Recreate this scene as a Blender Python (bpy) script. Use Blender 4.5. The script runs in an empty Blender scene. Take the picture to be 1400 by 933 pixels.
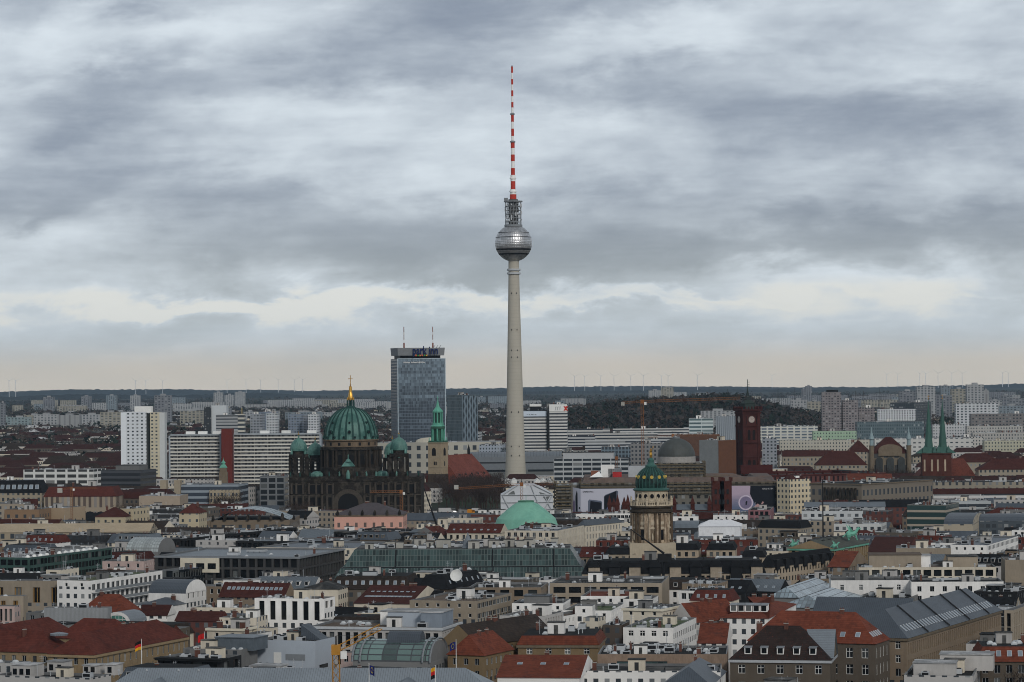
import bpy, math, random
from mathutils import Vector, Matrix
R = math.radians
S = bpy.context.scene
COL = S.collection
PI = math.pi

# ---------------------------------------------------------------- camera
H = 97.0                       # eye height above the ground of the old town, metres
FPX = 4040.0                   # focal length in photograph pixels (1400 wide)
PITCH = math.atan(46.5 / FPX)
ROLL = R(0.5)
REARTH = 7.0e6                 # earth radius with refraction
cam = bpy.data.cameras.new('camera'); camo = bpy.data.objects.new('camera', cam); COL.objects.link(camo)
FW = Vector((0, math.cos(PITCH), math.sin(PITCH))); R0 = Vector((1, 0, 0)); U0 = Vector((0, -math.sin(PITCH), math.cos(PITCH)))
RT = R0 * math.cos(ROLL) - U0 * math.sin(ROLL); UP = R0 * math.sin(ROLL) + U0 * math.cos(ROLL)
camo.matrix_world = Matrix((( RT.x, UP.x, -FW.x, 0), (RT.y, UP.y, -FW.y, 0), (RT.z, UP.z, -FW.z, H), (0, 0, 0, 1)))
cam.sensor_width = 36; cam.lens = 36 * FPX / 1400; cam.clip_start = 5; cam.clip_end = 90000
S.camera = camo

# ---------------------------------------------------------------- world: overcast sky
w = bpy.data.worlds.new('World'); S.world = w; w.use_nodes = True
nt = w.node_tree; nt.nodes.clear()
SUN_EL, SUN_AZ = R(30), R(158)      # azimuth from +Y clockwise: light from behind, a little to the right
class NB:
    def __init__(s, nt): s.nt = nt
    def n(s, t, **k):
        x = s.nt.nodes.new(t)
        for a, b in k.items(): setattr(x, a, b)
        return x
    def put(s, inp, v):
        if v is None: return
        if isinstance(v, bpy.types.NodeSocket): s.nt.links.new(v, inp)
        else:
            if hasattr(inp, 'default_value'):
                if isinstance(v, tuple) and len(v) == 3 and len(inp.default_value) == 4: v = v + (1,)
                inp.default_value = v
    def m(s, op, a, b=None, c=None, clamp=False):
        x = s.n('ShaderNodeMath', operation=op, use_clamp=clamp)
        for i, v in enumerate((a, b, c)):
            if v is not None: s.put(x.inputs[i], v)
        return x.outputs[0]
    def mix(s, f, a, b, mode='MIX'):
        x = s.n('ShaderNodeMix', data_type='RGBA', blend_type=mode)
        s.put(x.inputs[0], f); s.put(x.inputs[6], a); s.put(x.inputs[7], b)
        return x.outputs[2]
    def ss(s, v, a, b, lo=0.0, hi=1.0):
        x = s.n('ShaderNodeMapRange', interpolation_type='SMOOTHSTEP')
        s.put(x.inputs[0], v); s.put(x.inputs[1], a); s.put(x.inputs[2], b); s.put(x.inputs[3], lo); s.put(x.inputs[4], hi)
        return x.outputs[0]
    def xyz(s, a, b, c):
        x = s.n('ShaderNodeCombineXYZ'); s.put(x.inputs[0], a); s.put(x.inputs[1], b); s.put(x.inputs[2], c); return x.outputs[0]
    def sep(s, v):
        x = s.n('ShaderNodeSeparateXYZ'); s.put(x.inputs[0], v); return x.outputs
    def noise(s, v, sc, det=2, rough=.5, dist=0):
        x = s.n('ShaderNodeTexNoise'); s.put(x.inputs['Vector'], v); s.put(x.inputs['Scale'], sc)
        s.put(x.inputs['Detail'], det); s.put(x.inputs['Roughness'], rough); s.put(x.inputs['Distortion'], dist)
        return x.outputs['Fac']
B = NB(nt)
tc = B.n('ShaderNodeTexCoord')
dx, dy, dz = B.sep(tc.outputs['Generated'])
ady = B.m('MAXIMUM', B.m('ABSOLUTE', dy), .02)
az = B.m('DIVIDE', dx, ady)                    # tangent of azimuth: 1 px of the photo = 1/4040
el = B.m('DIVIDE', dz, ady)
zc = B.m('ADD', B.m('MAXIMUM', dz, 0.0), .018)
P = B.xyz(B.m('DIVIDE', dx, zc), B.m('DIVIDE', dy, zc), 0.0)     # on the flat cloud deck
n1 = B.noise(P, .42, 8, .56, .35)
n2 = B.noise(P, 1.25, 9, .6, .3)
stre = B.noise(B.xyz(B.m('MULTIPLY', az, 9.0), B.m('MULTIPLY', el, 62.0), 0.0), 1.0, 9, .56, .35)
stre2 = B.noise(B.xyz(B.m('MULTIPLY', az, 19.0), B.m('MULTIPLY', B.m('ADD', el, B.m('MULTIPLY', az, -.06)), 48.0), 4.3), 1.0, 12, .56, .15)
# wobble the placement of the big banks so that their rims are ragged
wob = B.m('MULTIPLY', B.m('SUBTRACT', B.noise(B.xyz(B.m('MULTIPLY', az, 26.0), B.m('MULTIPLY', el, 60.0), 0.0), 1.0, 8, .6, .2), .5), .036)
wob2 = B.m('MULTIPLY', B.m('SUBTRACT', B.noise(B.xyz(B.m('MULTIPLY', az, 20.0), B.m('MULTIPLY', el, 50.0), 7.0), 1.0, 8, .6, .2), .5), .07)
elw = B.m('ADD', el, wob); azw = B.m('ADD', az, wob2)
BANKS = [  # photo px x, y, half width, half height, slope (px per px, up to the right), darkness
 (640, 8, 190, 38, 0, .62), (480, 92, 230, 34, .04, .40), (240, 98, 110, 40, -.1, .20), (70, 160, 130, 48, -.05, .45), (95, 196, 40, 22, 0, .25),
 (960, 118, 250, 50, .06, .42), (830, 122, 120, 24, .15, .18), (1210, 168, 170, 42, .06, .45), (1020, 222, 200, 34, .1, .22), (1390, 120, 90, 120, 0, .22),
 (90, 250, 260, 34, -.03, .28), (400, 290, 260, 42, -.04, .40), (640, 325, 320, 42, .02, .46), (800, 345, 180, 32, .03, .30), (48, 296, 34, 13, .3, .35),
 (250, 350, 300, 22, 0, .20), (1050, 350, 330, 26, .05, .42), (1280, 310, 240, 28, .02, .42), (1040, 270, 300, 24, .04, .22),
 (660, 388, 60, 14, 0, .30), (900, 392, 160, 12, .02, .22), (1060, 415, 240, 13, .03, .22), (60, 440, 170, 20, -.05, .22), (420, 462, 560, 20, 0, .22), (1130, 452, 500, 14, 0, .18),
 (1380, 370, 110, 90, 0, .18), (960, 15, 120, 14, 0, .2), (10, 20, 40, 60, 0, .2), (200, 4, 120, 10, 0, .2), (1150, 405, 300, 7, -.02, -.25), (900, 420, 150, 6, 0, -.25), (700, 478, 700, 7, 0, .12),
 # bright gaps
 (70, 75, 120, 34, .15, -.32), (300, 25, 200, 24, .1, -.22), (860, 60, 170, 34, .2, -.30), (520, 165, 300, 36, 0, -.18), (50, 330, 150, 24, 0, -.25), (330, 415, 240, 14, 0, -.62),
 (240, 425, 70, 9, 0, -.3), (560, 405, 150, 10, 0, -.25), (800, 410, 180, 12, 0, -.22), (1200, 380, 220, 14, -.06, -.28), (1240, 105, 120, 24, .1, -.2), (800, 200, 120, 40, 0, -.15), (1150, 285, 160, 12, .03, -.15), (600, 135, 120, 20, 0, -.1)]
bank = None
for (bx, by, hw, hh, sl, wt) in BANKS:
    ca, ce = (bx - 700) / FPX, (513 - by - (bx - 700) * 0.0087) / FPX
    a = B.m('SUBTRACT', azw, ca)
    e = B.m('SUBTRACT', B.m('SUBTRACT', elw, ce), B.m('MULTIPLY', a, sl))
    a = B.m('MULTIPLY', a, FPX / hw / 1.25)
    e = B.m('MULTIPLY', e, FPX / hh / 1.25)
    # flat, darker lower edge and a softer top, as stratocumulus shows from below
    d2 = B.m('ADD', B.m('MULTIPLY', a, a), B.m('MULTIPLY', e, e))
    g = B.m('MULTIPLY', B.m('POWER', 2.718, B.m('MULTIPLY', d2, -1.1)), wt)
    bank = g if bank is None else B.m('ADD', bank, g)
dark = B.m('ADD', B.m('MULTIPLY', bank, .88), B.m('MULTIPLY', B.m('SUBTRACT', n1, .5), B.ss(el, .01, .06, .15, .5)))
dark = B.m('ADD', dark, B.m('MULTIPLY', B.m('SUBTRACT', n2, .5), B.ss(el, .02, .09, .05, .4)))
dark = B.m('ADD', dark, B.m('MULTIPLY', B.m('SUBTRACT', stre, .5), .6))
dark = B.m('ADD', dark, B.m('MULTIPLY', B.m('SUBTRACT', stre2, .5), 1.35))
hor = B.ss(el, .001, .024, .35, 1.0)           # the deck melts into pale haze at the horizon
dark = B.m('ADD', dark, .31)
dark = B.m('ADD', B.m('MULTIPLY', B.ss(dark, .0, .95), .42), B.m('MULTIPLY', dark, .52))      # firmer cloud rims
dark = B.m('MULTIPLY', dark, hor, clamp=True)
lightc = B.mix(B.ss(el, .002, .017), (.74, .67, .57), (.76, .835, .90))
darkc = B.mix(B.ss(el, .01, .075), (.40, .44, .45), (.255, .30, .385))
cloudc = B.mix(dark, lightc, darkc)
cream = B.ss(B.m('MULTIPLY', B.m('SUBTRACT', .34, dark), B.m('MULTIPLY', B.ss(el, .036, .026), B.ss(el, .012, .02))), 0.0, .3)
cloudc = B.mix(B.m('MULTIPLY', cream, .6), cloudc, (.88, .85, .75))
# clouds dimmed overhead, out of view, so flat roofs receive less light
up = B.ss(dz, .12, .42, .95, .5)
cloudc = B.mix(1.0, cloudc, B.xyz(up, up, up), 'MULTIPLY')
sky = B.n('ShaderNodeTexSky', sky_type='NISHITA', sun_disc=False, sun_elevation=SUN_EL, sun_rotation=SUN_AZ)
bg1 = B.n('ShaderNodeBackground'); B.put(bg1.inputs[0], sky.outputs[0]); bg1.inputs[1].default_value = .08
bg2 = B.n('ShaderNodeBackground'); B.put(bg2.inputs[0], cloudc); bg2.inputs[1].default_value = 1.0
mx = B.n('ShaderNodeMixShader'); mx.inputs[0].default_value = .95
B.nt.links.new(bg1.outputs[0], mx.inputs[1]); B.nt.links.new(bg2.outputs[0], mx.inputs[2])
wo = B.n('ShaderNodeOutputWorld'); B.nt.links.new(mx.outputs[0], wo.inputs[0])
# sun behind the cloud deck
sl = bpy.data.lights.new('sun', 'SUN'); sl.energy = 1.5; sl.angle = R(10); sl.color = (1, .96, .9)
so = bpy.data.objects.new('sun', sl); COL.objects.link(so)
sd = Vector((math.sin(SUN_AZ) * math.cos(SUN_EL), math.cos(SUN_AZ) * math.cos(SUN_EL), math.sin(SUN_EL)))
so.rotation_euler = sd.to_track_quat('Z', 'Y').to_euler()
S.view_settings.view_transform = 'Standard'; S.view_settings.look = 'None'
S.view_settings.exposure = 0.0; S.view_settings.gamma = 1.0; S.view_settings.use_curve_mapping = False
S.cycles.use_denoising = True; S.cycles.max_bounces = 4; S.cycles.diffuse_bounces = 2; S.cycles.glossy_bounces = 2
S.cycles.volume_bounces = 0; S.cycles.use_adaptive_sampling = True; S.cycles.adaptive_threshold = .02
S.cycles.caustics_reflective = False; S.cycles.caustics_refractive = False
S.cycles.filter_width = 1.0

# ---------------------------------------------------------------- placing by sight line
def ray(px, py):
    return FW + RT * ((px - 700) / FPX) + UP * ((466.5 - py) / FPX)
def gz(x, y): return -(x * x + y * y) / (2 * REARTH)
def atZ(px, py, Z):
    d = ray(px, py); t = (Z - H) / d.z
    return Vector((0, 0, H)) + d * t
def atY(px, py, Y):
    d = ray(px, py); return Vector((0, 0, H)) + d * (Y / d.y)
def proj(v):
    d = Vector(v) - Vector((0, 0, H)); f = d.dot(FW)
    return 700 + FPX * d.dot(RT) / f, 466.5 - FPX * d.dot(UP) / f

# ---------------------------------------------------------------- materials
MATS = {}
def newmat(name):
    m = bpy.data.materials.new(name); m.use_nodes = True; n = m.node_tree; n.nodes.clear()
    b = NB(n); bs = b.n('ShaderNodeBsdfPrincipled'); o = b.n('ShaderNodeOutputMaterial'); n.links.new(bs.outputs[0], o.inputs[0])
    MATS[name] = m
    return m, b, bs
def col3(c): return tuple(c) if isinstance(c, (tuple, list)) else (c, c, c)
def plain(name, c, rough=.75, var=.25, sc=.35, metal=0.0, c2=None, spec=.12, rnd=.12):
    """weathered surface: blotches of dirt at two sizes, each object slightly lighter or darker"""
    if name in MATS: return MATS[name]
    m, b, bs = newmat(name)
    c = col3(c)
    tcn = b.n('ShaderNodeTexCoord'); oi = b.n('ShaderNodeObjectInfo')
    off = b.m('MULTIPLY', oi.outputs['Random'], 97.0)
    v = b.n('ShaderNodeVectorMath', operation='ADD'); b.put(v.inputs[0], tcn.outputs['Object']); b.put(v.inputs[1], b.xyz(off, off, 0.0))
    vm = b.n('ShaderNodeVectorMath', operation='MULTIPLY'); b.put(vm.inputs[0], v.outputs[0]); vm.inputs[1].default_value = (1, 1, .22)
    a = b.noise(v.outputs[0], sc, 5, .65, .2); a2 = b.noise(vm.outputs[0], sc * 7, 4, .65)
    f = b.m('ADD', b.m('MULTIPLY', b.m('SUBTRACT', a, .5), var * 3), b.m('MULTIPLY', b.m('SUBTRACT', a2, .5), var * 2.2))
    f = b.m('ADD', b.m('ADD', f, 1.0), b.m('MULTIPLY', b.m('SUBTRACT', oi.outputs['Random'], .5), rnd * 2))
    f = b.m('MAXIMUM', f, .3)
    base = c
    if c2 is not None: base = b.mix(b.ss(a, .45, .62), c, col3(c2))
    cc = b.mix(1.0, base, b.xyz(f, f, f), 'MULTIPLY')
    b.put(bs.inputs['Base Color'], cc); bs.inputs['Roughness'].default_value = rough; bs.inputs['Metallic'].default_value = metal
    bs.inputs['Specular IOR Level'].default_value = spec
    return m
def seamed(name, c, pitch=.6, rough=.45, metal=.0, depth=.35, axis=0, var=.16, spec=.14, line=.62, row=None):
    """roof sheets with standing seams (or tile rows) every 'pitch' metres, running down the slope"""
    if name in MATS: return MATS[name]
    m, b, bs = newmat(name); c = col3(c)
    uv = b.n('ShaderNodeUVMap'); s = b.sep(uv.outputs[0]); oi = b.n('ShaderNodeObjectInfo')
    u = s[axis]
    fr = b.m('FRACT', b.m('DIVIDE', u, pitch))
    ln = b.m('LESS_THAN', fr, .16)
    tcn = b.n('ShaderNodeTexCoord')
    a = b.noise(tcn.outputs['Object'], .12, 5, .65); a2 = b.noise(tcn.outputs['Object'], 1.7, 3, .7)
    f = b.m('ADD', b.m('ADD', 1.0, b.m('MULTIPLY', b.m('SUBTRACT', a, .5), var * 4)), b.m('MULTIPLY', b.m('SUBTRACT', a2, .5), var * 2.2))
    f = b.m('ADD', f, b.m('MULTIPLY', b.m('SUBTRACT', oi.outputs['Random'], .5), .14))
    f = b.m('MULTIPLY', f, b.m('SUBTRACT', 1.0, b.m('MULTIPLY', ln, 1 - line)))
    if row:
        f2 = b.m('LESS_THAN', b.m('FRACT', b.m('DIVIDE', s[1 - axis], row)), .1)
        f = b.m('MULTIPLY', f, b.m('SUBTRACT', 1.0, b.m('MULTIPLY', f2, .25)))
    b.put(bs.inputs['Base Color'], b.mix(1.0, c, b.xyz(f, f, f), 'MULTIPLY'))
    bs.inputs['Roughness'].default_value = rough; bs.inputs['Metallic'].default_value = metal; bs.inputs['Specular IOR Level'].default_value = spec
    bp = b.n('ShaderNodeBump'); bp.inputs['Strength'].default_value = depth; bp.inputs['Distance'].default_value = .1
    b.put(bp.inputs['Height'], ln); b.nt.links.new(bp.outputs[0], bs.inputs['Normal'])
    return m
def tiled(name, c, moss=None, patch=0.0, patchc=(.3, .07, .03)):
    """clay tile roof; patch = share of re-laid tiles in another colour"""
    if name in MATS: return MATS[name]
    m, b, bs = newmat(name); c = col3(c)
    uv = b.n('ShaderNodeUVMap'); s = b.sep(uv.outputs[0]); oi = b.n('ShaderNodeObjectInfo'); tcn = b.n('ShaderNodeTexCoord')
    a = b.noise(tcn.outputs['Object'], .11, 6, .7); a2 = b.noise(tcn.outputs['Object'], .9, 4, .75)
    wn = b.n('ShaderNodeTexWhiteNoise', noise_dimensions='2D')
    b.put(wn.inputs['Vector'], b.xyz(b.m('FLOOR', b.m('DIVIDE', s[0], .9)), b.m('FLOOR', b.m('DIVIDE', s[1], .7)), 0.0))
    rowl = b.m('LESS_THAN', b.m('FRACT', b.m('DIVIDE', s[1], .7)), .2)
    f = b.m('ADD', 1.0, b.m('MULTIPLY', b.m('SUBTRACT', a, .5), 1.0))
    f = b.m('ADD', f, b.m('MULTIPLY', b.m('SUBTRACT', a2, .5), .55))
    f = b.m('ADD', f, b.m('MULTIPLY', b.m('SUBTRACT', wn.outputs[0], .5), .28))
    f = b.m('MULTIPLY', f, b.m('SUBTRACT', 1.0, b.m('MULTIPLY', rowl, .2)))
    f = b.m('ADD', f, b.m('MULTIPLY', b.m('SUBTRACT', oi.outputs['Random'], .5), .2))
    base = c
    if moss: base = b.mix(b.ss(b.noise(tcn.outputs['Object'], .3, 5, .7), .5, .7), c, col3(moss))
    if patch:
        pn = b.noise(tcn.outputs['Object'], 2.6, 5, .8)
        base = b.mix(b.ss(pn, 1 - patch, 1 - patch + .02), base, patchc)
    b.put(bs.inputs['Base Color'], b.mix(1.0, base, b.xyz(f, f, f), 'MULTIPLY'))
    bs.inputs['Roughness'].default_value = .85; bs.inputs['Specular IOR Level'].default_value = .08
    return m
def facade(name, wall, glass=(.035, .042, .05), pu=3.0, pv=3.2, fu=.5, fv=.5, var=.12, frame=None, curtain=.35, band=None, rough=.75, u0=0.0, lightc=(.45, .46, .45)):
    """wall with a regular grid of window panes laid out in metres along the wall (far buildings and hidden storeys)"""
    if name in MATS: return MATS[name]
    m, b, bs = newmat(name); wall = col3(wall)
    uv = b.n('ShaderNodeUVMap'); s = b.sep(uv.outputs[0]); oi = b.n('ShaderNodeObjectInfo'); tcn = b.n('ShaderNodeTexCoord')
    U = b.m('DIVIDE', s[0], pu); V = b.m('DIVIDE', s[1], pv)
    fu_ = b.m('FRACT', U); fv_ = b.m('FRACT', V)
    du = b.m('ABSOLUTE', b.m('SUBTRACT', fu_, .5)); dv = b.m('ABSOLUTE', b.m('SUBTRACT', fv_, .5))
    iu = b.m('LESS_THAN', du, fu / 2) if fu < .99 else 1.0
    iv = b.m('LESS_THAN', dv, fv / 2)
    w_ = b.m('MULTIPLY', iu, iv)
    w_ = b.m('MULTIPLY', w_, b.m('GREATER_THAN', s[1], .3))
    wn = b.n('ShaderNodeTexWhiteNoise', noise_dimensions='3D')
    b.put(wn.inputs['Vector'], b.xyz(b.m('FLOOR', U), b.m('FLOOR', V), b.m('MULTIPLY', oi.outputs['Random'], 50.0)))
    g = b.mix(b.ss(wn.outputs[0], 1 - curtain, 1.0), col3(glass), lightc)
    g = b.mix(b.m('MULTIPLY', wn.outputs[0], .5), g, tuple(x * 2.2 for x in col3(glass)))
    a = b.noise(tcn.outputs['Object'], .07, 5, .6); a2 = b.noise(tcn.outputs['Object'], .9, 3, .6)
    f = b.m('ADD', b.m('ADD', 1.0, b.m('MULTIPLY', b.m('SUBTRACT', a, .5), var * 3)), b.m('MULTIPLY', b.m('SUBTRACT', a2, .5), var * 1.2))
    f = b.m('ADD', f, b.m('MULTIPLY', b.m('SUBTRACT', oi.outputs['Random'], .5), var))
    wc = wall
    if band is not None:   # spandrel of another colour under the panes
        wc = b.mix(b.m('MULTIPLY', iu, 1.0), wall, col3(band))
    wc = b.mix(1.0, wc, b.xyz(f, f, f), 'MULTIPLY')
    b.put(bs.inputs['Base Color'], b.mix(w_, wc, g))
    b.put(bs.inputs['Roughness'], b.m('SUBTRACT', rough, b.m('MULTIPLY', w_, rough - .18)))
    return m
def glassy(name, c=(.03, .045, .05), rough=.12, spec=.8, var=.3, pu=1.5, pv=3.5, line=(.12, .13, .13), lw=.1, metal=0.0):
    """curtain wall: dark panes, thin mullions"""
    if name in MATS: return MATS[name]
    m, b, bs = newmat(name); c = col3(c)
    uv = b.n('ShaderNodeUVMap'); s = b.sep(uv.outputs[0])
    U = b.m('DIVIDE', s[0], pu); V = b.m('DIVIDE', s[1], pv)
    wn = b.n('ShaderNodeTexWhiteNoise', noise_dimensions='2D'); b.put(wn.inputs['Vector'], b.xyz(b.m('FLOOR', U), b.m('FLOOR', V), 0.0))
    l = b.m('MAXIMUM', b.m('LESS_THAN', b.m('FRACT', U), lw), b.m('LESS_THAN', b.m('FRACT', V), lw * pu / pv * 1.3))
    f = b.m('ADD', 1 - var, b.m('MULTIPLY', wn.outputs[0], var * 2))
    g = b.mix(1.0, c, b.xyz(f, f, f), 'MULTIPLY')
    b.put(bs.inputs['Base Color'], b.mix(l, g, col3(line)))
    b.put(bs.inputs['Roughness'], b.m('ADD', rough, b.m('MULTIPLY', l, .4)))
    bs.inputs['Specular IOR Level'].default_value = spec; bs.inputs['Metallic'].default_value = metal
    return m

# ---------------------------------------------------------------- mesh builder
class MB:
    def __init__(s): s.v = []; s.f = []; s.m = []; s.uv = []
    def face(s, pts, m=0, uv=None):
        i = len(s.v); s.v += [tuple(p) for p in pts]; s.f.append(tuple(range(i, i + len(pts)))); s.m.append(m)
        if uv is None:
            a = Vector(pts[0]); e = Vector(pts[1]) - a; L = e.length or 1; e = e / L
            nrm = None
            for k in range(2, len(pts)):
                q = e.cross(Vector(pts[k]) - a)
                if q.length > 1e-6: nrm = q.normalized(); break
            t = nrm.cross(e) if nrm else Vector((0, 0, 1))
            uv = [((Vector(p) - a).dot(e), (Vector(p) - a).dot(t)) for p in pts]
        s.uv.append(uv)
    def box(s, x0, y0, z0, x1, y1, z1, m=0, mt=None, bottom=False):
        mt = m if mt is None else mt
        s.face([(x0, y0, z0), (x1, y0, z0), (x1, y0, z1), (x0, y0, z1)], m)
        s.face([(x1, y0, z0), (x1, y1, z0), (x1, y1, z1), (x1, y0, z1)], m)
        s.face([(x1, y1, z0), (x0, y1, z0), (x0, y1, z1), (x1, y1, z1)], m)
        s.face([(x0, y1, z0), (x0, y0, z0), (x0, y0, z1), (x0, y1, z1)], m)
        s.face([(x0, y0, z1), (x1, y0, z1), (x1, y1, z1), (x0, y1, z1)], mt)
        if bottom: s.face([(x0, y1, z0), (x1, y1, z0), (x1, y0, z0), (x0, y0, z0)], m)
    def prism(s, poly, z0, z1, m=0, mt=None, top=True, s1=1.0, c=None):
        """upright prism over a counter-clockwise polygon; s1 scales the top about c"""
        if c is None: c = (sum(p[0] for p in poly) / len(poly), sum(p[1] for p in poly) / len(poly))
        tp = [(c[0] + (p[0] - c[0]) * s1, c[1] + (p[1] - c[1]) * s1) for p in poly]
        n = len(poly); u = 0
        for i in range(n):
            j = (i + 1) % n; a, b = poly[i], poly[j]; L = math.hypot(b[0] - a[0], b[1] - a[1])
            s.face([(a[0], a[1], z0), (b[0], b[1], z0), (tp[j][0], tp[j][1], z1), (tp[i][0], tp[i][1], z1)], m,
                   [(u, 0), (u + L, 0), (u + L, z1 - z0), (u, z1 - z0)]); u += L
        if top: s.face([(p[0], p[1], z1) for p in tp], m if mt is None else mt)
    def lathe(s, prof, n=24, cx=0, cy=0, m=0, a0=0.0, cap=True):
        r0 = max(p[0] for p in prof)
        for i in range(n):
            a, b = a0 + 2 * PI * i / n, a0 + 2 * PI * (i + 1) / n
            L = 0
            for k in range(len(prof) - 1):
                (ra, za), (rb, zb) = prof[k], prof[k + 1]
                d = math.hypot(rb - ra, zb - za); mm = prof[k][2] if len(prof[k]) > 2 else m
                if False: pass
                ra, za, rb, zb = prof[k][0], prof[k][1], prof[k + 1][0], prof[k + 1][1]
                pts = [(cx + ra * math.cos(a), cy + ra * math.sin(a), za), (cx + ra * math.cos(b), cy + ra * math.sin(b), za),
                       (cx + rb * math.cos(b), cy + rb * math.sin(b), zb), (cx + rb * math.cos(a), cy + rb * math.sin(a), zb)]
                u0, u1 = r0 * 2 * PI * i / n, r0 * 2 * PI * (i + 1) / n
                if rb < 1e-4: pts = pts[:3]; uv = [(u0, L), (u1, L), (u1, L + d)]
                elif ra < 1e-4: pts = [pts[0], pts[2], pts[3]]; uv = [(u0, L), (u1, L + d), (u0, L + d)]
                else: uv = [(u0, L), (u1, L), (u1, L + d), (u0, L + d)]
                s.face(pts, mm, uv); L += d
    def tube(s, p, q, r, n=5, m=0, r2=None):
        p, q = Vector(p), Vector(q); d = q - p
        if d.length < 1e-6: return
        r2 = r if r2 is None else r2
        t = d.normalized(); a = t.cross(Vector((0, 0, 1)) if abs(t.z) < .9 else Vector((1, 0, 0))).normalized(); b = t.cross(a)
        ring = lambda c, rr: [c + (a * math.cos(2 * PI * i / n) + b * math.sin(2 * PI * i / n)) * rr for i in range(n)]
        A, C = ring(p, r), ring(q, r2)
        for i in range(n):
            j = (i + 1) % n; s.face([A[j], A[i], C[i], C[j]], m)
        s.face(A, m); s.face(C[::-1], m)
    def mesh(s, name, mats, smooth=False):
        me = bpy.data.meshes.new(name); me.from_pydata(s.v, [], s.f)
        for x in mats: me.materials.append(x)
        me.polygons.foreach_set('material_index', s.m)
        uvl = me.uv_layers.new(name='UVMap'); flat = []
        for u in s.uv:
            for a in u: flat += [a[0], a[1]]
        uvl.data.foreach_set('uv', flat)
        if smooth: me.polygons.foreach_set('use_smooth', [True] * len(s.f))
        me.update(); return me
    def build(s, name, mats, parent=None, loc=(0, 0, 0), rot=0, label=None, smooth=False, kind=None):
        me = s.mesh(name, mats if isinstance(mats, (list, tuple)) else [mats], smooth)
        return put(name, me, parent, loc, rot, label, kind)
def put(name, me, parent=None, loc=(0, 0, 0), rot=0, label=None, kind=None):
    o = bpy.data.objects.new(name, me); COL.objects.link(o); o.parent = parent; o.location = loc; o.rotation_euler = (0, 0, rot)
    if label: o['label'] = label
    if kind: o['kind'] = kind
    return o
def thing(name, label, cat, loc=(0, 0, 0), rot=0.0, group=None):
    o = bpy.data.objects.new(name, None); COL.objects.link(o); o.location = loc; o.rotation_euler = (0, 0, rot)
    o['label'] = label; o['category'] = cat; o['kind'] = 'thing'
    if group: o['group'] = group
    o.empty_display_size = 2
    return o
def tag(o, label, cat, group=None):
    o['label'] = label; o['category'] = cat
    if group: o['group'] = group
    return o
# ---------------------------------------------------------------- shared materials
CONC = plain('concrete', (.36, .35, .32), var=.16)
GLASS = glassy('window glass', (.01, .013, .016), .1, .4, .4, 50, 50)
def winglass():
    m, b, bs = newmat('pane')
    oi = b.n('ShaderNodeObjectInfo')
    c = b.mix(b.ss(oi.outputs['Random'], .72, 1.0), (.007, .009, .011), (.12, .13, .13))
    b.put(bs.inputs['Base Color'], c); bs.inputs['Roughness'].default_value = .12; bs.inputs['Specular IOR Level'].default_value = .35
    return m
PANE = winglass()
WHITE = plain('white paint', (.74, .74, .72), var=.1); DARKM = plain('dark metal', (.014, .015, .017), .5, var=.2)
CREAM = plain('cream render', (.62, .57, .46), var=.12); LGREY = plain('light grey metal', (.42, .44, .46), .45, var=.1)
MGREY = plain('grey metal', (.2, .215, .23), .5, var=.15); FLATD = plain('dark roof felt', (.016, .017, .018), .9, var=.6, sc=.12)
FLATG = plain('grey roof gravel', (.04, .042, .043), .9, var=.5, sc=.12, c2=(.10, .096, .09)); FLATB = plain('brown roof gravel', (.12, .092, .072), .9, var=.35, sc=.12)
FLATL = plain('pale roof sheet', (.26, .265, .27), .8, var=.35, sc=.12, c2=(.42, .42, .42)); FLATGR = plain('planted roof', (.07, .1, .05), .95, var=.5, sc=.25, c2=(.13, .13, .09))
BRICKC = plain('chimney brick', (.12, .055, .042), .9, var=.35); GREENP = plain('green copper', (.13, .36, .27), .6, var=.3, sc=.2, spec=.3)
RED = tiled('red clay tiles', (.082, .026, .021)); ORANGE = tiled('orange clay tiles', (.14, .041, .025), moss=(.075, .03, .023)); DRED = tiled('dark red tiles', (.055, .02, .017))
BROWN = tiled('brown tiles', (.036, .028, .024), moss=(.022, .02, .019)); BLACKT = tiled('black slate', (.013, .014, .016)); MIXT = tiled('dark tiles with red patches', (.03, .022, .02), patch=.4, patchc=(.13, .03, .018))
SLATE = seamed('slate grey seam roof', (.07, .083, .10), .6, .42, 0, .4); ZINC = seamed('zinc seam roof', (.12, .14, .16), .6, .4, 0, .4); LZINC = seamed('pale zinc seam roof', (.19, .215, .24), .6, .4, 0, .3)
STONE = plain('grey brown sandstone', (.15, .12, .085), .85, var=.3); DSTONE = plain('sooty sandstone', (.022, .019, .016), .9, var=.5, sc=.25, c2=(.046, .039, .032))
SAND = plain('sandstone', (.25, .185, .11), .85, var=.25); BEIGE = plain('beige limestone', (.32, .27, .2), .8, var=.15); TAN = plain('tan plaster', (.45, .36, .26), .85, var=.15)
BRICK = plain('red brick', (.17, .05, .033), .9, var=.3, sc=.3); PINK = plain('pink plaster', (.60, .36, .30), .85, var=.08); ROSE = plain('pale pink plaster', (.58, .5, .48), .85, var=.1)
GOLD = plain('gilding', (.52, .29, .06), .35, var=.12, metal=1.0)
WALLS = dict(white=(.76, .745, .72), cream=(.60, .54, .44), beige=(.29, .245, .19), tan=(.2, .155, .112), stone=(.10, .083, .066), grey=(.17, .17, .168), dark=(.02, .021, .023), brick=(.10, .03, .022), pink=(.46, .35, .32), pale=(.42, .405, .39), ochre=(.18, .13, .075), brown=(.07, .052, .04), bluegrey=(.22, .255, .3))
def W(c):
    return plain(c + ' wall', WALLS[c], .85, var=.17, sc=.16)
def FW_(c, pu=3.0, pv=3.3, fu=.45, fv=.5):
    return facade('%s storeys %.1f %.1f %.2f %.2f' % (c, pu, pv, fu, fv), WALLS[c], pu=pu, pv=pv, fu=fu, fv=fv)
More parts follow.
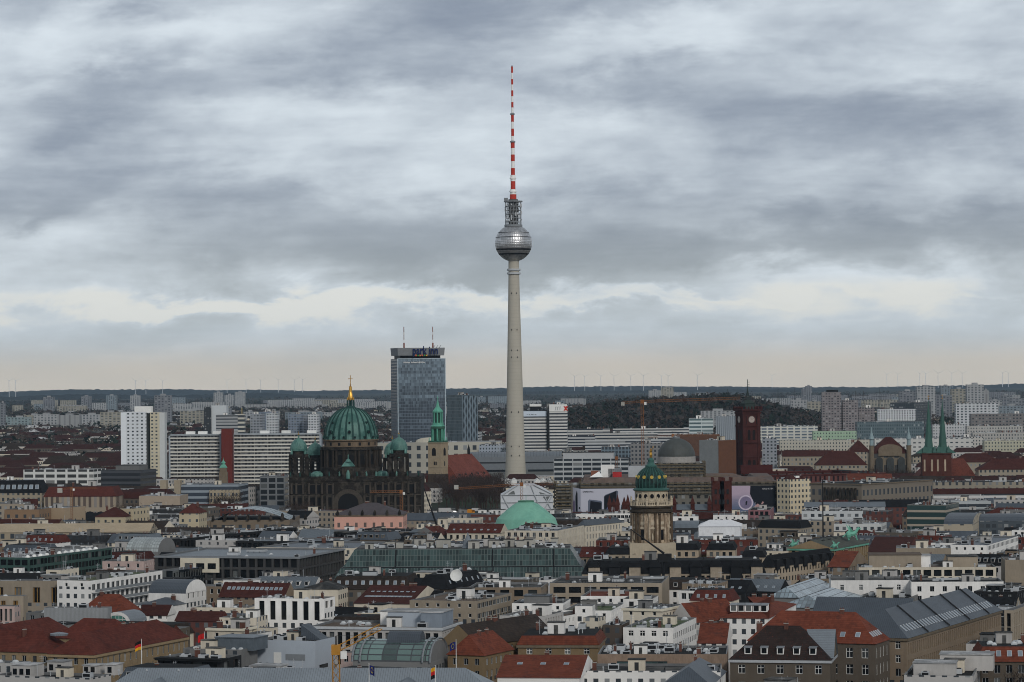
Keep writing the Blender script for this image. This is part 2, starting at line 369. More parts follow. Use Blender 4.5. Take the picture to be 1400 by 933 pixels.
ROOFS = dict(dark=FLATD, grey=FLATG, brown=FLATB, pale=FLATL, green=FLATGR, red=RED, orange=ORANGE, dred=DRED, tbrown=BROWN, black=BLACKT, mix=MIXT, slate=SLATE, zinc=ZINC, lzinc=LZINC)

CAP = plain('parapet cap', (.15, .155, .16), .6, var=.2)
# ---------------------------------------------------------------- windows as objects of their own
WINM = {}
def window_mesh(w, h, kind):
    k = (round(w, 2), round(h, 2), kind)
    if k in WINM: return WINM[k]
    mb = MB(); t = .12 if kind in ('cross', 'white') else .07; fr = 1
    mb.face([(-w / 2, 0, 0), (w / 2, 0, 0), (w / 2, 0, h), (-w / 2, 0, h)], 0)
    bars = [(-w / 2, 0, -w / 2 + t, h), (w / 2 - t, 0, w / 2, h), (-w / 2 + t, 0, w / 2 - t, t), (-w / 2 + t, h - t, w / 2 - t, h)]
    if kind == 'cross': bars += [(-t / 2, t, t / 2, h - t), (-w / 2 + t, h * .62, -t / 2, h * .62 + t), (t / 2, h * .62, w / 2 - t, h * .62 + t)]
    if kind == 'two': bars += [(-t / 2, t, t / 2, h - t)]
    for (x0, z0, x1, z1) in bars: mb.box(x0, -.06, z0, x1, -.003, z1, 1)
    fm = {'cross': WHITE, 'white': WHITE, 'two': LGREY, 'dark': DARKM, 'gold': plain('bronze frame', (.28, .16, .05), .4)}[kind]
    if kind == 'gold':
        for q in (-.5 * w + .1, 0, .5 * w - .35): mb.box(q, -.08, .1, q + .28, -.065, h - .1, 1)
    me = mb.mesh('window', [PANE, fm]); WINM[k] = me
    return me
WINCOUNT = 0
class Wing:
    """one rectangular volume with its roof; parts are parented to root.  Local axes: x along the front, y away from the viewer."""
    def __init__(s, root, x, y, w, d, z0, z1, wall='grey', roof='flat', rmat='grey', front=None, right=None, left=None, far=False, rh=4.5, par=.7, cornice=None, over=.4, axis=None,
                 wname='wall', rname='roof', m1=3.0, hmans=None, name=None, pw=None, low=None):
        s.root, s.x, s.y, s.w, s.d, s.z0, s.z1 = root, x, y, w, d, z0, z1
        s.wins = []; s.wallc = wall; s.rng = random.Random(int(abs(x * 7 + y * 13 + w * 31 + z1 * 17 + d)) + len(root['label']))
        wm = wall if not isinstance(wall, str) else W(wall)
        rm = rmat if not isinstance(rmat, str) else ROOFS[rmat]
        lowm = low or (FW_(wall) if isinstance(wall, str) else wm)
        mb = MB()
        flat = roof == 'flat'; zt = z1 + (par if flat else 0)
        C = [(x, y), (x + w, y), (x + w, y + d), (x, y + d)]
        for k, spec in ((0, front), (1, right), (2, None), (3, left)):
            a, b = C[k], C[(k + 1) % 4]
            if spec: s.pierced(mb, a, b, z0, zt, spec)
            else: mb.face([(a[0], a[1], z0), (b[0], b[1], z0), (b[0], b[1], zt), (a[0], a[1], zt)], 1 if far or (isinstance(wall, str) and s.rng.random() < .7) else 0)
        if flat:
            t = .35; P = [(x + t, y + t), (x + w - t, y + t), (x + w - t, y + d - t), (x + t, y + d - t)]
            for k in range(4):
                a, b, c, e = C[k], C[(k + 1) % 4], P[(k + 1) % 4], P[k]
                mb.face([(a[0], a[1], zt), (b[0], b[1], zt), (c[0], c[1], zt), (e[0], e[1], zt)], 2)
                mb.face([(c[0], c[1], z1), (e[0], e[1], z1), (e[0], e[1], zt), (c[0], c[1], zt)], 2)
        mb.build(wname, [wm, lowm, pw or CAP], root)
        rb = MB()
        ax = axis or ('x' if w >= d else 'y')
        if flat: rb.face([(x + .3, y + .3, z1), (x + w - .3, y + .3, z1), (x + w - .3, y + d - .3, z1), (x + .3, y + d - .3, z1)])
        elif roof in ('gable', 'hip', 'half'):
            o = over; X0, X1, Y0, Y1 = x - o, x + w + o, y - o, y + d + o
            L = (w if ax == 'x' else d); Sp = (d if ax == 'x' else w)
            ins = {'gable': 0, 'hip': min(Sp / 2, L * .48), 'half': Sp * .2}[roof]
            T = (lambda a, b, z: (a, b, z)) if ax == 'x' else (lambda a, b, z: (b, a, z))
            a0, a1, b0, b1 = (X0, X1, Y0, Y1) if ax == 'x' else (Y0, Y1, X0, X1)
            bm = (b0 + b1) / 2; zr = z1 + rh
            p = [T(a0, b0, z1), T(a1, b0, z1), T(a1, b1, z1), T(a0, b1, z1), T(a0 + ins, bm, zr), T(a1 - ins, bm, zr)]
            fl = [(0, 1, 5, 4), (2, 3, 4, 5), (1, 2, 5), (3, 0, 4)]
            for q in fl:
                pts = [p[i] for i in q]
                if ax == 'y': pts = [pts[1], pts[0]] + pts[2:][::-1]
                gm = 1 if (roof == 'gable' and len(q) == 3) else 0
                rb.face(pts, gm)
            bot = [p[0], p[3], p[2], p[1]]
            rb.face(bot if ax == 'x' else bot[::-1], 0)
        elif roof == 'mansard':
            h1 = hmans or 3.6; i1 = h1 * .42; o = over
            A = [(x - o, y - o), (x + w + o, y - o), (x + w + o, y + d + o), (x - o, y + d + o)]
            Bq = [(x + i1, y + i1), (x + w - i1, y + i1), (x + w - i1, y + d - i1), (x + i1, y + d - i1)]
            for k in range(4):
                j = (k + 1) % 4
                rb.face([(A[k][0], A[k][1], z1), (A[j][0], A[j][1], z1), (Bq[j][0], Bq[j][1], z1 + h1), (Bq[k][0], Bq[k][1], z1 + h1)], 0)
            rb.face([(q[0], q[1], z1) for q in A[::-1]], 0)
            rb.face([(q[0], q[1], z1 + h1) for q in Bq], 2)
            s.ztop = z1 + h1; s.ins = i1
        elif roof == 'barrel':
            n = 10; L0, L1 = (x, x + w) if ax == 'x' else (y, y + d); b0, b1 = (y, y + d) if ax == 'x' else (x, x + w)
            arc = [((b0 + b1) / 2 - (b1 - b0) / 2 * math.cos(PI * i / n), z1 + rh * math.sin(PI * i / n)) for i in range(n + 1)]
            for i in range(n):
                (p, zp), (q, zq) = arc[i], arc[i + 1]
                pts = [(L0, p, zp), (L1, p, zp), (L1, q, zq), (L0, q, zq)] if ax == 'x' else [(q, L0, zq), (q, L1, zq), (p, L1, zp), (p, L0, zp)]
                if ax == 'y': pts = [(p, L1, zp), (p, L0, zp), (q, L0, zq), (q, L1, zq)]
                rb.face(pts, 0)
            ends = [(L0, False), (L1, True)]
            for Lk, fl in ends:
                poly = [((Lk, p, z) if ax == 'x' else (p, Lk, z)) for p, z in arc]
                if (ax == 'x') == fl: poly = poly
                rb.face(poly, 1)
        elif roof == 'shed':
            rb.face([(x - over, y - over, z1), (x + w + over, y - over, z1), (x + w + over, y + d + over, z1 + rh), (x - over, y + d + over, z1 + rh)])
            rb.face([(x + w, y, z1), (x + w, y + d, z1), (x + w, y + d, z1 + rh)], 1); rb.face([(x, y + d, z1), (x, y, z1), (x, y + d, z1 + rh)], 1)
            rb.face([(x + w, y + d, z1), (x, y + d, z1), (x, y + d, z1 + rh), (x + w, y + d, z1 + rh)], 1)
        s.roof = roof; s.rh = rh; s.over = over; s.ax = ax; s.rm = rm
        s.roofobj = rb.build(rname, [rm, wm, FLATD], root)
        if cornice:
            cb = MB(); o = .45; zz = z1 - .1 if not flat else z1 + par - .05
            for (a, b, c, e) in ((x - o, y - o, x + w + o, y - .003), (x + w + .003, y, x + w + o, y + d), (x - o, y, x - .003, y + d)):
                cb.box(a, b, zz - .7, c, e, zz, 0, bottom=True)
            cb.build('cornice', cornice, root)
        # window objects
        global WINCOUNT
        wins = sorted(s.wins, key=lambda q: -q[2])
        have = root.get('nw', 0)
        keep = wins[:max(0, 100 - have)]; rest = wins[len(keep):]
        for (px, py, pz, rz, ww, wh, kind) in keep: put('window', window_mesh(ww, wh, kind), root, (px, py, pz), rz); WINCOUNT += 1
        root['nw'] = have + len(keep)
        if rest:
            me = MB()
            for (px, py, pz, rz, ww, wh, kind) in rest:
                c, sn = math.cos(rz), math.sin(rz)
                for (a0, a1, b0, b1, mm, dd) in ((-ww / 2, ww / 2, 0, wh, 0, 0), (-ww / 2, ww / 2, 0, .1, 1, .05), (-ww / 2, ww / 2, wh - .1, wh, 1, .05), (-.05, .05, 0, wh, 1, .05)):
                    P = lambda a, b: (px + a * c + dd * sn, py + a * sn - dd * c, pz + b)
                    me.face([P(a0, b0), P(a1, b0), P(a1, b1), P(a0, b1)], mm)
            me.build('window', [PANE, LGREY], root, kind='stuff')
    def pierced(s, mb, a, b, z0, z1, sp):
        """wall from a to b with window openings in its top rows and reveals behind them"""
        L = math.hypot(b[0] - a[0], b[1] - a[1]); dx, dy = (b[0] - a[0]) / L, (b[1] - a[1]) / L; nx, ny = dy, -dx
        fl = sp.get('fl', 3.4); bay = sp.get('bay', 3.2); ww = sp.get('ww', 1.4); wh = sp.get('wh', 1.9); rows = sp.get('rows', 3); rec = sp.get('rec', .3); mg = sp.get('mg', .6); top = sp.get('top', .9)
        kind = sp.get('kind', 'two')
        n = max(1, int((L - 2 * mg) / bay)); bay = (L - 2 * mg) / n; ww = min(ww, bay - .25)
        P = lambda u, z, r=0.0: (a[0] + dx * u - nx * r, a[1] + dy * u - ny * r, z)
        def q(u0, za, u1, zb, m=0):
            mb.face([P(u0, za), P(u1, za), P(u1, zb), P(u0, zb)], m, [(u0, za), (u1, za), (u1, zb), (u0, zb)])
        z = z1 - top; first = True
        q(0, z, L, z1)
        for r in range(rows):
            zt = z; zb = z - wh
            if zb < z0 + .5: break
            u = 0
            for k in range(n):
                c = mg + bay * (k + .5); u0, u1 = c - ww / 2, c + ww / 2
                q(u, zb, u0, zt); u = u1
                mb.face([P(u0, zt), P(u1, zt), P(u1, zt, rec), P(u0, zt, rec)], 0); mb.face([P(u0, zb, rec), P(u1, zb, rec), P(u1, zb), P(u0, zb)], 0)
                mb.face([P(u0, zb), P(u0, zt), P(u0, zt, rec), P(u0, zb, rec)], 0); mb.face([P(u1, zb, rec), P(u1, zt, rec), P(u1, zt), P(u1, zb)], 0)
                w0 = P(c, zb, rec - .005); s.wins.append((w0[0], w0[1], w0[2], math.atan2(dy, dx), ww, wh, kind))
            q(u, zb, L, zt)
            z = zt - fl
            if z - wh < z0 + .5 or r == rows - 1: z = zb; break
            q(0, z, L, zb)
        mb.face([P(0, z0), P(L, z0), P(L, z), P(0, z)], 1, [(0, z0), (L, z0), (L, z), (0, z)])
# ---------------------------------------------------------------- roof furniture (all parts of their building)
CM = {}
def cmesh(kind):
    if kind in CM: return CM[kind]
    k = kind.split('|')[0]; mb = MB(); mats = [LGREY, DARKM]
    if k == 'air_unit':
        mb.box(-1.3, -.9, .15, 1.3, .9, 1.5, 0); mb.lathe([(.65, 1.5), (.65, 1.72), (.5, 1.72), (0, 1.7)], 12, 0, 0, 1); mb.box(-1.1, -.92, .4, 1.1, -.901, 1.25, 1)
        for x in (-1.1, 1.0): mb.box(x, -.8, 0, x + .15, .8, .15, 1)
    elif k == 'skylight_dome':
        mb.box(-.8, -.8, 0, .8, .8, .35, 0); mb.lathe([(.75, .35), (.68, .6), (.45, .8), (0, .88)], 8, 0, 0, 1, PI / 8); mats = [LGREY, plain('acrylic', (.5, .52, .53), .25, var=.05)]
    elif k == 'chimney':
        mb.box(-.6, -.35, -1.5, .6, .35, .9, 0); mb.box(-.68, -.43, .9, .68, .43, 1.05, 1)
        for x in (-.42, 0, .42): mb.lathe([(.13, 1.05), (.12, 1.45), (0, 1.46)], 6, x, 0, 0)
        mats = [BRICKC, CONC]
    elif k == 'vent_pipe':
        mb.lathe([(.14, 0), (.14, 1.1)], 6); mb.lathe([(.3, 1.1), (.22, 1.35), (0, 1.42)], 8)
    elif k == 'stair_head':
        mb.box(-2, -1.6, 0, 2, 1.6, 2.6, 0, 1); mb.box(-2.15, -1.75, 2.6, 2.15, 1.75, 2.8, 1); mb.box(-.5, -1.62, 0, .5, -1.602, 2.05, 1)
        mats = [W(kind.split('|')[1]) if '|' in kind else CONC, FLATG]
    elif k == 'antenna':
        mb.tube((0, 0, 0), (0, 0, 3.6), .05, 4); mb.tube((-.8, 0, 3.2), (.8, 0, 3.2), .03, 4); mb.tube((-.6, 0, 2.7), (.6, 0, 2.7), .03, 4); mb.tube((-.45, 0, 2.2), (.45, 0, 2.2), .03, 4)
    elif k == 'duct':
        mb.box(-4, -.4, .3, 4, .4, 1.0, 0); mb.box(3.2, .4, .3, 4, 3, 1.0, 0)
        for x in (-3.5, -1, 1.5): mb.box(x, -.4, 0, x + .15, .4, .3, 1)
    elif k == 'roof_box':
        mb.box(-1.5, -2.2, 0, 1.5, 2.2, 1.1, 0); mb.box(-1.3, -2, 1.1, 1.3, 2, 1.3, 1)
    elif k == 'railing':
        for z in (.55, 1.05): mb.box(-4, -.03, z, 4, .03, z + .06)
        for i in range(9): mb.box(-4 + i - .03, -.03, 0, -3.94 + i, .03, 1.08)
        mats = [DARKM]
    elif k == 'satellite_dish':
        prof = [(0, 0), (.5, .06), (.9, .2), (1.2, .42), (1.17, .46), (.88, .25), (.5, .1), (0, .04)]
        mb.lathe(prof, 16); mats = [WHITE, DARKM]
    elif k == 'dormer':       # front at y=0 looking to -y, pitched back
        mb.box(-.75, 0, 0, .75, 2.2, 1.5, 0); mb.face([(-.9, -.15, 1.5), (.9, -.15, 1.5), (.9, 2.6, 1.75), (-.9, 2.6, 1.75)], 2)
        mb.face([(-.9, -.15, 1.5), (.9, -.15, 1.5), (.9, -.15, 1.38), (-.9, -.15, 1.38)][::-1], 2)
        mb.box(-.55, -.04, .2, .55, -.003, 1.35, 1)
        mats = [W(kind.split('|')[1]), PANE, MGREY]
    elif k == 'roof_window':
        mb.box(-.5, -.05, 0, .5, .06, 1.3, 1); mb.box(-.4, -.07, .1, .4, -.052, 1.2, 0)
        mats = [plain('roof window glass', (.20, .24, .28), .12, var=.15, spec=.5), LGREY]
    me = mb.mesh(k, mats); CM[kind] = me
    return me
def furn(root, kind, x, y, z, rz=0.0, sc=1.0, rx=0.0):
    o = put(kind.split('|')[0], cmesh(kind), root, (x, y, z), rz); o.rotation_euler = (rx, 0, rz); o.scale = (sc, sc, sc) if not isinstance(sc, tuple) else sc
    return o
def clutter(root, x, y, w, d, z, n, seed=1, kinds=None, big=True):
    rng = random.Random(seed * 101 + int(w * 10)); done = []
    kinds = kinds or ['air_unit', 'air_unit', 'skylight_dome', 'vent_pipe', 'roof_box', 'antenna', 'skylight_dome', 'duct', 'railing', 'vent_pipe', 'railing', 'chimney']; n = int(n * 1.9)
    tries = 0
    if big and w > 9 and d > 9:
        bx, by = x + rng.uniform(.3, .7) * w, y + rng.uniform(.3, .7) * d
        furn(root, 'stair_head|' + rng.choice(['white', 'cream', 'grey', 'pale']), bx, by, z + .01, 0, rng.uniform(.9, 1.3)); done.append((bx, by, 3.4))
    while len(done) < n and tries < n * 8:
        tries += 1; k = rng.choice(kinds); r = {'air_unit': 1.7, 'duct': 4.2, 'roof_box': 2.6, 'railing': 4}.get(k, 1.0)
        if w < 2 * r + 1.4 or d < 2 * r + 1.4: continue
        cx, cy = rng.uniform(x + r + .6, x + w - r - .6), rng.uniform(y + r + .6, y + d - r - .6)
        if any((cx - a) ** 2 + (cy - b) ** 2 < (r + q) ** 2 for a, b, q in done): continue
        done.append((cx, cy, r)); furn(root, k, cx, cy, z + .01 + (0 if k != 'chimney' else 1.2), rng.choice([0, PI / 2]) if k != 'satellite_dish' else 0, rng.uniform(.8, 1.2))
def slope_items(root, wg, kind, n, side='front', t=.3, seed=0, sc=1.0, m=1.5, both=False):
    """dormers or roof windows in a row along one slope of a gable / hip / mansard roof"""
    if wg.roof == 'mansard': run = wg.ins + wg.over; rise = 3.6 if wg.rh is None else (wg.ztop - wg.z1)
    else:
        run = ((wg.d if wg.ax == 'x' else wg.w) / 2 + wg.over); rise = wg.rh
    ang = math.atan2(rise, run)
    L = wg.w if side == 'front' or side == 'back' else wg.d
    ins = 0 if wg.roof != 'hip' else min(run * t, L * .3)
    for k in range(n):
        u = m + ins + (L - 2 * m - 2 * ins) * (k + .5) / n; q = -wg.over + run * t; z = wg.z1 + rise * t
        if side == 'front': X, Y, rz = wg.x + u, wg.y + q, 0
        elif side == 'right': X, Y, rz = wg.x + wg.w - q, wg.y + u, PI / 2
        else: X, Y, rz = wg.x + q, wg.y + wg.d - u, -PI / 2
        if kind.startswith('roof_window'):
            o = furn(root, kind, X, Y, z + .05, rz, sc); o.rotation_euler = (-(PI / 2 - ang), 0, rz)
        else: furn(root, kind, X, Y, z - .02, rz, sc)
# ---------------------------------------------------------------- buildings placed by their near roof corner
REG = []     # (corner polygon in world, Y of near corner, px0, px1, py of lowest visible edge)
def solve(o, d, px):
    lo, hi = 0.0, 400.0
    f = lambda t: proj((o.x + d.x * t, o.y + d.y * t, o.z))[0] - px
    if f(lo) * f(hi) > 0: return None
    s0 = f(lo)
    for _ in range(50):
        mid = (lo + hi) / 2
        if f(mid) * s0 > 0: lo = mid
        else: hi = mid
    return (lo + hi) / 2
def frame(pL, pN, pR, py, Z, rot=20.0, D=None, Wd=None):
    """near corner on the roof edge seen at (pN, py) and Z metres high -> origin (front left), rotation, width, depth"""
    N = atZ(pN, py, Z); r = R(rot); ux = Vector((math.cos(r), -math.sin(r), 0)); uy = Vector((math.sin(r), math.cos(r), 0))
    if rot >= 0:
        w = Wd or solve(N, -ux, pL); d = D or solve(N, uy, pR) or 20.0; o = N - ux * w
    else:
        w = Wd or solve(N, ux, pR); d = D or solve(N, uy, pL) or 20.0; o = N
    if D is None: d = min(d, 26 if abs(rot) < 7 else 38 if abs(rot) < 13 else 60 if abs(rot) < 19 else 110)
    return Vector((o.x, o.y, 0)), -r, w, d
def reg(o, rz, w, d, Z, vb):
    c, s = math.cos(rz), math.sin(rz)
    P = [(o.x + a * c - b * s, o.y + a * s + b * c) for a, b in ((0, 0), (w, 0), (w, d), (0, d))]
    xs = [proj((p[0], p[1], Z))[0] for p in P]
    REG.append((P, min(p[1] for p in P), min(xs), max(xs), vb, Z))
def bld(label, cat, pL, pN, pR, py, Z, rot=20.0, D=None, vb=None, kind='office_building', wall='grey', roof='flat', rmat='grey', front=None, right=None, left=None, n=8, group=None, Wd=None, name=None, **k):
    o, rz, w, d = frame(pL, pN, pR, py, Z, rot, D, Wd)
    g = gz(o.x, o.y); root = thing(kind, label, cat, (o.x, o.y, g), rz, group)
    if rot < 0 and left is None: left = right; right = None
    wg = Wing(root, 0, 0, w, d, 0, Z - g, wall, roof, rmat, front, right, left, **k)
    reg(o, rz, w, d, Z, vb if vb is not None else py + 14)
    if roof == 'flat' and n: clutter(root, 0, 0, w, d, Z - g, n, seed=int(pN + py))
    elif n and roof in ('gable', 'hip', 'half'):
        rng = random.Random(int(pN + py))
        for i in range(min(n, 6)):
            if wg.ax == 'x': furn(root, 'chimney', rng.uniform(.2, .8) * w, d / 2 + rng.uniform(-.8, .8), Z - g + wg.rh - .3, 0)
            else: furn(root, 'chimney', w / 2 + rng.uniform(-.8, .8), rng.uniform(.2, .8) * d, Z - g + wg.rh - .3, PI / 2)
    elif n and roof == 'mansard': clutter(root, 2, 2, w - 4, d - 4, wg.ztop, n, seed=int(pN + py))
    wg.root = root; wg.W, wg.D, wg.Z = w, d, Z - g
    return wg
WS = dict(  # window layouts
 std=dict(fl=3.4, bay=3.0, ww=1.3, wh=1.9, rows=3, kind='two'),
 cross=dict(fl=3.9, bay=3.6, ww=1.5, wh=2.2, rows=3, kind='cross'),
 office=dict(fl=3.5, bay=2.4, ww=1.8, wh=2.1, rows=3, kind='dark', rec=.35),
 ribbon=dict(fl=3.4, bay=4.2, ww=4.0, wh=1.7, rows=3, kind='two', rec=.3),
 piers=dict(fl=4.2, bay=2.3, ww=1.35, wh=3.4, rows=2, kind='dark', rec=.7),
 small=dict(fl=3.3, bay=3.6, ww=1.1, wh=1.3, rows=2, kind='white'),
 wide=dict(fl=3.6, bay=4.5, ww=3.2, wh=2.3, rows=3, kind='dark', rec=.5),
 colon=dict(fl=4.6, bay=3.4, ww=2.5, wh=3.6, rows=3, kind='dark', rec=.9),
 one=dict(fl=3.4, bay=3.2, ww=1.4, wh=1.8, rows=1, kind='two'))
def ws(k, **o): d = dict(WS[k]); d.update(o); return d
# ================================================================ setting
def ground():
    mb = MB(); ys = [-350, 300, 600, 900, 1200, 1600, 2000, 2600, 3200, 4000, 5000, 6000, 7500, 9000, 11000, 13000, 16000, 19000, 22000, 25500, 31000, 38000]
    for a, b in zip(ys[:-1], ys[1:]):
        n = 12; w0 = 2500 + max(a, 0) * .4; w1 = 2500 + max(b, 0) * .4
        for i in range(n):
            x0, x1 = -1 + 2 * i / n, -1 + 2 * (i + 1) / n
            mb.face([(x * W_, Y_, gz(x * W_, Y_)) for x, W_, Y_ in ((x0, w0, a), (x1, w0, a), (x1, w1, b), (x0, w1, b))])
    return mb
gm = plain('ground', (.05, .05, .048), .95, var=.4, sc=.004, c2=(.035, .045, .03), spec=.02)
g = ground().build('ground', gm); g['kind'] = 'structure'
def hills(name, Y, x0, x1, base, h, seed, n=520, thick=900, col=(.016, .021, .022)):
    rng = random.Random(seed); ph = [(rng.uniform(.4, 3), rng.uniform(0, 6), rng.uniform(.3, 1)) for _ in range(6)]
    mb = MB(); P = []
    for i in range(n + 1):
        t = i / n; x = x0 + (x1 - x0) * t
        z = h * (.62 + .38 * sum(a * math.sin(f * t * 6 + p) for f, p, a in ph) / 3.2) + rng.uniform(-2.2, 2.2) + h * .04 * math.sin(t * 90) + rng.choice((0, 0, 0, 3))
        P.append((x, z * min(1, min(t, 1 - t) * 8 + .05)))
    for (a, za), (b, zb) in zip(P[:-1], P[1:]):
        g0 = gz(a, Y); g1 = gz(b, Y)
        mb.face([(a, Y - thick, g0 - 3), (b, Y - thick, g1 - 3), (b, Y, g1 + zb), (a, Y, g0 + za)])
        mb.face([(a, Y, g0 + za), (b, Y, g1 + zb), (b, Y + thick, g1 - 12), (a, Y + thick, g0 - 12)])
    o = mb.build(name, plain('wooded hills', col, .95, var=.5, sc=.004, spec=.05), smooth=False); o['kind'] = 'structure'
    return o
hills('hills', 23500, -5200, 5600, 0, 52, 4)
hills('hills', 17500, -3800, -1100, 0, 34, 9)
hills('hills', 19500, -600, 2200, 0, 26, 19)
hills('hills', 13500, -3000, -1500, 0, 14, 22)
hills('hills', 12500, 2200, 3600, 0, 16, 12)
hz = MB(); hz.box(-14500, -400, -125, 14500, 25000, 385, bottom=True)
hz = hz.build('haze', []); hz['kind'] = 'stuff'
hm = bpy.data.materials.new('haze'); hm.use_nodes = True; hm.node_tree.nodes.clear()
hv = hm.node_tree.nodes.new('ShaderNodeVolumePrincipled'); ho = hm.node_tree.nodes.new('ShaderNodeOutputMaterial'); hm.node_tree.links.new(hv.outputs[0], ho.inputs['Volume'])
hv.inputs['Color'].default_value = (.56, .76, .96, 1); hv.inputs['Density'].default_value = 1.45e-5; hz.data.materials.append(hm)

# ================================================================ television tower
def text_mesh(txt, size, depth=.1, bold=.0, sx=1.0):
    cu = bpy.data.curves.new('letters', 'FONT'); cu.body = txt; cu.size = size; cu.extrude = depth; cu.offset = bold; cu.align_x = 'LEFT'; cu.resolution_u = 2
    o = bpy.data.objects.new('letters', cu); COL.objects.link(o); bpy.context.view_layer.update()
    me = bpy.data.meshes.new_from_object(o.evaluated_get(bpy.context.evaluated_depsgraph_get())); bpy.data.objects.remove(o)
    for v in me.vertices: v.co = Vector((v.co.x * sx, -v.co.z, v.co.y))
    me.materials.clear(); return me
def place_text(name, txt, size, mat, root, x, y, z, rz=0, **k):
    me = text_mesh(txt, size, **k); me.materials.append(mat); o = put(name, me, root, (x, y, z), rz); return o
SHAFT = seamed('tower concrete', (.40, .375, .32), 3.2, .85, 0, .2, axis=1, var=.05, spec=.1, line=.94)
def steel():
    m, b, bs = newmat('panelled steel')
    uv = b.n('ShaderNodeUVMap'); s = b.sep(uv.outputs[0])
    fu = b.m('FRACT', b.m('DIVIDE', s[0], 2.2)); fv = b.m('FRACT', b.m('DIVIDE', s[1], 1.5))
    pu = b.m('ABSOLUTE', b.m('SUBTRACT', fu, .5)); pv = b.m('ABSOLUTE', b.m('SUBTRACT', fv, .5))
    hgt = b.m('SUBTRACT', .5, b.m('MAXIMUM', pu, pv))
    ln = b.m('GREATER_THAN', pv, .42)
    wn = b.n('ShaderNodeTexWhiteNoise', noise_dimensions='2D'); b.put(wn.inputs['Vector'], b.xyz(b.m('FLOOR', b.m('DIVIDE', s[0], 2.2)), b.m('FLOOR', b.m('DIVIDE', s[1], 1.5)), 0.0))
    f = b.m('MULTIPLY', b.m('SUBTRACT', 1.0, b.m('MULTIPLY', ln, .5)), b.m('ADD', .8, b.m('MULTIPLY', wn.outputs[0], .35)))
    b.put(bs.inputs['Base Color'], b.mix(1.0, (.55, .55, .56), b.xyz(f, f, f), 'MULTIPLY'))
    bs.inputs['Metallic'].default_value = .85; bs.inputs['Roughness'].default_value = .38
    bp = b.n('ShaderNodeBump'); bp.inputs['Strength'].default_value = .5; bp.inputs['Distance'].default_value = .6; b.put(bp.inputs['Height'], hgt); b.nt.links.new(bp.outputs[0], bs.inputs['Normal'])
    return m
STEEL = steel(); AR = plain('signal red', (.42, .04, .025), .5, var=.1); AW = plain('mast white', (.75, .75, .74), .5, var=.05)
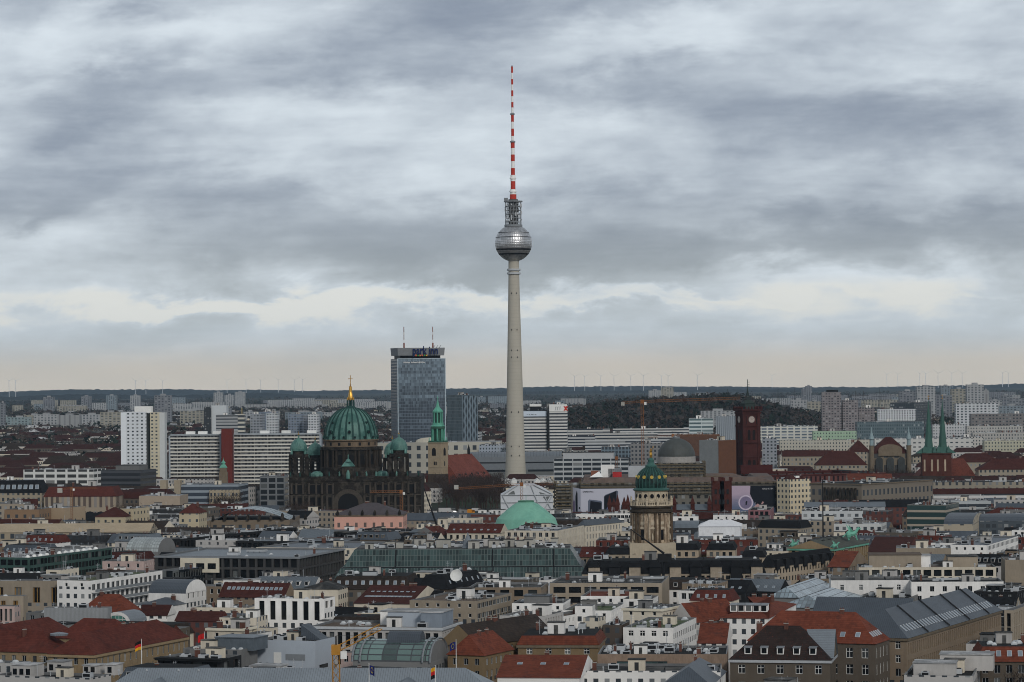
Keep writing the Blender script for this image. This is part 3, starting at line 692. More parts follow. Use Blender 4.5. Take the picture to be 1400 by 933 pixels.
def tv_tower():
    Y = 2590; b0 = atY(705, 663, Y); K = Y / FPX; zz = lambda py: 97 - (py - 513) * K
    t = thing('television_tower', 'tall concrete television tower with steel sphere and red white antenna', 'tower', (b0.x, Y, 0))
    mb = MB(); mb.lathe([(10.4, 0), (9.6, 4), (9.0, 12), (8.5, 25), (7.7, 50), (7.1, 80), (6.4, 110), (5.7, 140), (5.1, 165), (4.7, 186), (4.6, 200)], 40)
    mb.build('shaft', SHAFT, t, smooth=True)
    mb = MB()
    for z in (zz(374), zz(369)): mb.lathe([(4.7, z - 1.2), (6.1, z - .7), (6.1, z + .7), (4.7, z + .9)], 32)
    mb.build('collar', LGREY, t)
    mb = MB(); n = 26; pr = [(16.2 * math.sin(PI * i / n), 212.6 - 16.2 * math.cos(PI * i / n)) for i in range(2, n - 1)]
    mb.lathe(pr, 60); mb.build('sphere', STEEL, t, smooth=True)
    gl = plain('dark ribbon glass', (.012, .012, .014), .15, var=.2)
    for z, h in ((206.2, 1.3), (202.2, 1.2)):
        for_r = lambda q: math.sqrt(max(0, 16.25 ** 2 - (q - 212.6) ** 2)) + .06
        mb = MB(); mb.lathe([(for_r(z), z), (for_r(z + h), z + h)], 60); mb.build('window_band', gl, t)
    mb = MB()
    for z in (221.6, 217.4): 
        r = math.sqrt(16.2 ** 2 - (z - 212.6) ** 2); mb.lathe([(r + .05, z), (r + .35, z + .2), (r - .1, z + .45)], 60)
    mb.build('rim', DARKM, t)
    # open antenna gallery
    mb = MB(); mb.lathe([(4.2, 226), (4.2, 251), (0, 251)], 20); mb.build('core', plain('core', (.09, .09, .09), .8), t)
    mb = MB(); z0, z1 = zz(309), zz(276)
    mb.lathe([(5, z0 - 1.6), (7.9, z0 - .8), (7.9, z0 + 1), (5, z0 + 1.2)], 24)
    for i, z in enumerate([z0 + 3.2, z0 + 6.6, z0 + 10, z0 + 13.4, z0 + 16.8]):
        mb.lathe([(6.6, z), (6.9, z), (6.9, z + .5), (6.6, z + .5)], 20)
    for i in range(16):
        a = 2 * PI * i / 16; r = 6.9; c, s = math.cos(a), math.sin(a)
        mb.tube((r * c, r * s, z0), (r * c, r * s, z1), .22, 4)
        a2 = a + 2 * PI / 16
        for k in range(3): mb.tube((r * c, r * s, z0 + k * 7), (r * math.cos(a2), r * math.sin(a2), z0 + k * 7 + 6), .13, 3)
    mb.build('antenna_gallery', MGREY, t)
    rng = random.Random(3); mb = MB()
    for i in range(34):
        a = rng.uniform(0, 2 * PI); z = rng.uniform(z0 + 1, z1 - 2); r = 7.2
        mb.box(r * math.cos(a) - .5, r * math.sin(a) - .5, z, r * math.cos(a) + .5, r * math.sin(a) + .5, z + rng.uniform(.8, 2.4))
    mb.build('relay_aerial', LGREY, t)
    mb = MB(); mb.lathe([(4, z1 - .8), (8.2, z1 - .3), (8.2, z1 + .7), (0, z1 + .7)], 24)
    mb.box(-8, -2, z1 + .7, -4.6, 2, z1 + 3.4); mb.build('platform', MGREY, t)
    st = [(273, 266, 1, 2.9), (266, 259, 0, 2.6), (259, 248, 1, 2.1), (248, 239.5, 0, 2.2), (239.5, 230, 1, 1.75), (230, 220.5, 0, 1.6), (220.5, 211.5, 1, 1.75), (211.5, 202.5, 0, 1.6), (202.5, 194.5, 1, 1.75),
          (194.5, 186, 0, 1.2), (186, 176, 1, 1.25), (176, 166.5, 0, 1.15), (166.5, 157, 1, 1.25), (157, 147, 0, 1.0), (147, 139.5, 1, 1.0), (139.5, 131.5, 0, .9), (131.5, 123.5, 1, .95), (123.5, 115.5, 0, .85), (115.5, 108, 1, .9), (108, 99.5, 0, .8), (99.5, 91, 1, .85)]
    mb = MB()
    for a, b, c, r in st: mb.lathe([(r, zz(a)), (r, zz(b))], 12, m=c)
    mb.lathe([(.85, zz(91)), (.5, zz(89.5)), (0, zz(89))], 12, m=2)
    mb.build('antenna_mast', [AW, AR, MGREY], t)
    for py, r in ((262, 3.3), (244, 2.9), (194, 2.4), (156, 2.0)):
        mb = MB(); z = zz(py); mb.lathe([(1, z - .8), (r, z - .5), (r, z + .5), (1, z + 1.2)], 16); mb.build('mast_collar', AW if py > 200 else MGREY, t)
    for pz, rr in ((168, 5.15), (136, 5.85), (118, 6.25), (112, 6.4), (64, 7.45), (34, 8.3), (26, 8.55)):
        for a in (-PI / 2 - .42, -PI / 2 + .42): mb = MB(); x, y = rr * math.cos(a), rr * math.sin(a); mb.box(x - .35, y - .3, pz, x + .35, y + .3, pz + 1.2); mb.build('opening', DARKM, t)
    REG.append(([(b0.x - 12, Y - 12), (b0.x + 12, Y - 12), (b0.x + 12, Y + 12), (b0.x - 12, Y + 12)], Y, 690, 720, 650))
tv_tower()
# pavilion at the tower's foot: long white folded roof edges
def folded(label, pL, pR, py, Y, vb):
    a, b = atY(pL, py, Y), atY(pR, py, Y); w = b.x - a.x; zt = a.z
    t = thing('exhibition_pavilion', label, 'pavilion', (a.x, Y, 0)); n = max(3, int(w / 5)); mb = MB()
    for i in range(n):
        x0, x1, xm = w * i / n, w * (i + 1) / n, w * (i + .5) / n; hh = 3.2
        mb.face([(x0, 0, zt - hh), (xm, 0, zt), (xm, 26, zt), (x0, 26, zt - hh * .6)]); mb.face([(xm, 0, zt), (x1, 0, zt - hh), (x1, 26, zt - hh * .6), (xm, 26, zt)])
        mb.face([(x0, 0, zt - hh), (x0, 0, zt - hh - 3), (x1, 0, zt - hh - 3), (x1, 0, zt - hh)]); mb.face([(x0, 0, zt - hh), (x1, 0, zt - hh), (xm, 0, zt)])
    mb.build('folded_roof', WHITE, t); mb = MB(); mb.box(1, 1, 0, w - 1, 25, zt - hh - .6); mb.build('wall', GLASS, t)
    REG.append(([(a.x, Y), (b.x, Y), (b.x, Y + 26), (a.x, Y + 26)], Y, pL, pR, vb))
folded('white zigzag roofed pavilion left of the television tower foot', 672, 707, 655, 2480, 664)
folded('white zigzag roofed pavilion right of the television tower foot', 730, 756, 655, 2480, 664)
# ================================================================ hotel tower
def hotel():
    m, b, bs = newmat('hotel glass')
    uv = b.n('ShaderNodeUVMap'); s = b.sep(uv.outputs[0]); U = b.m('DIVIDE', s[0], 1.5); V = b.m('DIVIDE', s[1], 3.0)
    wn = b.n('ShaderNodeTexWhiteNoise', noise_dimensions='2D'); b.put(wn.inputs['Vector'], b.xyz(b.m('FLOOR', U), b.m('FLOOR', V), 0.0))
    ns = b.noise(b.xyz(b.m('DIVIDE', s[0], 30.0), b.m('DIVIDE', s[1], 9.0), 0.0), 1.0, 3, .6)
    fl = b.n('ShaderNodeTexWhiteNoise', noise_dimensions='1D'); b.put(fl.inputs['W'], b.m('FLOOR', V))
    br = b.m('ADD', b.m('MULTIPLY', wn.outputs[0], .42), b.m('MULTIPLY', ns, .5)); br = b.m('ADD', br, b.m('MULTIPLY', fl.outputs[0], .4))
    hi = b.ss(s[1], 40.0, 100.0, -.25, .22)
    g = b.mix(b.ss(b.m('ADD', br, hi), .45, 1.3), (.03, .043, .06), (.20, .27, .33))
    ln = b.m('MAXIMUM', b.m('LESS_THAN', b.m('FRACT', V), .14), b.m('LESS_THAN', b.m('FRACT', U), .12))
    b.put(bs.inputs['Base Color'], b.mix(b.m('MULTIPLY', ln, .75), g, (.13, .17, .21))); bs.inputs['Roughness'].default_value = .25; bs.inputs['Specular IOR Level'].default_value = .6
    side = facade('hotel flank', (.10, .125, .15), (.03, .035, .045), 1.6, 3.0, .6, .55, var=.1, curtain=.1)
    Z = 113.5; o, rz, w, d = frame(532, 543.5, 609, 491, Z, -13, None)
    # real distance kept: put the near corner 2.9 km away
    N = atY(543.5, 491, 2900); Z = N.z; r = R(-13)
    f = lambda tt: proj((N.x + math.cos(r) * tt, N.y - math.sin(r) * tt, Z))[0] - 609
    w = 47.5
    while f(w) > 0: w -= .2
    d = 36
    t = thing('hotel_tower', 'glass hotel high-rise with blue rooftop lettering and two masts', 'high-rise', (N.x, N.y, 0), R(13)); rz = R(13)
    mb = MB()
    C = [(0, 0), (w, 0), (w, d), (0, d)]
    for k in range(4):
        a, c = C[k], C[(k + 1) % 4]; mb.face([(a[0], a[1], 0), (c[0], c[1], 0), (c[0], c[1], Z), (a[0], a[1], Z)], 0 if k in (0, 2) else 1)
    mb.face([(0, 0, Z), (w, 0, Z), (w, d, Z), (0, d, Z)], 2)
    mb.build('facade', [m, side, FLATG], t)
    fr = MB()
    for x in (-.35, w - .35): fr.box(x, -.5, 0, x + .9, -.003, Z + .4)
    fr.box(.55, -.5, Z - .3, w - .35, -.003, Z + .5); fr.build('edge_trim', plain('pale trim', (.42, .5, .55), .4), t)
    mb = MB(); mb.box(3, 3, Z, w - 4, d - 3, Z + 3.2); mb.build('recessed_storey', DARKM, t)
    zc = Z + 3.2
    mb = MB(); A = [(.5, -1), (w - 1, -1), (w - 1, d), (.5, d)]; mb.prism(A, zc, zc + 7.6, s1=1.03); mb.build('roof_crown', plain('crown panels', (.2, .21, .22), .6, var=.15), t)
    NAVY = plain('navy letters', (.008, .016, .075), .4, var=.02)
    place_text('rooftop_letters', 'park inn', 11.5, NAVY, t, 14.5, -2.5, zc + 1.2, depth=.35, bold=.18, sx=.68)
    for i, c in enumerate(((.6, .12, .05), (.05, .3, .08), (.7, .25, .04), (.6, .1, .05), (.05, .3, .1), (.8, .4, .05))):
        q = MB(); q.box(17.5 + i * 2.1, -2.0, zc - .6, 18.9 + i * 2.1, -1.2, zc + .9); q.build('coloured_lamp', plain('lamp %d' % i, c, .5, var=0), t)
    q = MB(); rg = random.Random(5)
    for i in range(22):
        x = 6 + i * .95 + (1 if i > 6 else 0); q.box(x, -.25, Z - 4.2, x + rg.uniform(.45, .7), -.1, Z - 4.2 + rg.uniform(.9, 1.5))
    q.build('small_letters', WHITE, t)
    for x in (8.5, w - 10):
        mb = MB(); zz = zc + 7.6
        for k, (h, rr) in enumerate(((5, .75), (3, .35), (5, .35), (2.6, .65), (5.2, .4))):
            mb.lathe([(rr, zz), (rr, zz + h)], 8, x, 10, (0, 1, 0, 1, 0)[k]); zz += h
        mb.build('mast', [plain('mast red brown', (.22, .07, .04), .6), AW], t)
    mb = MB()
    for x in (36, 39, 42): mb.tube((x, 3, zc + 7), (x + 2, 2, zc + 10), .2, 4)
    mb.build('aerial', DARKM, t)
    reg(Vector((N.x, N.y, 0)), rz, w, d, Z, 602)
hotel()
# ================================================================ cathedral
def cathedral():
    Y = 2005; K = Y / FPX; c0 = atY(475, 515, Y); zz = lambda py: 97 - (py - 515) * K; X = lambda px: (px - 475) * K
    t = thing('cathedral', 'dark stone cathedral with large green central dome and gilded lantern', 'cathedral', (c0.x, Y + 30, 0))
    D, L = DSTONE, plain('lighter cathedral stone', (.066, .056, .046), .9, var=.35); GC = plain('patinated copper', (.10, .215, .185), .55, var=.32, sc=.12, c2=(.035, .105, .09), spec=.3)
    GD = plain('dark copper ribs', (.018, .055, .048), .6, var=.2); dk = plain('dark opening', (.008, .008, .009), .6, var=.1)
    mb = MB(); x0, x1 = X(394), X(574); z1 = zz(658)
    mb.box(x0, -30, 0, x1, 44, z1, 0); mb.box(x0 - .6, -30.6, z1, x1 + .6, 44.6, z1 + 1.0, 0); mb.box(x0, -29.9, z1 + 1, x1, 43, z1 + 2.6, 0)
    mb.box(X(437), -31.6, 0, X(514), -30.7, z1 - 1, 0)
    mb.build('body', D, t)
    mb = MB()   # string courses
    for z in (z1 * .33, z1 * .62): mb.box(x0 - .4, -30.5, z, x1 + .4, -30.003, z + .8)
    mb.build('string_course', L, t)
    # portal arch
    mb = MB(); cx = 0; ra, rb = X(494), X(489); zb = zz(688)
    n = 14
    for i in range(n):
        a, b = PI * i / n, PI * (i + 1) / n
        q = lambda r, an: (cx + r * math.cos(an), -32.2, zb + r * math.sin(an) * .95)
        mb.face([q(rb, a), q(ra + .6, a), q(ra + .6, b), q(rb, b)], 0); p = [q(rb, a), q(rb, b)]
        mb.face([p[0], p[1], (p[1][0], -31.61, p[1][2]), (p[0][0], -31.61, p[0][2])], 0)
        p = [q(ra + .6, a), q(ra + .6, b)]; mb.face([p[0], p[1], (p[1][0], -31.61, p[1][2]), (p[0][0], -31.61, p[0][2])], 0)
    for sx in (-1, 1): mb.box(*sorted((sx * rb, sx * (ra + .6)))[:1], -32.2, 0, sorted((sx * rb, sx * (ra + .6)))[1], -31.61, zb, 0)
    mb.build('portal_arch', L, t)
    mb = MB(); pts = [(-rb + .05, -31.64, 0), (rb - .05, -31.64, 0)] + [(rb * .99 * math.cos(PI * i / n), -31.64, zb + rb * .99 * math.sin(PI * i / n) * .95) for i in range(n + 1)]
    mb.face(pts); mb.build('portal_opening', dk, t)
    for px in (430.5, 444, 462, 488, 506, 520, 560): pass
    # columns and windows of the front
    xs = [397.5, 404, 413, 421, 431, 439, 446, 454, 497, 505, 512, 522, 530, 539, 549, 557, 566]
    for px in xs:
        mb = MB(); mb.lathe([(.95, 2), (.85, z1 * .62), (1.1, z1 * .62 + .6), (0, z1 * .62 + .6)], 8, X(px), -31.2 - (1.2 if 437 < px < 514 else 0))
        mb.lathe([(.75, z1 * .68), (.7, z1 - 1.8), (1.0, z1 - 1), (0, z1 - 1)], 8, X(px), -31.0 - (1.2 if 437 < px < 514 else 0)); mb.build('column', L, t)
    for px in (400.7, 408.5, 426, 435, 450, 501, 517, 526, 544, 562):
        for za, zb2 in ((z1 * .68, z1 * .9), (z1 * .38, z1 * .58)):
            if 437 < px < 514: yy = -31.63
            else: yy = -30.03
            mb = MB(); w = 1.7; x = X(px)
            mb.face([(x - w, yy, za), (x + w, yy, za), (x + w, yy, zb2 - w * .6)] + [(x + w * math.cos(PI * i / 6), yy, zb2 - w * .6 + w * .6 * math.sin(PI * i / 6)) for i in range(1, 6)] + [(x - w, yy, zb2 - w * .6)])
            mb.build('window', dk, t)
            mb = MB()
            for q in (-w - .5, w + .1): mb.box(x + q, yy - .35, za - .3, x + q + .4, yy - .01, zb2 + .2)
            mb.box(x - w - .7, yy - .5, zb2 + .2, x + w + .7, yy - .01, zb2 + .7); mb.build('window_surround', L, t)
    # balustrade statues in green copper
    rng = random.Random(7)
    for px in (396, 409, 423, 436, 449, 500, 513, 527, 541, 556, 571, 430, 520, 463, 487):
        mb = MB(); x = X(px); mb.box(x - .7, -30.6, z1 + 2.6, x + .7, -29.2, z1 + 3.4, 1)
        mb.lathe([(.55, z1 + 3.4), (.7, z1 + 4.4), (.45, z1 + 5.6), (.3, z1 + 5.9), (.35, z1 + 6.3), (0, z1 + 6.7)], 7, x, -29.9); mb.tube((x, -29.9, z1 + 5.3), (x + rng.choice((-1, 1)) * .9, -30.2, z1 + 5.9), .18, 4)
        mb.build('statue', [GC if rng.random() < .5 else GD, D], t)
    # drum
    zd0, zd1 = z1 + 2.6, zz(613); rd = X(516)
    mb = MB(); mb.lathe([(rd + 1.2, z1 - 2), (rd + 1.2, zd0 + 6), (rd - .6, zd0 + 6.3), (rd - .6, zd1 - 2), (rd + .7, zd1 - 1.6), (rd + .7, zd1), (rd - 2, zd1 + .4)], 48, 0, 6)
    mb.build('drum', D, t)
    for i in range(16):
        a = 2 * PI * (i + .5) / 16 - PI / 2
        mb = MB(); x, y = (rd + .2) * math.cos(a), 6 + (rd + .2) * math.sin(a); mb.lathe([(.9, zd0 + 6), (.85, zd1 - 2.4), (1.2, zd1 - 1.8), (0, zd1 - 1.7)], 8, x, y)
        a2 = a + .13; x2, y2 = (rd + .2) * math.cos(a2), 6 + (rd + .2) * math.sin(a2); mb.lathe([(.9, zd0 + 6), (.85, zd1 - 2.4), (1.2, zd1 - 1.8), (0, zd1 - 1.7)], 8, x2, y2)
        mb.build('column', plain('drum column stone', (.035, .028, .022), .9, var=.4), t)
        am = a + .13 / 2 + PI / 16; r = rd - .55
        mb = MB(); c, s = math.cos(am), math.sin(am); P = lambda u, z: (r * c - u * s, 6 + r * s + u * c, z)
        mb.face([P(-1.6, zd0 + 8), P(1.6, zd0 + 8), P(1.6, zd1 - 6), P(.9, zd1 - 4.8), P(-.9, zd1 - 4.8), P(-1.6, zd1 - 6)]); o = mb.build('window', dk, t)
    mb = MB(); ru = X(512); mb.lathe([(ru, zd1), (ru, zz(604) - .3), (ru + 1, zz(604)), (ru + 1, zz(603) + .4), (ru - 1, zz(603) + .5)], 48, 0, 6); mb.build('upper_drum', plain('upper drum stone', (.17, .125, .085), .9, var=.3), t)
    for i in range(16):
        a = 2 * PI * i / 16 - PI / 2; r = ru + .05; c, s = math.cos(a), math.sin(a); P = lambda u, z: (r * c - u * s, 6 + r * s + u * c, z)
        mb = MB(); mb.face([P(-.9, zd1 + 1.2), P(.9, zd1 + 1.2), P(.9, zd1 + 3.4), P(-.9, zd1 + 3.4)]); mb.build('window', dk, t)
    # dome with ribs
    zd = zz(603); zt = zz(559); Hd = zt - zd; prof = []
    for i in range(15):
        a = i / 14; an = a * 1.33
        prof.append((18.4 * math.cos(an) ** .92 if an < 1.5 else 0, zd + Hd * math.sin(an) / math.sin(1.33)))
    prof[0] = (18.9, zd)
    mb = MB(); mb.lathe(prof, 72, 0, 6, 0); mb.build('dome', GC, t, smooth=True)
    mb = MB()
    for i in range(24):
        a0 = 2 * PI * (i + .5) / 24 - PI / 2; dw = .035
        for (ra_, za), (rb_, zb_) in zip(prof[:-1], prof[1:]):
            o = .45; q = lambda r, an, z, e: ((r + e) * math.cos(an), 6 + (r + e) * math.sin(an), z + e * .3)
            mb.face([q(ra_, a0 - dw, za, o), q(ra_, a0 + dw, za, o), q(rb_, a0 + dw, zb_, o), q(rb_, a0 - dw, zb_, o)])
            mb.face([q(ra_, a0 - dw, za, -.1), q(ra_, a0 - dw, za, o), q(rb_, a0 - dw, zb_, o), q(rb_, a0 - dw, zb_, -.1)])
            mb.face([q(ra_, a0 + dw, za, o), q(ra_, a0 + dw, za, -.1), q(rb_, a0 + dw, zb_, -.1), q(rb_, a0 + dw, zb_, o)])
    mb.build('dome_ribs', GD, t)
    for row, (fr, sz, nn) in enumerate(((.30, 1.25, 8), (.68, .75, 8), (.04, .9, 16))):
        for i in range(nn):
            a = 2 * PI * (i + (0 if row < 2 else .5)) / nn - PI / 2
            k = fr * 14 * .62; j = int(k); f = k - j; r = prof[j][0] * (1 - f) + prof[j + 1][0] * f; z = prof[j][1] * (1 - f) + prof[j + 1][1] * f
            if row == 2: z += 1.2
            mb = MB(); c, s = math.cos(a), math.sin(a)
            for e, sc_, mm in ((.9, 1.0, 0), (.95, .62, 1)):
                mb.face([((r + e) * c - sz * sc_ * math.cos(b) * s, 6 + (r + e) * s + sz * sc_ * math.cos(b) * c, z + sz * sc_ * 1.15 * math.sin(b)) for b in [2 * PI * q / 10 for q in range(10)]], mm)
            for q in range(10):
                b1, b2 = 2 * PI * q / 10, 2 * PI * (q + 1) / 10
                F = lambda b, e: ((r + e) * c - sz * math.cos(b) * s, 6 + (r + e) * s + sz * math.cos(b) * c, z + sz * 1.15 * math.sin(b))
                mb.face([F(b1, -1.2), F(b2, -1.2), F(b2, .9), F(b1, .9)], 0)
            mb.build('round_dormer', [GD, dk], t)
    # lantern
    zl = zt; mb = MB(); mb.lathe([(prof[-1][0] + .5, zl - .4), (3.6, zl + .6), (3.0, zl + 1.2), (2.8, zl + 1.6), (0, zl + 1.6)], 24, 0, 6)
    for i in range(10):
        a = 2 * PI * i / 10; mb.tube((2.5 * math.cos(a), 6 + 2.5 * math.sin(a), zl + 1.4), (2.3 * math.cos(a), 6 + 2.3 * math.sin(a), zl + 5.6), .34, 5)
    mb.lathe([(1.1, zl + 1.6), (1.1, zl + 5.6)], 8, 0, 6); mb.build('lantern', GD, t)
    mb = MB(); zc = zl + 5.4; mb.lathe([(2.4, zc), (2.5, zc + .6), (1.8, zc + 1.6), (1.6, zc + 3.2), (1.15, zc + 5.5), (1.0, zc + 8.6), (.95, zc + 9.4), (.25, zc + 10)], 12, 0, 6); mb.lathe([(0, zc + 9.9), (.7, zc + 10.5), (.0, zc + 11.2)], 10, 0, 6)
    for i in range(6):
        a = 2 * PI * i / 6 - PI / 2; mb.lathe([(.5, zc), (.45, zc + 1.6), (0, zc + 2.2)], 6, 2.3 * math.cos(a), 6 + 2.3 * math.sin(a))
    mb.build('lantern_roof', GOLD, t)
    mb = MB(); zx = zc + 11; mb.box(-.22, 5.8, zx, .22, 6.2, zx + 6.2); mb.box(-1.6, 5.81, zx + 3.6, -.22, 6.19, zx + 4.0); mb.box(.22, 5.81, zx + 3.6, 1.6, 6.19, zx + 4.0); mb.build('cross', GOLD, t)
    # four corner towers
    for (px, yy, fs) in ((406.5, -22, 0), (544, -22, 0), (421, 38, 4.5), (530, 38, 4.5)):
        x = X(px); zb0, zb1 = z1 + 1, zz(621) - fs; r = 5.9
        tw = MB(); tw.prism([(x + 7.2 * math.cos(PI / 4 * k + PI / 8), yy + 7.2 * math.sin(PI / 4 * k + PI / 8)) for k in range(8)], z1 - 1, zb0 + 4.6)
        tw.prism([(x + 7.0 * math.cos(PI / 4 * k + PI / 8), yy + 7.0 * math.sin(PI / 4 * k + PI / 8)) for k in range(8)], zb1 - 2.4, zb1)
        for k in range(8):
            a = PI / 4 * k + PI / 8; tw.box(x + 6.0 * math.cos(a) - 1.2, yy + 6.0 * math.sin(a) - 1.2, zb0 + 4.6, x + 6.0 * math.cos(a) + 1.2, yy + 6.0 * math.sin(a) + 1.2, zb1 - 2.4)
        tw.prism([(x + 5.2 * math.cos(PI / 4 * k + PI / 8), yy + 5.2 * math.sin(PI / 4 * k + PI / 8)) for k in range(8)], zb1, zb1 + 2.2)
        o = tw.build('corner_tower', D, t)
        dm = MB(); zq = zb1 + 2.2; dm.lathe([(5.9, zq), (5.95, zq + 1.5), (5.6, zq + 3.6), (4.6, zq + 5.8), (3.1, zq + 7.4), (1.4, zq + 8.4), (.6, zq + 8.9), (.45, zq + 10.6)], 24, x, yy); dm.build('tower_dome', GC, o, smooth=True)
        bl = MB(); bl.lathe([(0, zq + 10.4), (.75, zq + 11.1), (0, zq + 11.9)], 10, x, yy); bl.tube((x, yy, zq + 11.5), (x, yy, zq + 13.2), .18, 4); bl.build('gilded_ball', GOLD, o)
        for k in range(4):
            a = PI / 2 * k + PI / 4; s2 = MB(); s2.lathe([(.8, zb1), (.9, zb1 + 1.2), (.5, zb1 + 2.6), (0, zb1 + 3.4)], 7, x + 6.4 * math.cos(a), yy + 6.4 * math.sin(a)); s2.build('statue', GC, o)
    # central attic shrine over the portal
    mb = MB(); zs = z1 + 2.6; mb.box(-4.2, -31, zs - 2, 4.2, -26, zs + 6); mb.box(-3, -30.8, zs + 6, 3, -26.2, zs + 7.4); mb.build('attic_shrine', D, t)
    mb = MB(); mb.face([(-4.6, -31.4, zs + 7.4), (4.6, -31.4, zs + 7.4), (2.2, -29, zs + 10.6), (-2.2, -29, zs + 10.6)]); mb.face([(4.6, -31.4, zs + 7.4), (4.6, -26, zs + 7.4), (2.2, -28, zs + 10.6), (2.2, -29, zs + 10.6)]); mb.face([(-4.6, -26, zs + 7.4), (-4.6, -31.4, zs + 7.4), (-2.2, -29, zs + 10.6), (-2.2, -28, zs + 10.6)])
    mb.lathe([(2.2, zs + 10.4), (1.2, zs + 12), (.4, zs + 12.6), (.35, zs + 15), (0, zs + 15.6)], 8, 0, -28.6); mb.build('shrine_roof', GC, t)
    mb = MB(); mb.lathe([(1.3, zs - 1), (1.5, zs + 2), (.9, zs + 4), (.5, zs + 4.6), (0, zs + 5.4)], 8, 0, -32); mb.build('statue', GC, t)
    for x in (X(429), X(519)):
        mb = MB(); mb.lathe([(4.4, z1 + 2.6), (4.2, z1 + 4.4), (2.4, z1 + 5.8), (0, z1 + 6.2)], 12, x, -4); mb.build('small_roof_dome', GC, t)
    REG.append(([(c0.x + x0, Y), (c0.x + x1, Y), (c0.x + x1, Y + 76), (c0.x + x0, Y + 76)], Y, 392, 577, 700))
cathedral()
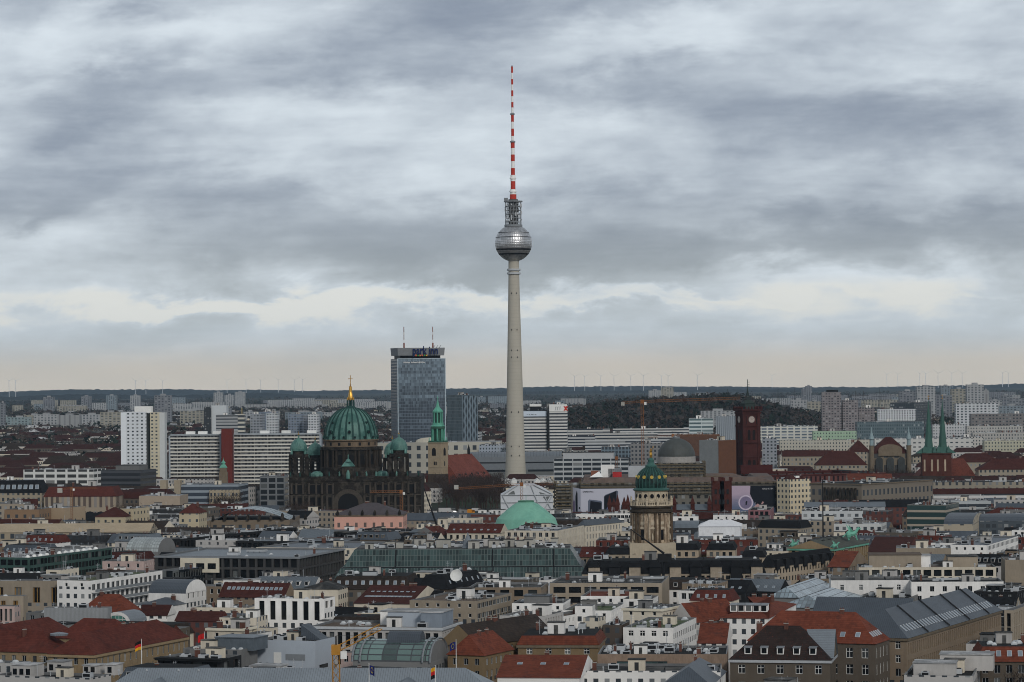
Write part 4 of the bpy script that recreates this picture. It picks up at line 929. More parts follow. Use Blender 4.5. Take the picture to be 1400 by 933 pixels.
# ================================================================ medieval church with red roof
def medieval_church():
    Y = 2430; K = Y / FPX; zz = lambda py: 97 - (py - 513.5) * K
    N = atY(603, 620, Y); r = R(27); t = thing('medieval_church', 'stone church with green copper spire and long red tiled roof', 'church', (N.x, N.y, 0), -r)
    st = plain('church rubble stone', (.30, .24, .165), .9, var=.2, sc=.3); dk = plain('church opening', (.012, .01, .01), .7); GC = plain('spire copper', (.10, .33, .24), .55, var=.3, sc=.2, spec=.3); GDk = plain('spire dark copper', (.03, .09, .06), .6)
    s = 12.2; zt = zz(606)
    mb = MB(); mb.box(-s, 0, 0, 0, s, zt, 0, 0); mb.box(-s - .4, -.4, zt, .4, s + .4, zt + .7); mb.box(-s - .25, -.25, zz(639), .25, s + .25, zz(639) + .5); mb.build('tower', st, t)
    mb = MB(); mb.box(-s - .2, -.2, 0, .2, s + .2, zz(648)); mb.build('tower_base', plain('dark base stone', (.07, .055, .045), .9), t)
    def arch(x, y, w, za, zb, face):
        mb = MB(); P = (lambda u, z: (x + u, y - .05, z)) if face == 'f' else (lambda u, z: (x + .05, y + u, z))
        mb.face([P(-w, za), P(w, za), P(w, zb - w)] + [P(w * math.cos(PI * i / 6), zb - w + w * 1.3 * math.sin(PI * i / 6)) for i in range(1, 6)] + [P(-w, zb - w)]); mb.build('belfry_opening', dk, t)
    arch(-s / 2 - .6, 0, 1.9, zz(623), zz(613), 'f'); arch(0, s / 2, 1.9, zz(623), zz(613), 'r'); arch(-s / 2 - .2, 0, .6, zz(636), zz(631), 'f'); arch(-s / 2 + 1.4, 0, .6, zz(636), zz(631), 'f'); arch(0, s / 2, .8, zz(637), zz(631), 'r')
    c = (-s / 2, s / 2); z0 = zt + .7
    o8 = lambda rr: [(c[0] + rr * math.cos(PI / 4 * k + PI / 8), c[1] + rr * math.sin(PI / 4 * k + PI / 8)) for k in range(8)]
    mb = MB(); mb.prism([(-s, 0), (0, 0), (0, s), (-s, s)], z0, z0 + 1.4, s1=.93); mb.prism(o8(3.6), z0, zz(585)); mb.prism(o8(6.2), zz(586), zz(583), s1=.9)
    mb.build('spire_core', GDk, t); mb = MB()
    for k in range(8):
        a = PI / 4 * k + PI / 8; x, y = c[0] + 5.2 * math.cos(a), c[1] + 5.2 * math.sin(a); mb.tube((x, y, z0 + 1), (x, y, zz(586)), .62, 5)
        mb.lathe([(.5, z0 + 1.4), (.35, z0 + 3.4), (0, z0 + 4.8)], 5, c[0] + 7.2 * math.cos(a + .1), c[1] + 7.2 * math.sin(a + .1))
    mb.prism(o8(6.1), zz(583), zz(579), s1=.62); mb.prism(o8(4.7), zz(580.5), zz(578))
    for k in range(8):
        a = PI / 4 * k + PI / 8; x, y = c[0] + 3.6 * math.cos(a), c[1] + 3.6 * math.sin(a); mb.tube((x, y, zz(578)), (x, y, zz(563)), .55, 5)
    mb.prism(o8(4.5), zz(564), zz(562)); mb.prism(o8(4.3), zz(562), zz(557), s1=.45); mb.prism(o8(1.7), zz(557), zz(546.5), s1=.12)
    mb.tube((c[0], c[1], zz(548)), (c[0], c[1], zz(541)), .18, 4); mb.box(c[0] - .9, c[1] - .1, zz(543.5), c[0] + .9, c[1] + .1, zz(543.5) + .3); mb.build('spire', GC, t)
    mb = MB(); mb.prism(o8(2.2), zz(578), zz(564)); mb.build('lantern_core', GDk, t)
    # nave behind the tower
    ze, zr = zz(655), zz(623); wN = 30; x0 = -s / 2 - wN / 2; Ln = 60
    mb = MB(); mb.box(x0, s, 0, x0 + wN, s + Ln, ze); mb.build('nave_wall', BRICK, t)
    mb = MB(); xm = x0 + wN / 2; y0, y1 = s - .3, s + Ln
    mb.face([(x0 + wN + .6, y0, ze - .3), (x0 + wN + .6, y1, ze - .3), (xm, y1 - 7, zr), (xm, y0, zr)]); mb.face([(x0 - .6, y1, ze - .3), (x0 - .6, y0, ze - .3), (xm, y0, zr), (xm, y1 - 7, zr)])
    mb.face([(x0 + wN + .6, y1, ze - .3), (x0 - .6, y1, ze - .3), (xm, y1 - 7, zr)]); mb.face([(x0 - .6, y0, ze - .3), (x0 + wN + .6, y0, ze - .3), (xm, y0, zr)], 1)
    mb.build('nave_roof', [tiled('church tiles', (.15, .05, .038)), BRICK], t)
    for i in range(5):
        mb = MB(); yy = s + 7 + i * 11; xx = x0 + wN - 1.5; zz_ = ze + 2.4; mb.box(xx - 3.5, yy - .8, zz_ - .6, xx, yy + .8, zz_ + 1.2); mb.face([(xx + .3, yy - 1.1, zz_ + 1.1), (xx + .3, yy + 1.1, zz_ + 1.1), (xx - 4, yy, zz_ + 2.6)]); mb.build('roof_dormer', DARKM, t)
        arch(x0 + wN, s + 7 + i * 11, 1.3, 3, ze - 2, 'r')
    mb = MB(); mb.tube((xm, y1 - 12, zr - .5), (xm, y1 - 12, zr + 3.4), 1.2, 6); mb.prism([(xm + 1.5 * math.cos(q * PI / 3), y1 - 12 + 1.5 * math.sin(q * PI / 3)) for q in range(6)], zr + 3.4, zr + 8, s1=.02); mb.build('ridge_turret', DARKM, t)
    reg(Vector((N.x - 14, N.y, 0)), -r, 34, 76, ze, 662)
medieval_church()
# ================================================================ town hall
def town_hall():
    Y = 2417; K = Y / FPX; zz = lambda py: 97 - (py - 510.2) * K
    N = atY(1016, 600, Y); r = R(-19); t = thing('town_hall', 'red brick town hall with square clock tower and flagpole spire', 'town hall', (N.x, N.y, 0), -r)
    RB = plain('town hall brick', (.062, .019, .016), .9, var=.35, sc=.15); RB2 = plain('town hall dark brick', (.06, .016, .014), .9); dk = plain('tower opening', (.012, .007, .007), .7)
    s = 15.4; zt = zz(561)
    mb = MB(); mb.box(.5, .5, 0, s - .5, s - .5, zt); mb.build('tower_shaft', RB, t)
    mb = MB()
    for x in (0, s - 2.6):
        for y in (0, s - 2.6): mb.box(x, y, 0, x + 2.6, y + 2.6, zt - .2)
    for py, o, h in ((652, .5, 1), (626, .5, .9), (606, .6, 1.0), (583.5, .5, .8), (566, .7, 1.2), (562.5, 1.3, 1.6)):
        z = zz(py); mb.box(-o, -o, z, s + o, s + o, z + h, bottom=True)
    mb.build('tower_buttresses', RB, t)
    mb = MB()
    for i in range(7):
        for j in (0, 1):
            x = -.8 + (s + 1.6) * i / 6; y = -1.2 if j == 0 else s + .6; mb.box(x - .45, y, zz(559.5), x + .45, y + .9, zz(559.5) + 2)
            mb.box(y, x - .45, zz(559.5), y + .9, x + .45, zz(559.5) + 2)
    mb.build('parapet', RB2, t)
    def op(face, u, w, za, zb, name='tower_opening'):
        mb = MB(); P = (lambda a, z: (a, .45, z)) if face == 'f' else (lambda a, z: (.45, a, z))
        mb.face([P(u - w, za), P(u + w, za), P(u + w, zb - w)] + [P(u + w * math.cos(PI * i / 5), zb - w + w * math.sin(PI * i / 5)) for i in range(1, 5)] + [P(u - w, zb - w)]); mb.build(name, dk, t)
    for f in 'fl':
        for u in (s * .36, s * .64):
            op(f, u, 1.2, zz(602), zz(588)); op(f, u, 1.3, zz(645), zz(629))
        op(f, s * .2, .35, zz(580), zz(569)); op(f, s * .8, .35, zz(580), zz(569))
        for u in (s * .3, s * .7): op(f, u, .5, zz(655), zz(651.5))
    for f in 'fl':
        zc = zz(573.8); mb = MB(); q = 28; P = (lambda a, z, e=0: (s / 2 + a, -.15 - e, zc + z)) if f == 'f' else (lambda a, z, e=0: (-.15 - e, s / 2 - a, zc + z))
        mb.face([P(2.6 * math.cos(2 * PI * i / q), 2.6 * math.sin(2 * PI * i / q)) for i in range(q)], 0)
        for i in range(q):
            a, b = 2 * PI * i / q, 2 * PI * (i + 1) / q; mb.face([P(2.6 * math.cos(a), 2.6 * math.sin(a), .1), P(2.6 * math.cos(b), 2.6 * math.sin(b), .1), P(2.95 * math.cos(b), 2.95 * math.sin(b), .1), P(2.95 * math.cos(a), 2.95 * math.sin(a), .1)], 1)
        for an, L in ((2.2, 1.4), (.4, 2.0)):
            dx_, dz_ = math.cos(an), math.sin(an); mb.face([P(-dz_ * .14, dx_ * .14, .14), P(dz_ * .14, -dx_ * .14, .14), P(dx_ * L + dz_ * .08, dz_ * L - dx_ * .08, .14), P(dx_ * L - dz_ * .08, dz_ * L + dx_ * .08, .14)], 1)
        for i in range(12):
            a = PI * i / 6; mb.face([P(2.05 * math.cos(a) - .1, 2.05 * math.sin(a) - .1, .12), P(2.05 * math.cos(a) + .1, 2.05 * math.sin(a) - .1, .12), P(2.45 * math.cos(a) + .1, 2.45 * math.sin(a) + .1, .12), P(2.45 * math.cos(a) - .1, 2.45 * math.sin(a) + .1, .12)], 1)
        mb.build('clock_face', [plain('clock dial', (.42, .36, .32), .5, var=.03), plain('clock rim', (.14, .1, .09), .5)], t)
    c = s / 2; mb = MB(); mb.box(c - 4.5, c - 4.5, zz(560), c + 4.5, c + 4.5, zz(552)); mb.prism([(c - 5, c - 5), (c + 5, c - 5), (c + 5, c + 5), (c - 5, c + 5)], zz(552), zz(547), s1=.3); mb.build('roof_pavilion', plain('dark green roof', (.035, .05, .045), .7), t)
    mb = MB()
    for a in range(4): mb.tube((c + 1.9 * math.cos(PI / 2 * a + PI / 4), c + 1.9 * math.sin(PI / 2 * a + PI / 4), zz(550)), (c, c, zz(531)), .28, 4)
    for k in range(5): z = zz(548 - k * 3); w = 1.7 * (1 - k * .2); mb.box(c - w, c - w, z, c + w, c + w, z + .25)
    mb.tube((c, c, zz(536)), (c, c, zz(519)), .28, 5)
    for k, z in enumerate((zz(528.5), zz(526), zz(523))): mb.box(c + .1, c - .1, z, c + 1.8, c + .1, z + .35)
    mb.build('flagpole_spire', plain('spire metal', (.04, .055, .05), .5), t)
    # the long block around it
    zb = zz(648)
    for (x0, x1, y0, y1, pz) in ((-9, 112, -34, -20, 1), (-9, 8, -20, 40, 1), (98, 112, -20, 40, 1), (-9, 112, 40, 54, 1)):
        mb = MB(); mb.box(x0, y0, 0, x1, y1, zb, 0, 1); mb.box(x0 - .5, y0 - .5, zb - 1.5, x1 + .5, y1 + .5, zb - .4, 2); 
        for i in range(int((x1 - x0) / 8)): mb.box(x0 + i * 8, y0 - .4, zb, x0 + i * 8 + 1.2, y0 + .8, zb + 1.5, 2)
        mb.build('block_wing', [facade('town hall storeys', (.11, .028, .02), (.015, .01, .012), 4, 7, .4, .6), FLATD, RB2], t)
    mb = MB(); mb.box(-5, -6, 0, s + 8, 0, zz(636)); mb.build('tower_shoulder', RB2, t)
    reg(Vector((N.x - 10, N.y - 30, 0)), -r, 122, 84, zb, 662)
town_hall()
# ================================================================ twin spired church
def twin_spires():
    Y = 2290; K = Y / FPX; zz = lambda py: 97 - (py - 508.5) * K
    N = atY(1261, 630, Y); X = lambda px: (px - 1261) * K
    t = thing('twin_spired_church', 'dark red brick church with two slender green spires', 'church', (N.x, Y, 0), R(-3))
    RB = plain('gothic brick', (.085, .03, .022), .9, var=.3, sc=.2); GS = plain('verdigris spire', (.05, .115, .095), .6, var=.2, sc=.15); pale = plain('blind niche', (.40, .32, .24), .9)
    zt = zz(622); w = X(1300.5)
    mb = MB(); mb.box(0, 0, 0, w, 14, zt); mb.box(-.5, -.5, zt, w + .5, 14.5, zt + .9); mb.build('west_tower', RB, t)
    for px in (1264, 1274, 1282, 1292):
        mb = MB(); mb.box(X(px) - .65, -.25, zz(645), X(px) + .65, -.003, zz(629)); mb.build('blind_niche', pale, t)
    for cx, tp in ((X(1271), 547.5), (X(1290), 547)):
        mb = MB(); hw = 9.8 if cx < 9 else 9.8
        sq = [(cx - hw / 1.0 + (0), 7 - 7.5), (cx + hw, 7 - 7.5), (cx + hw, 7 + 7.5), (cx - hw, 7 + 7.5)]
        z0 = zt + .9; z1 = zz(612); z2 = zz(tp)
        mb.prism(sq, z0, z1, s1=.36, top=False, c=(cx, 7))
        o8 = [(cx + 3.5 * math.cos(PI / 4 * k + PI / 8), 7 + 3.5 * math.sin(PI / 4 * k + PI / 8)) for k in range(8)]
        mb.prism(o8, z1 - 1.2, z2, s1=.03, top=False)
        mb.build('spire', GS, t)
        q = MB(); q.lathe([(0, z2), (.7, z2 + .7), (0, z2 + 1.4)], 8, cx, 7); q.tube((cx, 7, z2 + 1), (cx, 7, z2 + 4), .15, 4); q.box(cx - .8, 6.9, z2 + 2.6, cx + .8, 7.1, z2 + 2.9); q.build('gilded_finial', GOLD, t)
        for dx_ in (-4, 4):
            q = MB(); q.prism([(cx + dx_ - 1.6, -1), (cx + dx_ + 1.6, -1), (cx + dx_ + 1.6, 1.6), (cx + dx_ - 1.6, 1.6)], z0 + .5, z0 + 6, s1=.1); q.build('spire_gablet', GS, t)
    ze, zr = zz(657), zz(628); L = 45
    mb = MB(); mb.box(-3, 14, 0, w + 5, 14 + L, ze); mb.build('nave_wall', RB, t)
    mb = MB(); xm = w / 2; mb.face([(w + 6, 14, ze), (w + 6, 14 + L, ze), (xm, 14 + L - 10, zr), (xm, 14, zr)]); mb.face([(-4, 14 + L, ze), (-4, 14, ze), (xm, 14, zr), (xm, 14 + L - 10, zr)]); mb.face([(w + 6, 14 + L, ze), (-4, 14 + L, ze), (xm, 14 + L - 10, zr)]); mb.face([(-4, 14, ze), (w + 6, 14, ze), (xm, 14, zr)])
    # tiled roof falls away to the right behind the towers
    mb.build('nave_roof', tiled('nave tiles', (.13, .042, .03)), t)
    mb = MB(); mb.box(w, 14.5, 0, w + 22, 40, zz(660)); mb.face([(w, 14, zz(660)), (w + 23, 14, zz(660)), (w + 12, 27, zz(629)), (w, 27, zz(629))]); mb.face([(w + 23, 14, zz(660)), (w + 23, 41, zz(660)), (w + 12, 27, zz(629))]); mb.face([(w + 23, 41, zz(660)), (w, 41, zz(660)), (w, 27, zz(629)), (w + 12, 27, zz(629))]); mb.build('aisle_roof', tiled('nave tiles', (.13, .042, .03)), t)
    REG.append(([(N.x - 4, Y), (N.x + w + 23, Y), (N.x + w + 23, Y + 60), (N.x - 4, Y + 60)], Y, 1258, 1330, 653))
twin_spires()
# ================================================================ palace under reconstruction with billboards and scaffolded dome
SCAF = plain('scaffold boards', (.12, .09, .05), .9, var=.4, sc=.3); SCAFP = plain('scaffold tube', (.11, .095, .07), .7, var=.2)
def scaffold(root, P, zlo, zhi, step=2.1, bay=2.6, dep=1.3, name='scaffold'):
    """decks and poles around the outward side of polyline P"""
    mb = MB(); z = zlo
    for (a, b) in zip(P[:-1], P[1:]):
        A, Bv = Vector((a[0], a[1], 0)), Vector((b[0], b[1], 0)); L = (Bv - A).length; d = (Bv - A) / L; nrm = Vector((d.y, -d.x, 0)); n = max(1, int(L / bay))
        for k in range(n + 1):
            p = A + d * (L * k / n)
            for off in (.2, dep): q = p + nrm * off; mb.box(q.x - .07, q.y - .07, 0 if zlo < 1 else zlo - 1, q.x + .07, q.y + .07, zhi + 1, 1)
        zz = zlo
        while zz <= zhi:
            p0, p1 = A + nrm * .15, A + nrm * dep; q0, q1 = Bv + nrm * .15, Bv + nrm * dep
            mb.face([(p0.x, p0.y, zz), (p1.x, p1.y, zz), (q1.x, q1.y, zz), (q0.x, q0.y, zz)], 0)
            mb.face([(p1.x, p1.y, zz - .12), (q1.x, q1.y, zz - .12), (q1.x, q1.y, zz + .28), (p1.x, p1.y, zz + .28)], 0)
            mb.face([(p1.x, p1.y, zz + .95), (q1.x, q1.y, zz + .95), (q1.x, q1.y, zz + 1.05), (p1.x, p1.y, zz + 1.05)], 1); zz += step
    return mb.build(name, [SCAF, SCAFP], root)
def palace():
    Y = 1950; K = Y / FPX; N = atY(794, 660, Y); zz = lambda py: 97 - (py - 512.3) * K; X = lambda px: (px - 794) * K
    t = thing('palace_building_site', 'scaffolded palace shell with black dome and giant advertising sheets', 'building site', (N.x, Y, 0), R(-1.5))
    w = X(1063); Z = zz(661) ; D = 90; lx = X(757)
    raw = facade('raw concrete storeys', (.13, .12, .10), (.02, .02, .02), 5, 4.5, .45, .5)
    mb = MB(); mb.box(0, 0, 0, w, D, Z); mb.build('wall', [raw], t)
    rf = plain('brown roof membrane', (.13, .095, .08), .9, var=.4, sc=.06, c2=(.09, .075, .07))
    mb = MB()
    for (a0, a1, b0, b1, h) in ((1, w - 1, 1, 18, 3.2), (1, 16, 18, D - 1, 3), (w - 16, w - 1, 18, D - 1, 3), (16, w - 16, D - 17, D - 1, 3)):
        mb.prism([(a0, b0), (a1, b0), (a1, b1), (a0, b1)], Z, Z + h, s1=.8 if a1 - a0 < 20 or True else 1)
    mb.face([(0, 0, Z + .01), (w, 0, Z + .01), (w, D, Z + .01), (0, D, Z + .01)]); mb.build('roof', rf, t)
    scaffold(t, [(lx + 2, 18), (lx + 2, -.5), (0, -.5)][0:0] or [(-.0, -.4), (w, -.4)], Z - 7, Z + .5)
    scaffold(t, [(0, D * .6), (0, -.4)], 2, Z + .5)
    # left projecting wing in scaffold
    mb = MB(); mb.box(lx + 1.5, 4, 0, -.01, 40, Z - 1); mb.build('side_wing', raw, t); scaffold(t, [(lx + 1.5, 40), (lx + 1.5, 3.9), (-6.3, 3.9)], 2, Z, name='side_scaffold')
    # billboards
    BW = plain('printed sheet white', (.52, .52, .60), .7, var=.03, sc=.05); INK = plain('printed black', (.01, .012, .018), .6, var=.05); VIO = plain('printed violet', (.20, .16, .26), .6, var=.1); SIL = plain('printed silver', (.12, .14, .19), .5, var=.1); BLU = plain('printed blue', (.16, .2, .42), .6)
    def card(name, pts, mats, shapes, label):
        """pts frame: function (u, v, e) -> point; shapes: (polygon, material index)"""
        mb = MB(); F = pts
        mb.face([F(0, 0, .1), F(1, 0, .1), F(1, 1, .1), F(0, 1, .1)], 0); mb.face([F(0, 0, -.1), F(1, 0, -.1), F(1, 1, -.1), F(0, 1, -.1)][::-1], 0)
        for a, b in (((0, 0), (1, 0)), ((1, 0), (1, 1)), ((1, 1), (0, 1)), ((0, 1), (0, 0))): mb.face([F(*a, -.1), F(*b, -.1), F(*b, .1), F(*a, .1)], 0)
        for i, (poly, m_) in enumerate(shapes): mb.face([F(u, v, .1 + .012 * (i + 1)) for u, v in poly], m_)
        return mb.build(name, mats, t, label=label)
    zb0, zb1 = zz(704), zz(668.5); wb = X(868) + 8
    F = lambda u, v, e: (u * wb, -2.4 - e, zb0 + v * (zb1 - zb0))
    px = lambda x, y: ((X(x)) / wb, (zz(y) - zb0) / (zb1 - zb0))
    def rr(x0, y0, x1, y1, x2, y2, x3, y3): return [px(x0, y0), px(x1, y1), px(x2, y2), px(x3, y3)]
    card('billboard', F, [BW, INK, SIL, BLU], [([px(803.5, 703), px(822, 703.4), px(823, 687), px(821.5, 685), px(805.5, 683), px(803.7, 685)], 2), ([px(805.5, 703), px(822, 703.4), px(822, 687.5), px(807, 685)], 1),
        ([px(825.5, 698), px(844, 690), px(845, 672.5), px(843, 671), px(827, 677), px(825.3, 680)], 2), ([px(825.5, 698), px(842.3, 694), px(842.6, 671.6), px(826, 678.5)], 1), ([px(828, 698), px(832, 698), px(832, 690)], 3)], 'huge white advertising sheet showing two black phones')
    place_text('billboard_letters', 'SAMSUNG', 1.35, INK, t, X(796.5), -2.56, zz(673.5), depth=.02, bold=.03, sx=1.15)
    sl = 9.5; F2 = lambda u, v, e: (-.1 - (1 - u) * sl * .62 - e * .8, -2.4 + (1 - u) * sl * .78 - e * .6, zb0 + v * (zb1 - zb0 + (1 - u) * .8))
    card('billboard', F2, [BW, INK, VIO], [([(.12, 0), (.36, 0), (.36, .48), (.24, .58), (.14, .45)], 2), ([(.42, 0), (.66, 0), (.66, .8), (.58, .92), (.42, .7)], 1), ([(.8, .22), (.92, .22), (.92, .3), (.8, .3)], 1)], 'narrow white advertising sheet with two upright phones')
    wL, wR = X(991), X(1059); zb0, zb1 = zz(703), zz(666)
    F3 = lambda u, v, e: (wL + u * (wR - wL), -2.4 - e, zb0 + v * (zb1 - zb0))
    m, b, bs = newmat('printed dusk sky'); uvn = b.n('ShaderNodeUVMap'); s_ = b.sep(uvn.outputs[0])
    nn = b.noise(b.xyz(b.m('MULTIPLY', s_[0], .06), b.m('MULTIPLY', s_[1], .22), 0.0), 1.0, 4, .6)
    cc = b.mix(b.ss(b.m('ADD', s_[1], b.m('MULTIPLY', nn, 10.0)), 8.0, 19.0), (.10, .13, .22), (.42, .33, .42)); b.put(bs.inputs['Base Color'], cc); bs.inputs['Roughness'].default_value = .7
    ring = lambda cx, cy, r, n=26: [(cx + r * math.cos(2 * PI * i / n) / 34, cy + r * math.sin(2 * PI * i / n) / 18) for i in range(n)]
    card('billboard', F3, [m, INK, plain('printed pale pink', (.55, .48, .58), .7), plain('printed mauve', (.2, .17, .27), .7), plain('printed skin', (.42, .25, .25), .7)],
         [([(.5, 1), (1, 1), (1, .2), (.72, .12), (.6, .3), (.54, .5), (.49, .7)], 1), (ring(.405, .38, 5.0), 2), (ring(.405, .38, 4.1), 3), ([(.55, .2), (.64, .34), (.7, .3), (.74, .42), (.77, .4), (.72, .22), (.62, .14)], 4), ([(.4, .3), (.43, .3), (.44, .42), (.42, .45), (.4, .4)], 1)], 'huge dusk coloured advertising sheet with ferris wheel')
    place_text('billboard_letters', 'Galaxy S8 | S8+', 1.25, plain('printed white', (.7, .7, .72), .7), t, X(1041), -2.72, zz(671), depth=.02, sx=.92)
    # domed tower
    cx, cy = X(926.5), 26
    mb = MB(); zt = zz(634); r = X(926.5 + 26) - cx
    mb.box(cx - 16, cy - 15, 0, cx + 17, cy + 16, zt - .5); mb.build('dome_base', raw, t)
    scaffold(t, [(cx - 16.5, cy + 17), (cx - 16.5, cy - 15.6), (cx + 17.5, cy - 15.6), (cx + 17.5, cy + 17)], Z - 1, zt - .6, name='dome_scaffold')
    scaffold(t, [(cx + 18, cy - 12), (cx + 31, cy - 12)], Z - 1, zz(660) + 4, name='dome_scaffold')
    mb = MB(); mb.box(cx + 17.6, cy - 10.4, 0, cx + 31, cy + 10, zz(658)); mb.build('annex', raw, t)
    mb = MB(); mb.lathe([(r + .3, zt - .5), (r + .2, zz(627)), (r - .4, zz(626.5))], 40, cx, cy); mb.build('dome_plinth', plain('dome plinth sheet', (.30, .285, .27), .8, var=.3, sc=.5), t)
    mb = MB(); zd = zz(627); h = zz(601.5) - zd; pr = [(r * math.cos(a), zd + h * math.sin(a)) for a in [1.5 * i / 12 for i in range(13)]] + [(0, zd + h)]
    mb.lathe(pr, 48, cx, cy); mb.build('dome', plain('black dome membrane', (.05, .055, .052), .65, var=.3, sc=.08, spec=.4), t, smooth=True)
    mb = MB(); mb.lathe([(2.4, zd + h - .4), (2.4, zd + h + .9), (0, zd + h + .9)], 12, cx, cy)
    for k in range(7): mb.box(cx - 2 + k * .7, cy - 2, zd + h + .8, cx - 1.7 + k * .7, cy - 1.6, zd + h + 1.6 + (k % 3) * .5)
    mb.build('dome_crown', MGREY, t)
    for (x, y, ww, dd, hh, mt) in ((X(822), 30, 9, 6, 8, WHITE), (X(832), 30, 9, 9, 5.5, MGREY), (X(838), 24, 6, 4, 3.4, plain('red container', (.4, .03, .03), .6)), (X(860), 30, 12, 8, 7, LGREY), (X(808), 34, 6, 5, 4, plain('rust box', (.2, .08, .05), .7))):
        mb = MB(); mb.box(x, y, Z + 2.0, x + ww, y + dd, Z + 3 + hh); mb.build('site_container', mt, t)
    mb = MB(); x = X(806); mb.face([(x, 20, Z + 3.2), (x + 9, 20, Z + 3.2), (x + 6.5, 26, Z + 7)]); mb.face([(x + 9, 20, Z + 3.2), (x + 8, 30, Z + 3.2), (x + 6.5, 26, Z + 7)]); mb.face([(x + 8, 30, Z + 3.2), (x, 20, Z + 3.2), (x + 6.5, 26, Z + 7)]); mb.build('tent', WHITE, t)
    REG.append(([(N.x + lx, Y - 4), (N.x + w, Y - 4), (N.x + w, Y + D), (N.x + lx, Y + D)], Y, 755, 1062, 703))
palace()
# ================================================================ domed baroque tower
def baroque_tower():
    Y = 1240; K = Y / FPX; zz = lambda py: 97 - (py - 511.3) * K; c = atY(890.5, 690, Y)
    t = thing('domed_tower', 'sandstone round tower with dark green ribbed dome and golden statue', 'tower', (c.x, Y, 0))
    PS = plain('pale sandstone', (.47, .40, .30), .85, var=.15, sc=.3); WS_ = plain('weathered sandstone', (.27, .205, .145), .9, var=.45, sc=.25, c2=(.42, .34, .25)); DK = plain('sooty cornice', (.06, .048, .036), .9, var=.3)
    GC = plain('dome copper', (.02, .055, .048), .5, var=.4, sc=.4, c2=(.008, .014, .013)); GR = plain('dome rib copper', (.045, .115, .10), .5, var=.15); dk = plain('tower window dark', (.006, .006, .008), .4)
    R1 = 8.2
    mb = MB(); mb.lathe([(R1 + .3, 0), (R1 + .3, zz(757)), (R1, zz(755)), (R1, zz(700))], 48); mb.build('lower_drum', WS_, t)
    mb = MB(); mb.box(-12, -9.5, 0, 12, 12, zz(752) - 4); mb.box(-9.6, -9.8, zz(752) - 4, 9.6, 9.8, zz(741)); mb.build('base', PS, t)
    mb = MB(); mb.lathe([(R1, zz(701)), (R1 + .8, zz(699.5)), (R1 + .9, zz(697)), (R1 + .2, zz(696.6)), (R1 + .2, zz(694)), (R1 + 1.1, zz(693)), (R1 + 1.1, zz(691.5)), (6, zz(691))], 48); mb.build('cornice', DK, t)
    for i in range(12):
        a = 2 * PI * (i + .5) / 12 - PI / 2
        for da in (-.11, .11):
            mb = MB(); x, y = (R1 + .3) * math.cos(a + da), (R1 + .3) * math.sin(a + da); mb.lathe([(.62, zz(741)), (.62, zz(740)), (.5, zz(739)), (.45, zz(703)), (.7, zz(701.5)), (.7, zz(701))], 8, x, y); mb.build('pilaster', WS_ if i % 2 else plain('dark pilaster stone', (.10, .07, .045), .9, var=.4, sc=.4), t)
        a = 2 * PI * i / 12 - PI / 2; r = R1 + .06; cc, s = math.cos(a), math.sin(a)
        def P(u, z, e=0): return ((r + e) * cc - u * s, (r + e) * s + u * cc, z)
        niche = i % 2 == 0; w = .85
        mb = MB(); za, zb = zz(737), zz(723)
        if niche: mb.face([P(-w, za), P(w, za), P(w, zb - .8)] + [P(w * math.cos(PI * q / 6), zb - .8 + w * math.sin(PI * q / 6)) for q in range(1, 6)] + [P(-w, zb - .8)])
        else: mb.face([P(-w * .8, za), P(w * .8, za), P(w * .8, zb), P(-w * .8, zb)])
        mb.build('niche' if niche else 'window', plain('niche stone', (.17, .13, .09), .9) if niche else dk, t)
        mb = MB()
        for q in (-w - .3, w + .05): mb.face([P(q, za - .2, .14), P(q + .25, za - .2, .14), P(q + .25, zb + .3, .14), P(q, zb + .3, .14)])
        mb.face([P(-w - .6, zb + .35, .3), P(w + .6, zb + .35, .3), P(w + .6, zb + .65, .3), P(0, zb + 1.3, .3), P(-w - .6, zb + .65, .3)]); mb.face([P(-w - .4, zz(720) + 1.2, .1), P(w + .4, zz(720) + 1.2, .1), P(w + .4, zz(712), .1), P(-w - .4, zz(712), .1)])
        mb.build('window_surround', PS, t)
        if niche: mb = MB(); mb.lathe([(.35, za), (.42, za + 1.3), (.25, za + 2.2), (.2, za + 2.5), (0, za + 2.9)], 7, (r + .3) * cc, (r + .3) * s); mb.build('niche_figure', PS, t)
    # balustrade ring
    mb = MB(); rb = R1 + .5; zb = zz(691); mb.lathe([(rb, zb), (rb, zb + .5), (rb - .5, zb + .5)], 40); mb.lathe([(rb, zb + 1.7), (rb + .1, zb + 2.0), (rb - .5, zb + 2.0), (rb - .4, zb + 1.7)], 40)
    for i in range(56):
        a = 2 * PI * i / 56; mb.box((rb - .2) * math.cos(a) - .14, (rb - .2) * math.sin(a) - .14, zb + .5, (rb - .2) * math.cos(a) + .14, (rb - .2) * math.sin(a) + .14, zb + 1.7)
    mb.build('balustrade', PS, t)
    for i in range(12):
        a = 2 * PI * (i + .5) / 12 - PI / 2; mb = MB(); x, y = rb * math.cos(a), rb * math.sin(a); mb.box(x - .4, y - .4, zb, x + .4, y + .4, zb + 2.2); mb.lathe([(.28, zb + 2.2), (.42, zb + 2.8), (.2, zb + 3.3), (.26, zb + 3.6), (0, zb + 4)], 7, x, y); mb.build('urn', PS, t)
    R2 = 6.75
    mb = MB(); mb.lathe([(R2 + .5, zb), (R2 + .5, zz(686.5)), (R2, zz(686)), (R2, zz(672)), (R2 + .6, zz(671)), (R2 + .6, zz(670.3)), (5, zz(670))], 48); mb.build('upper_drum', PS, t)
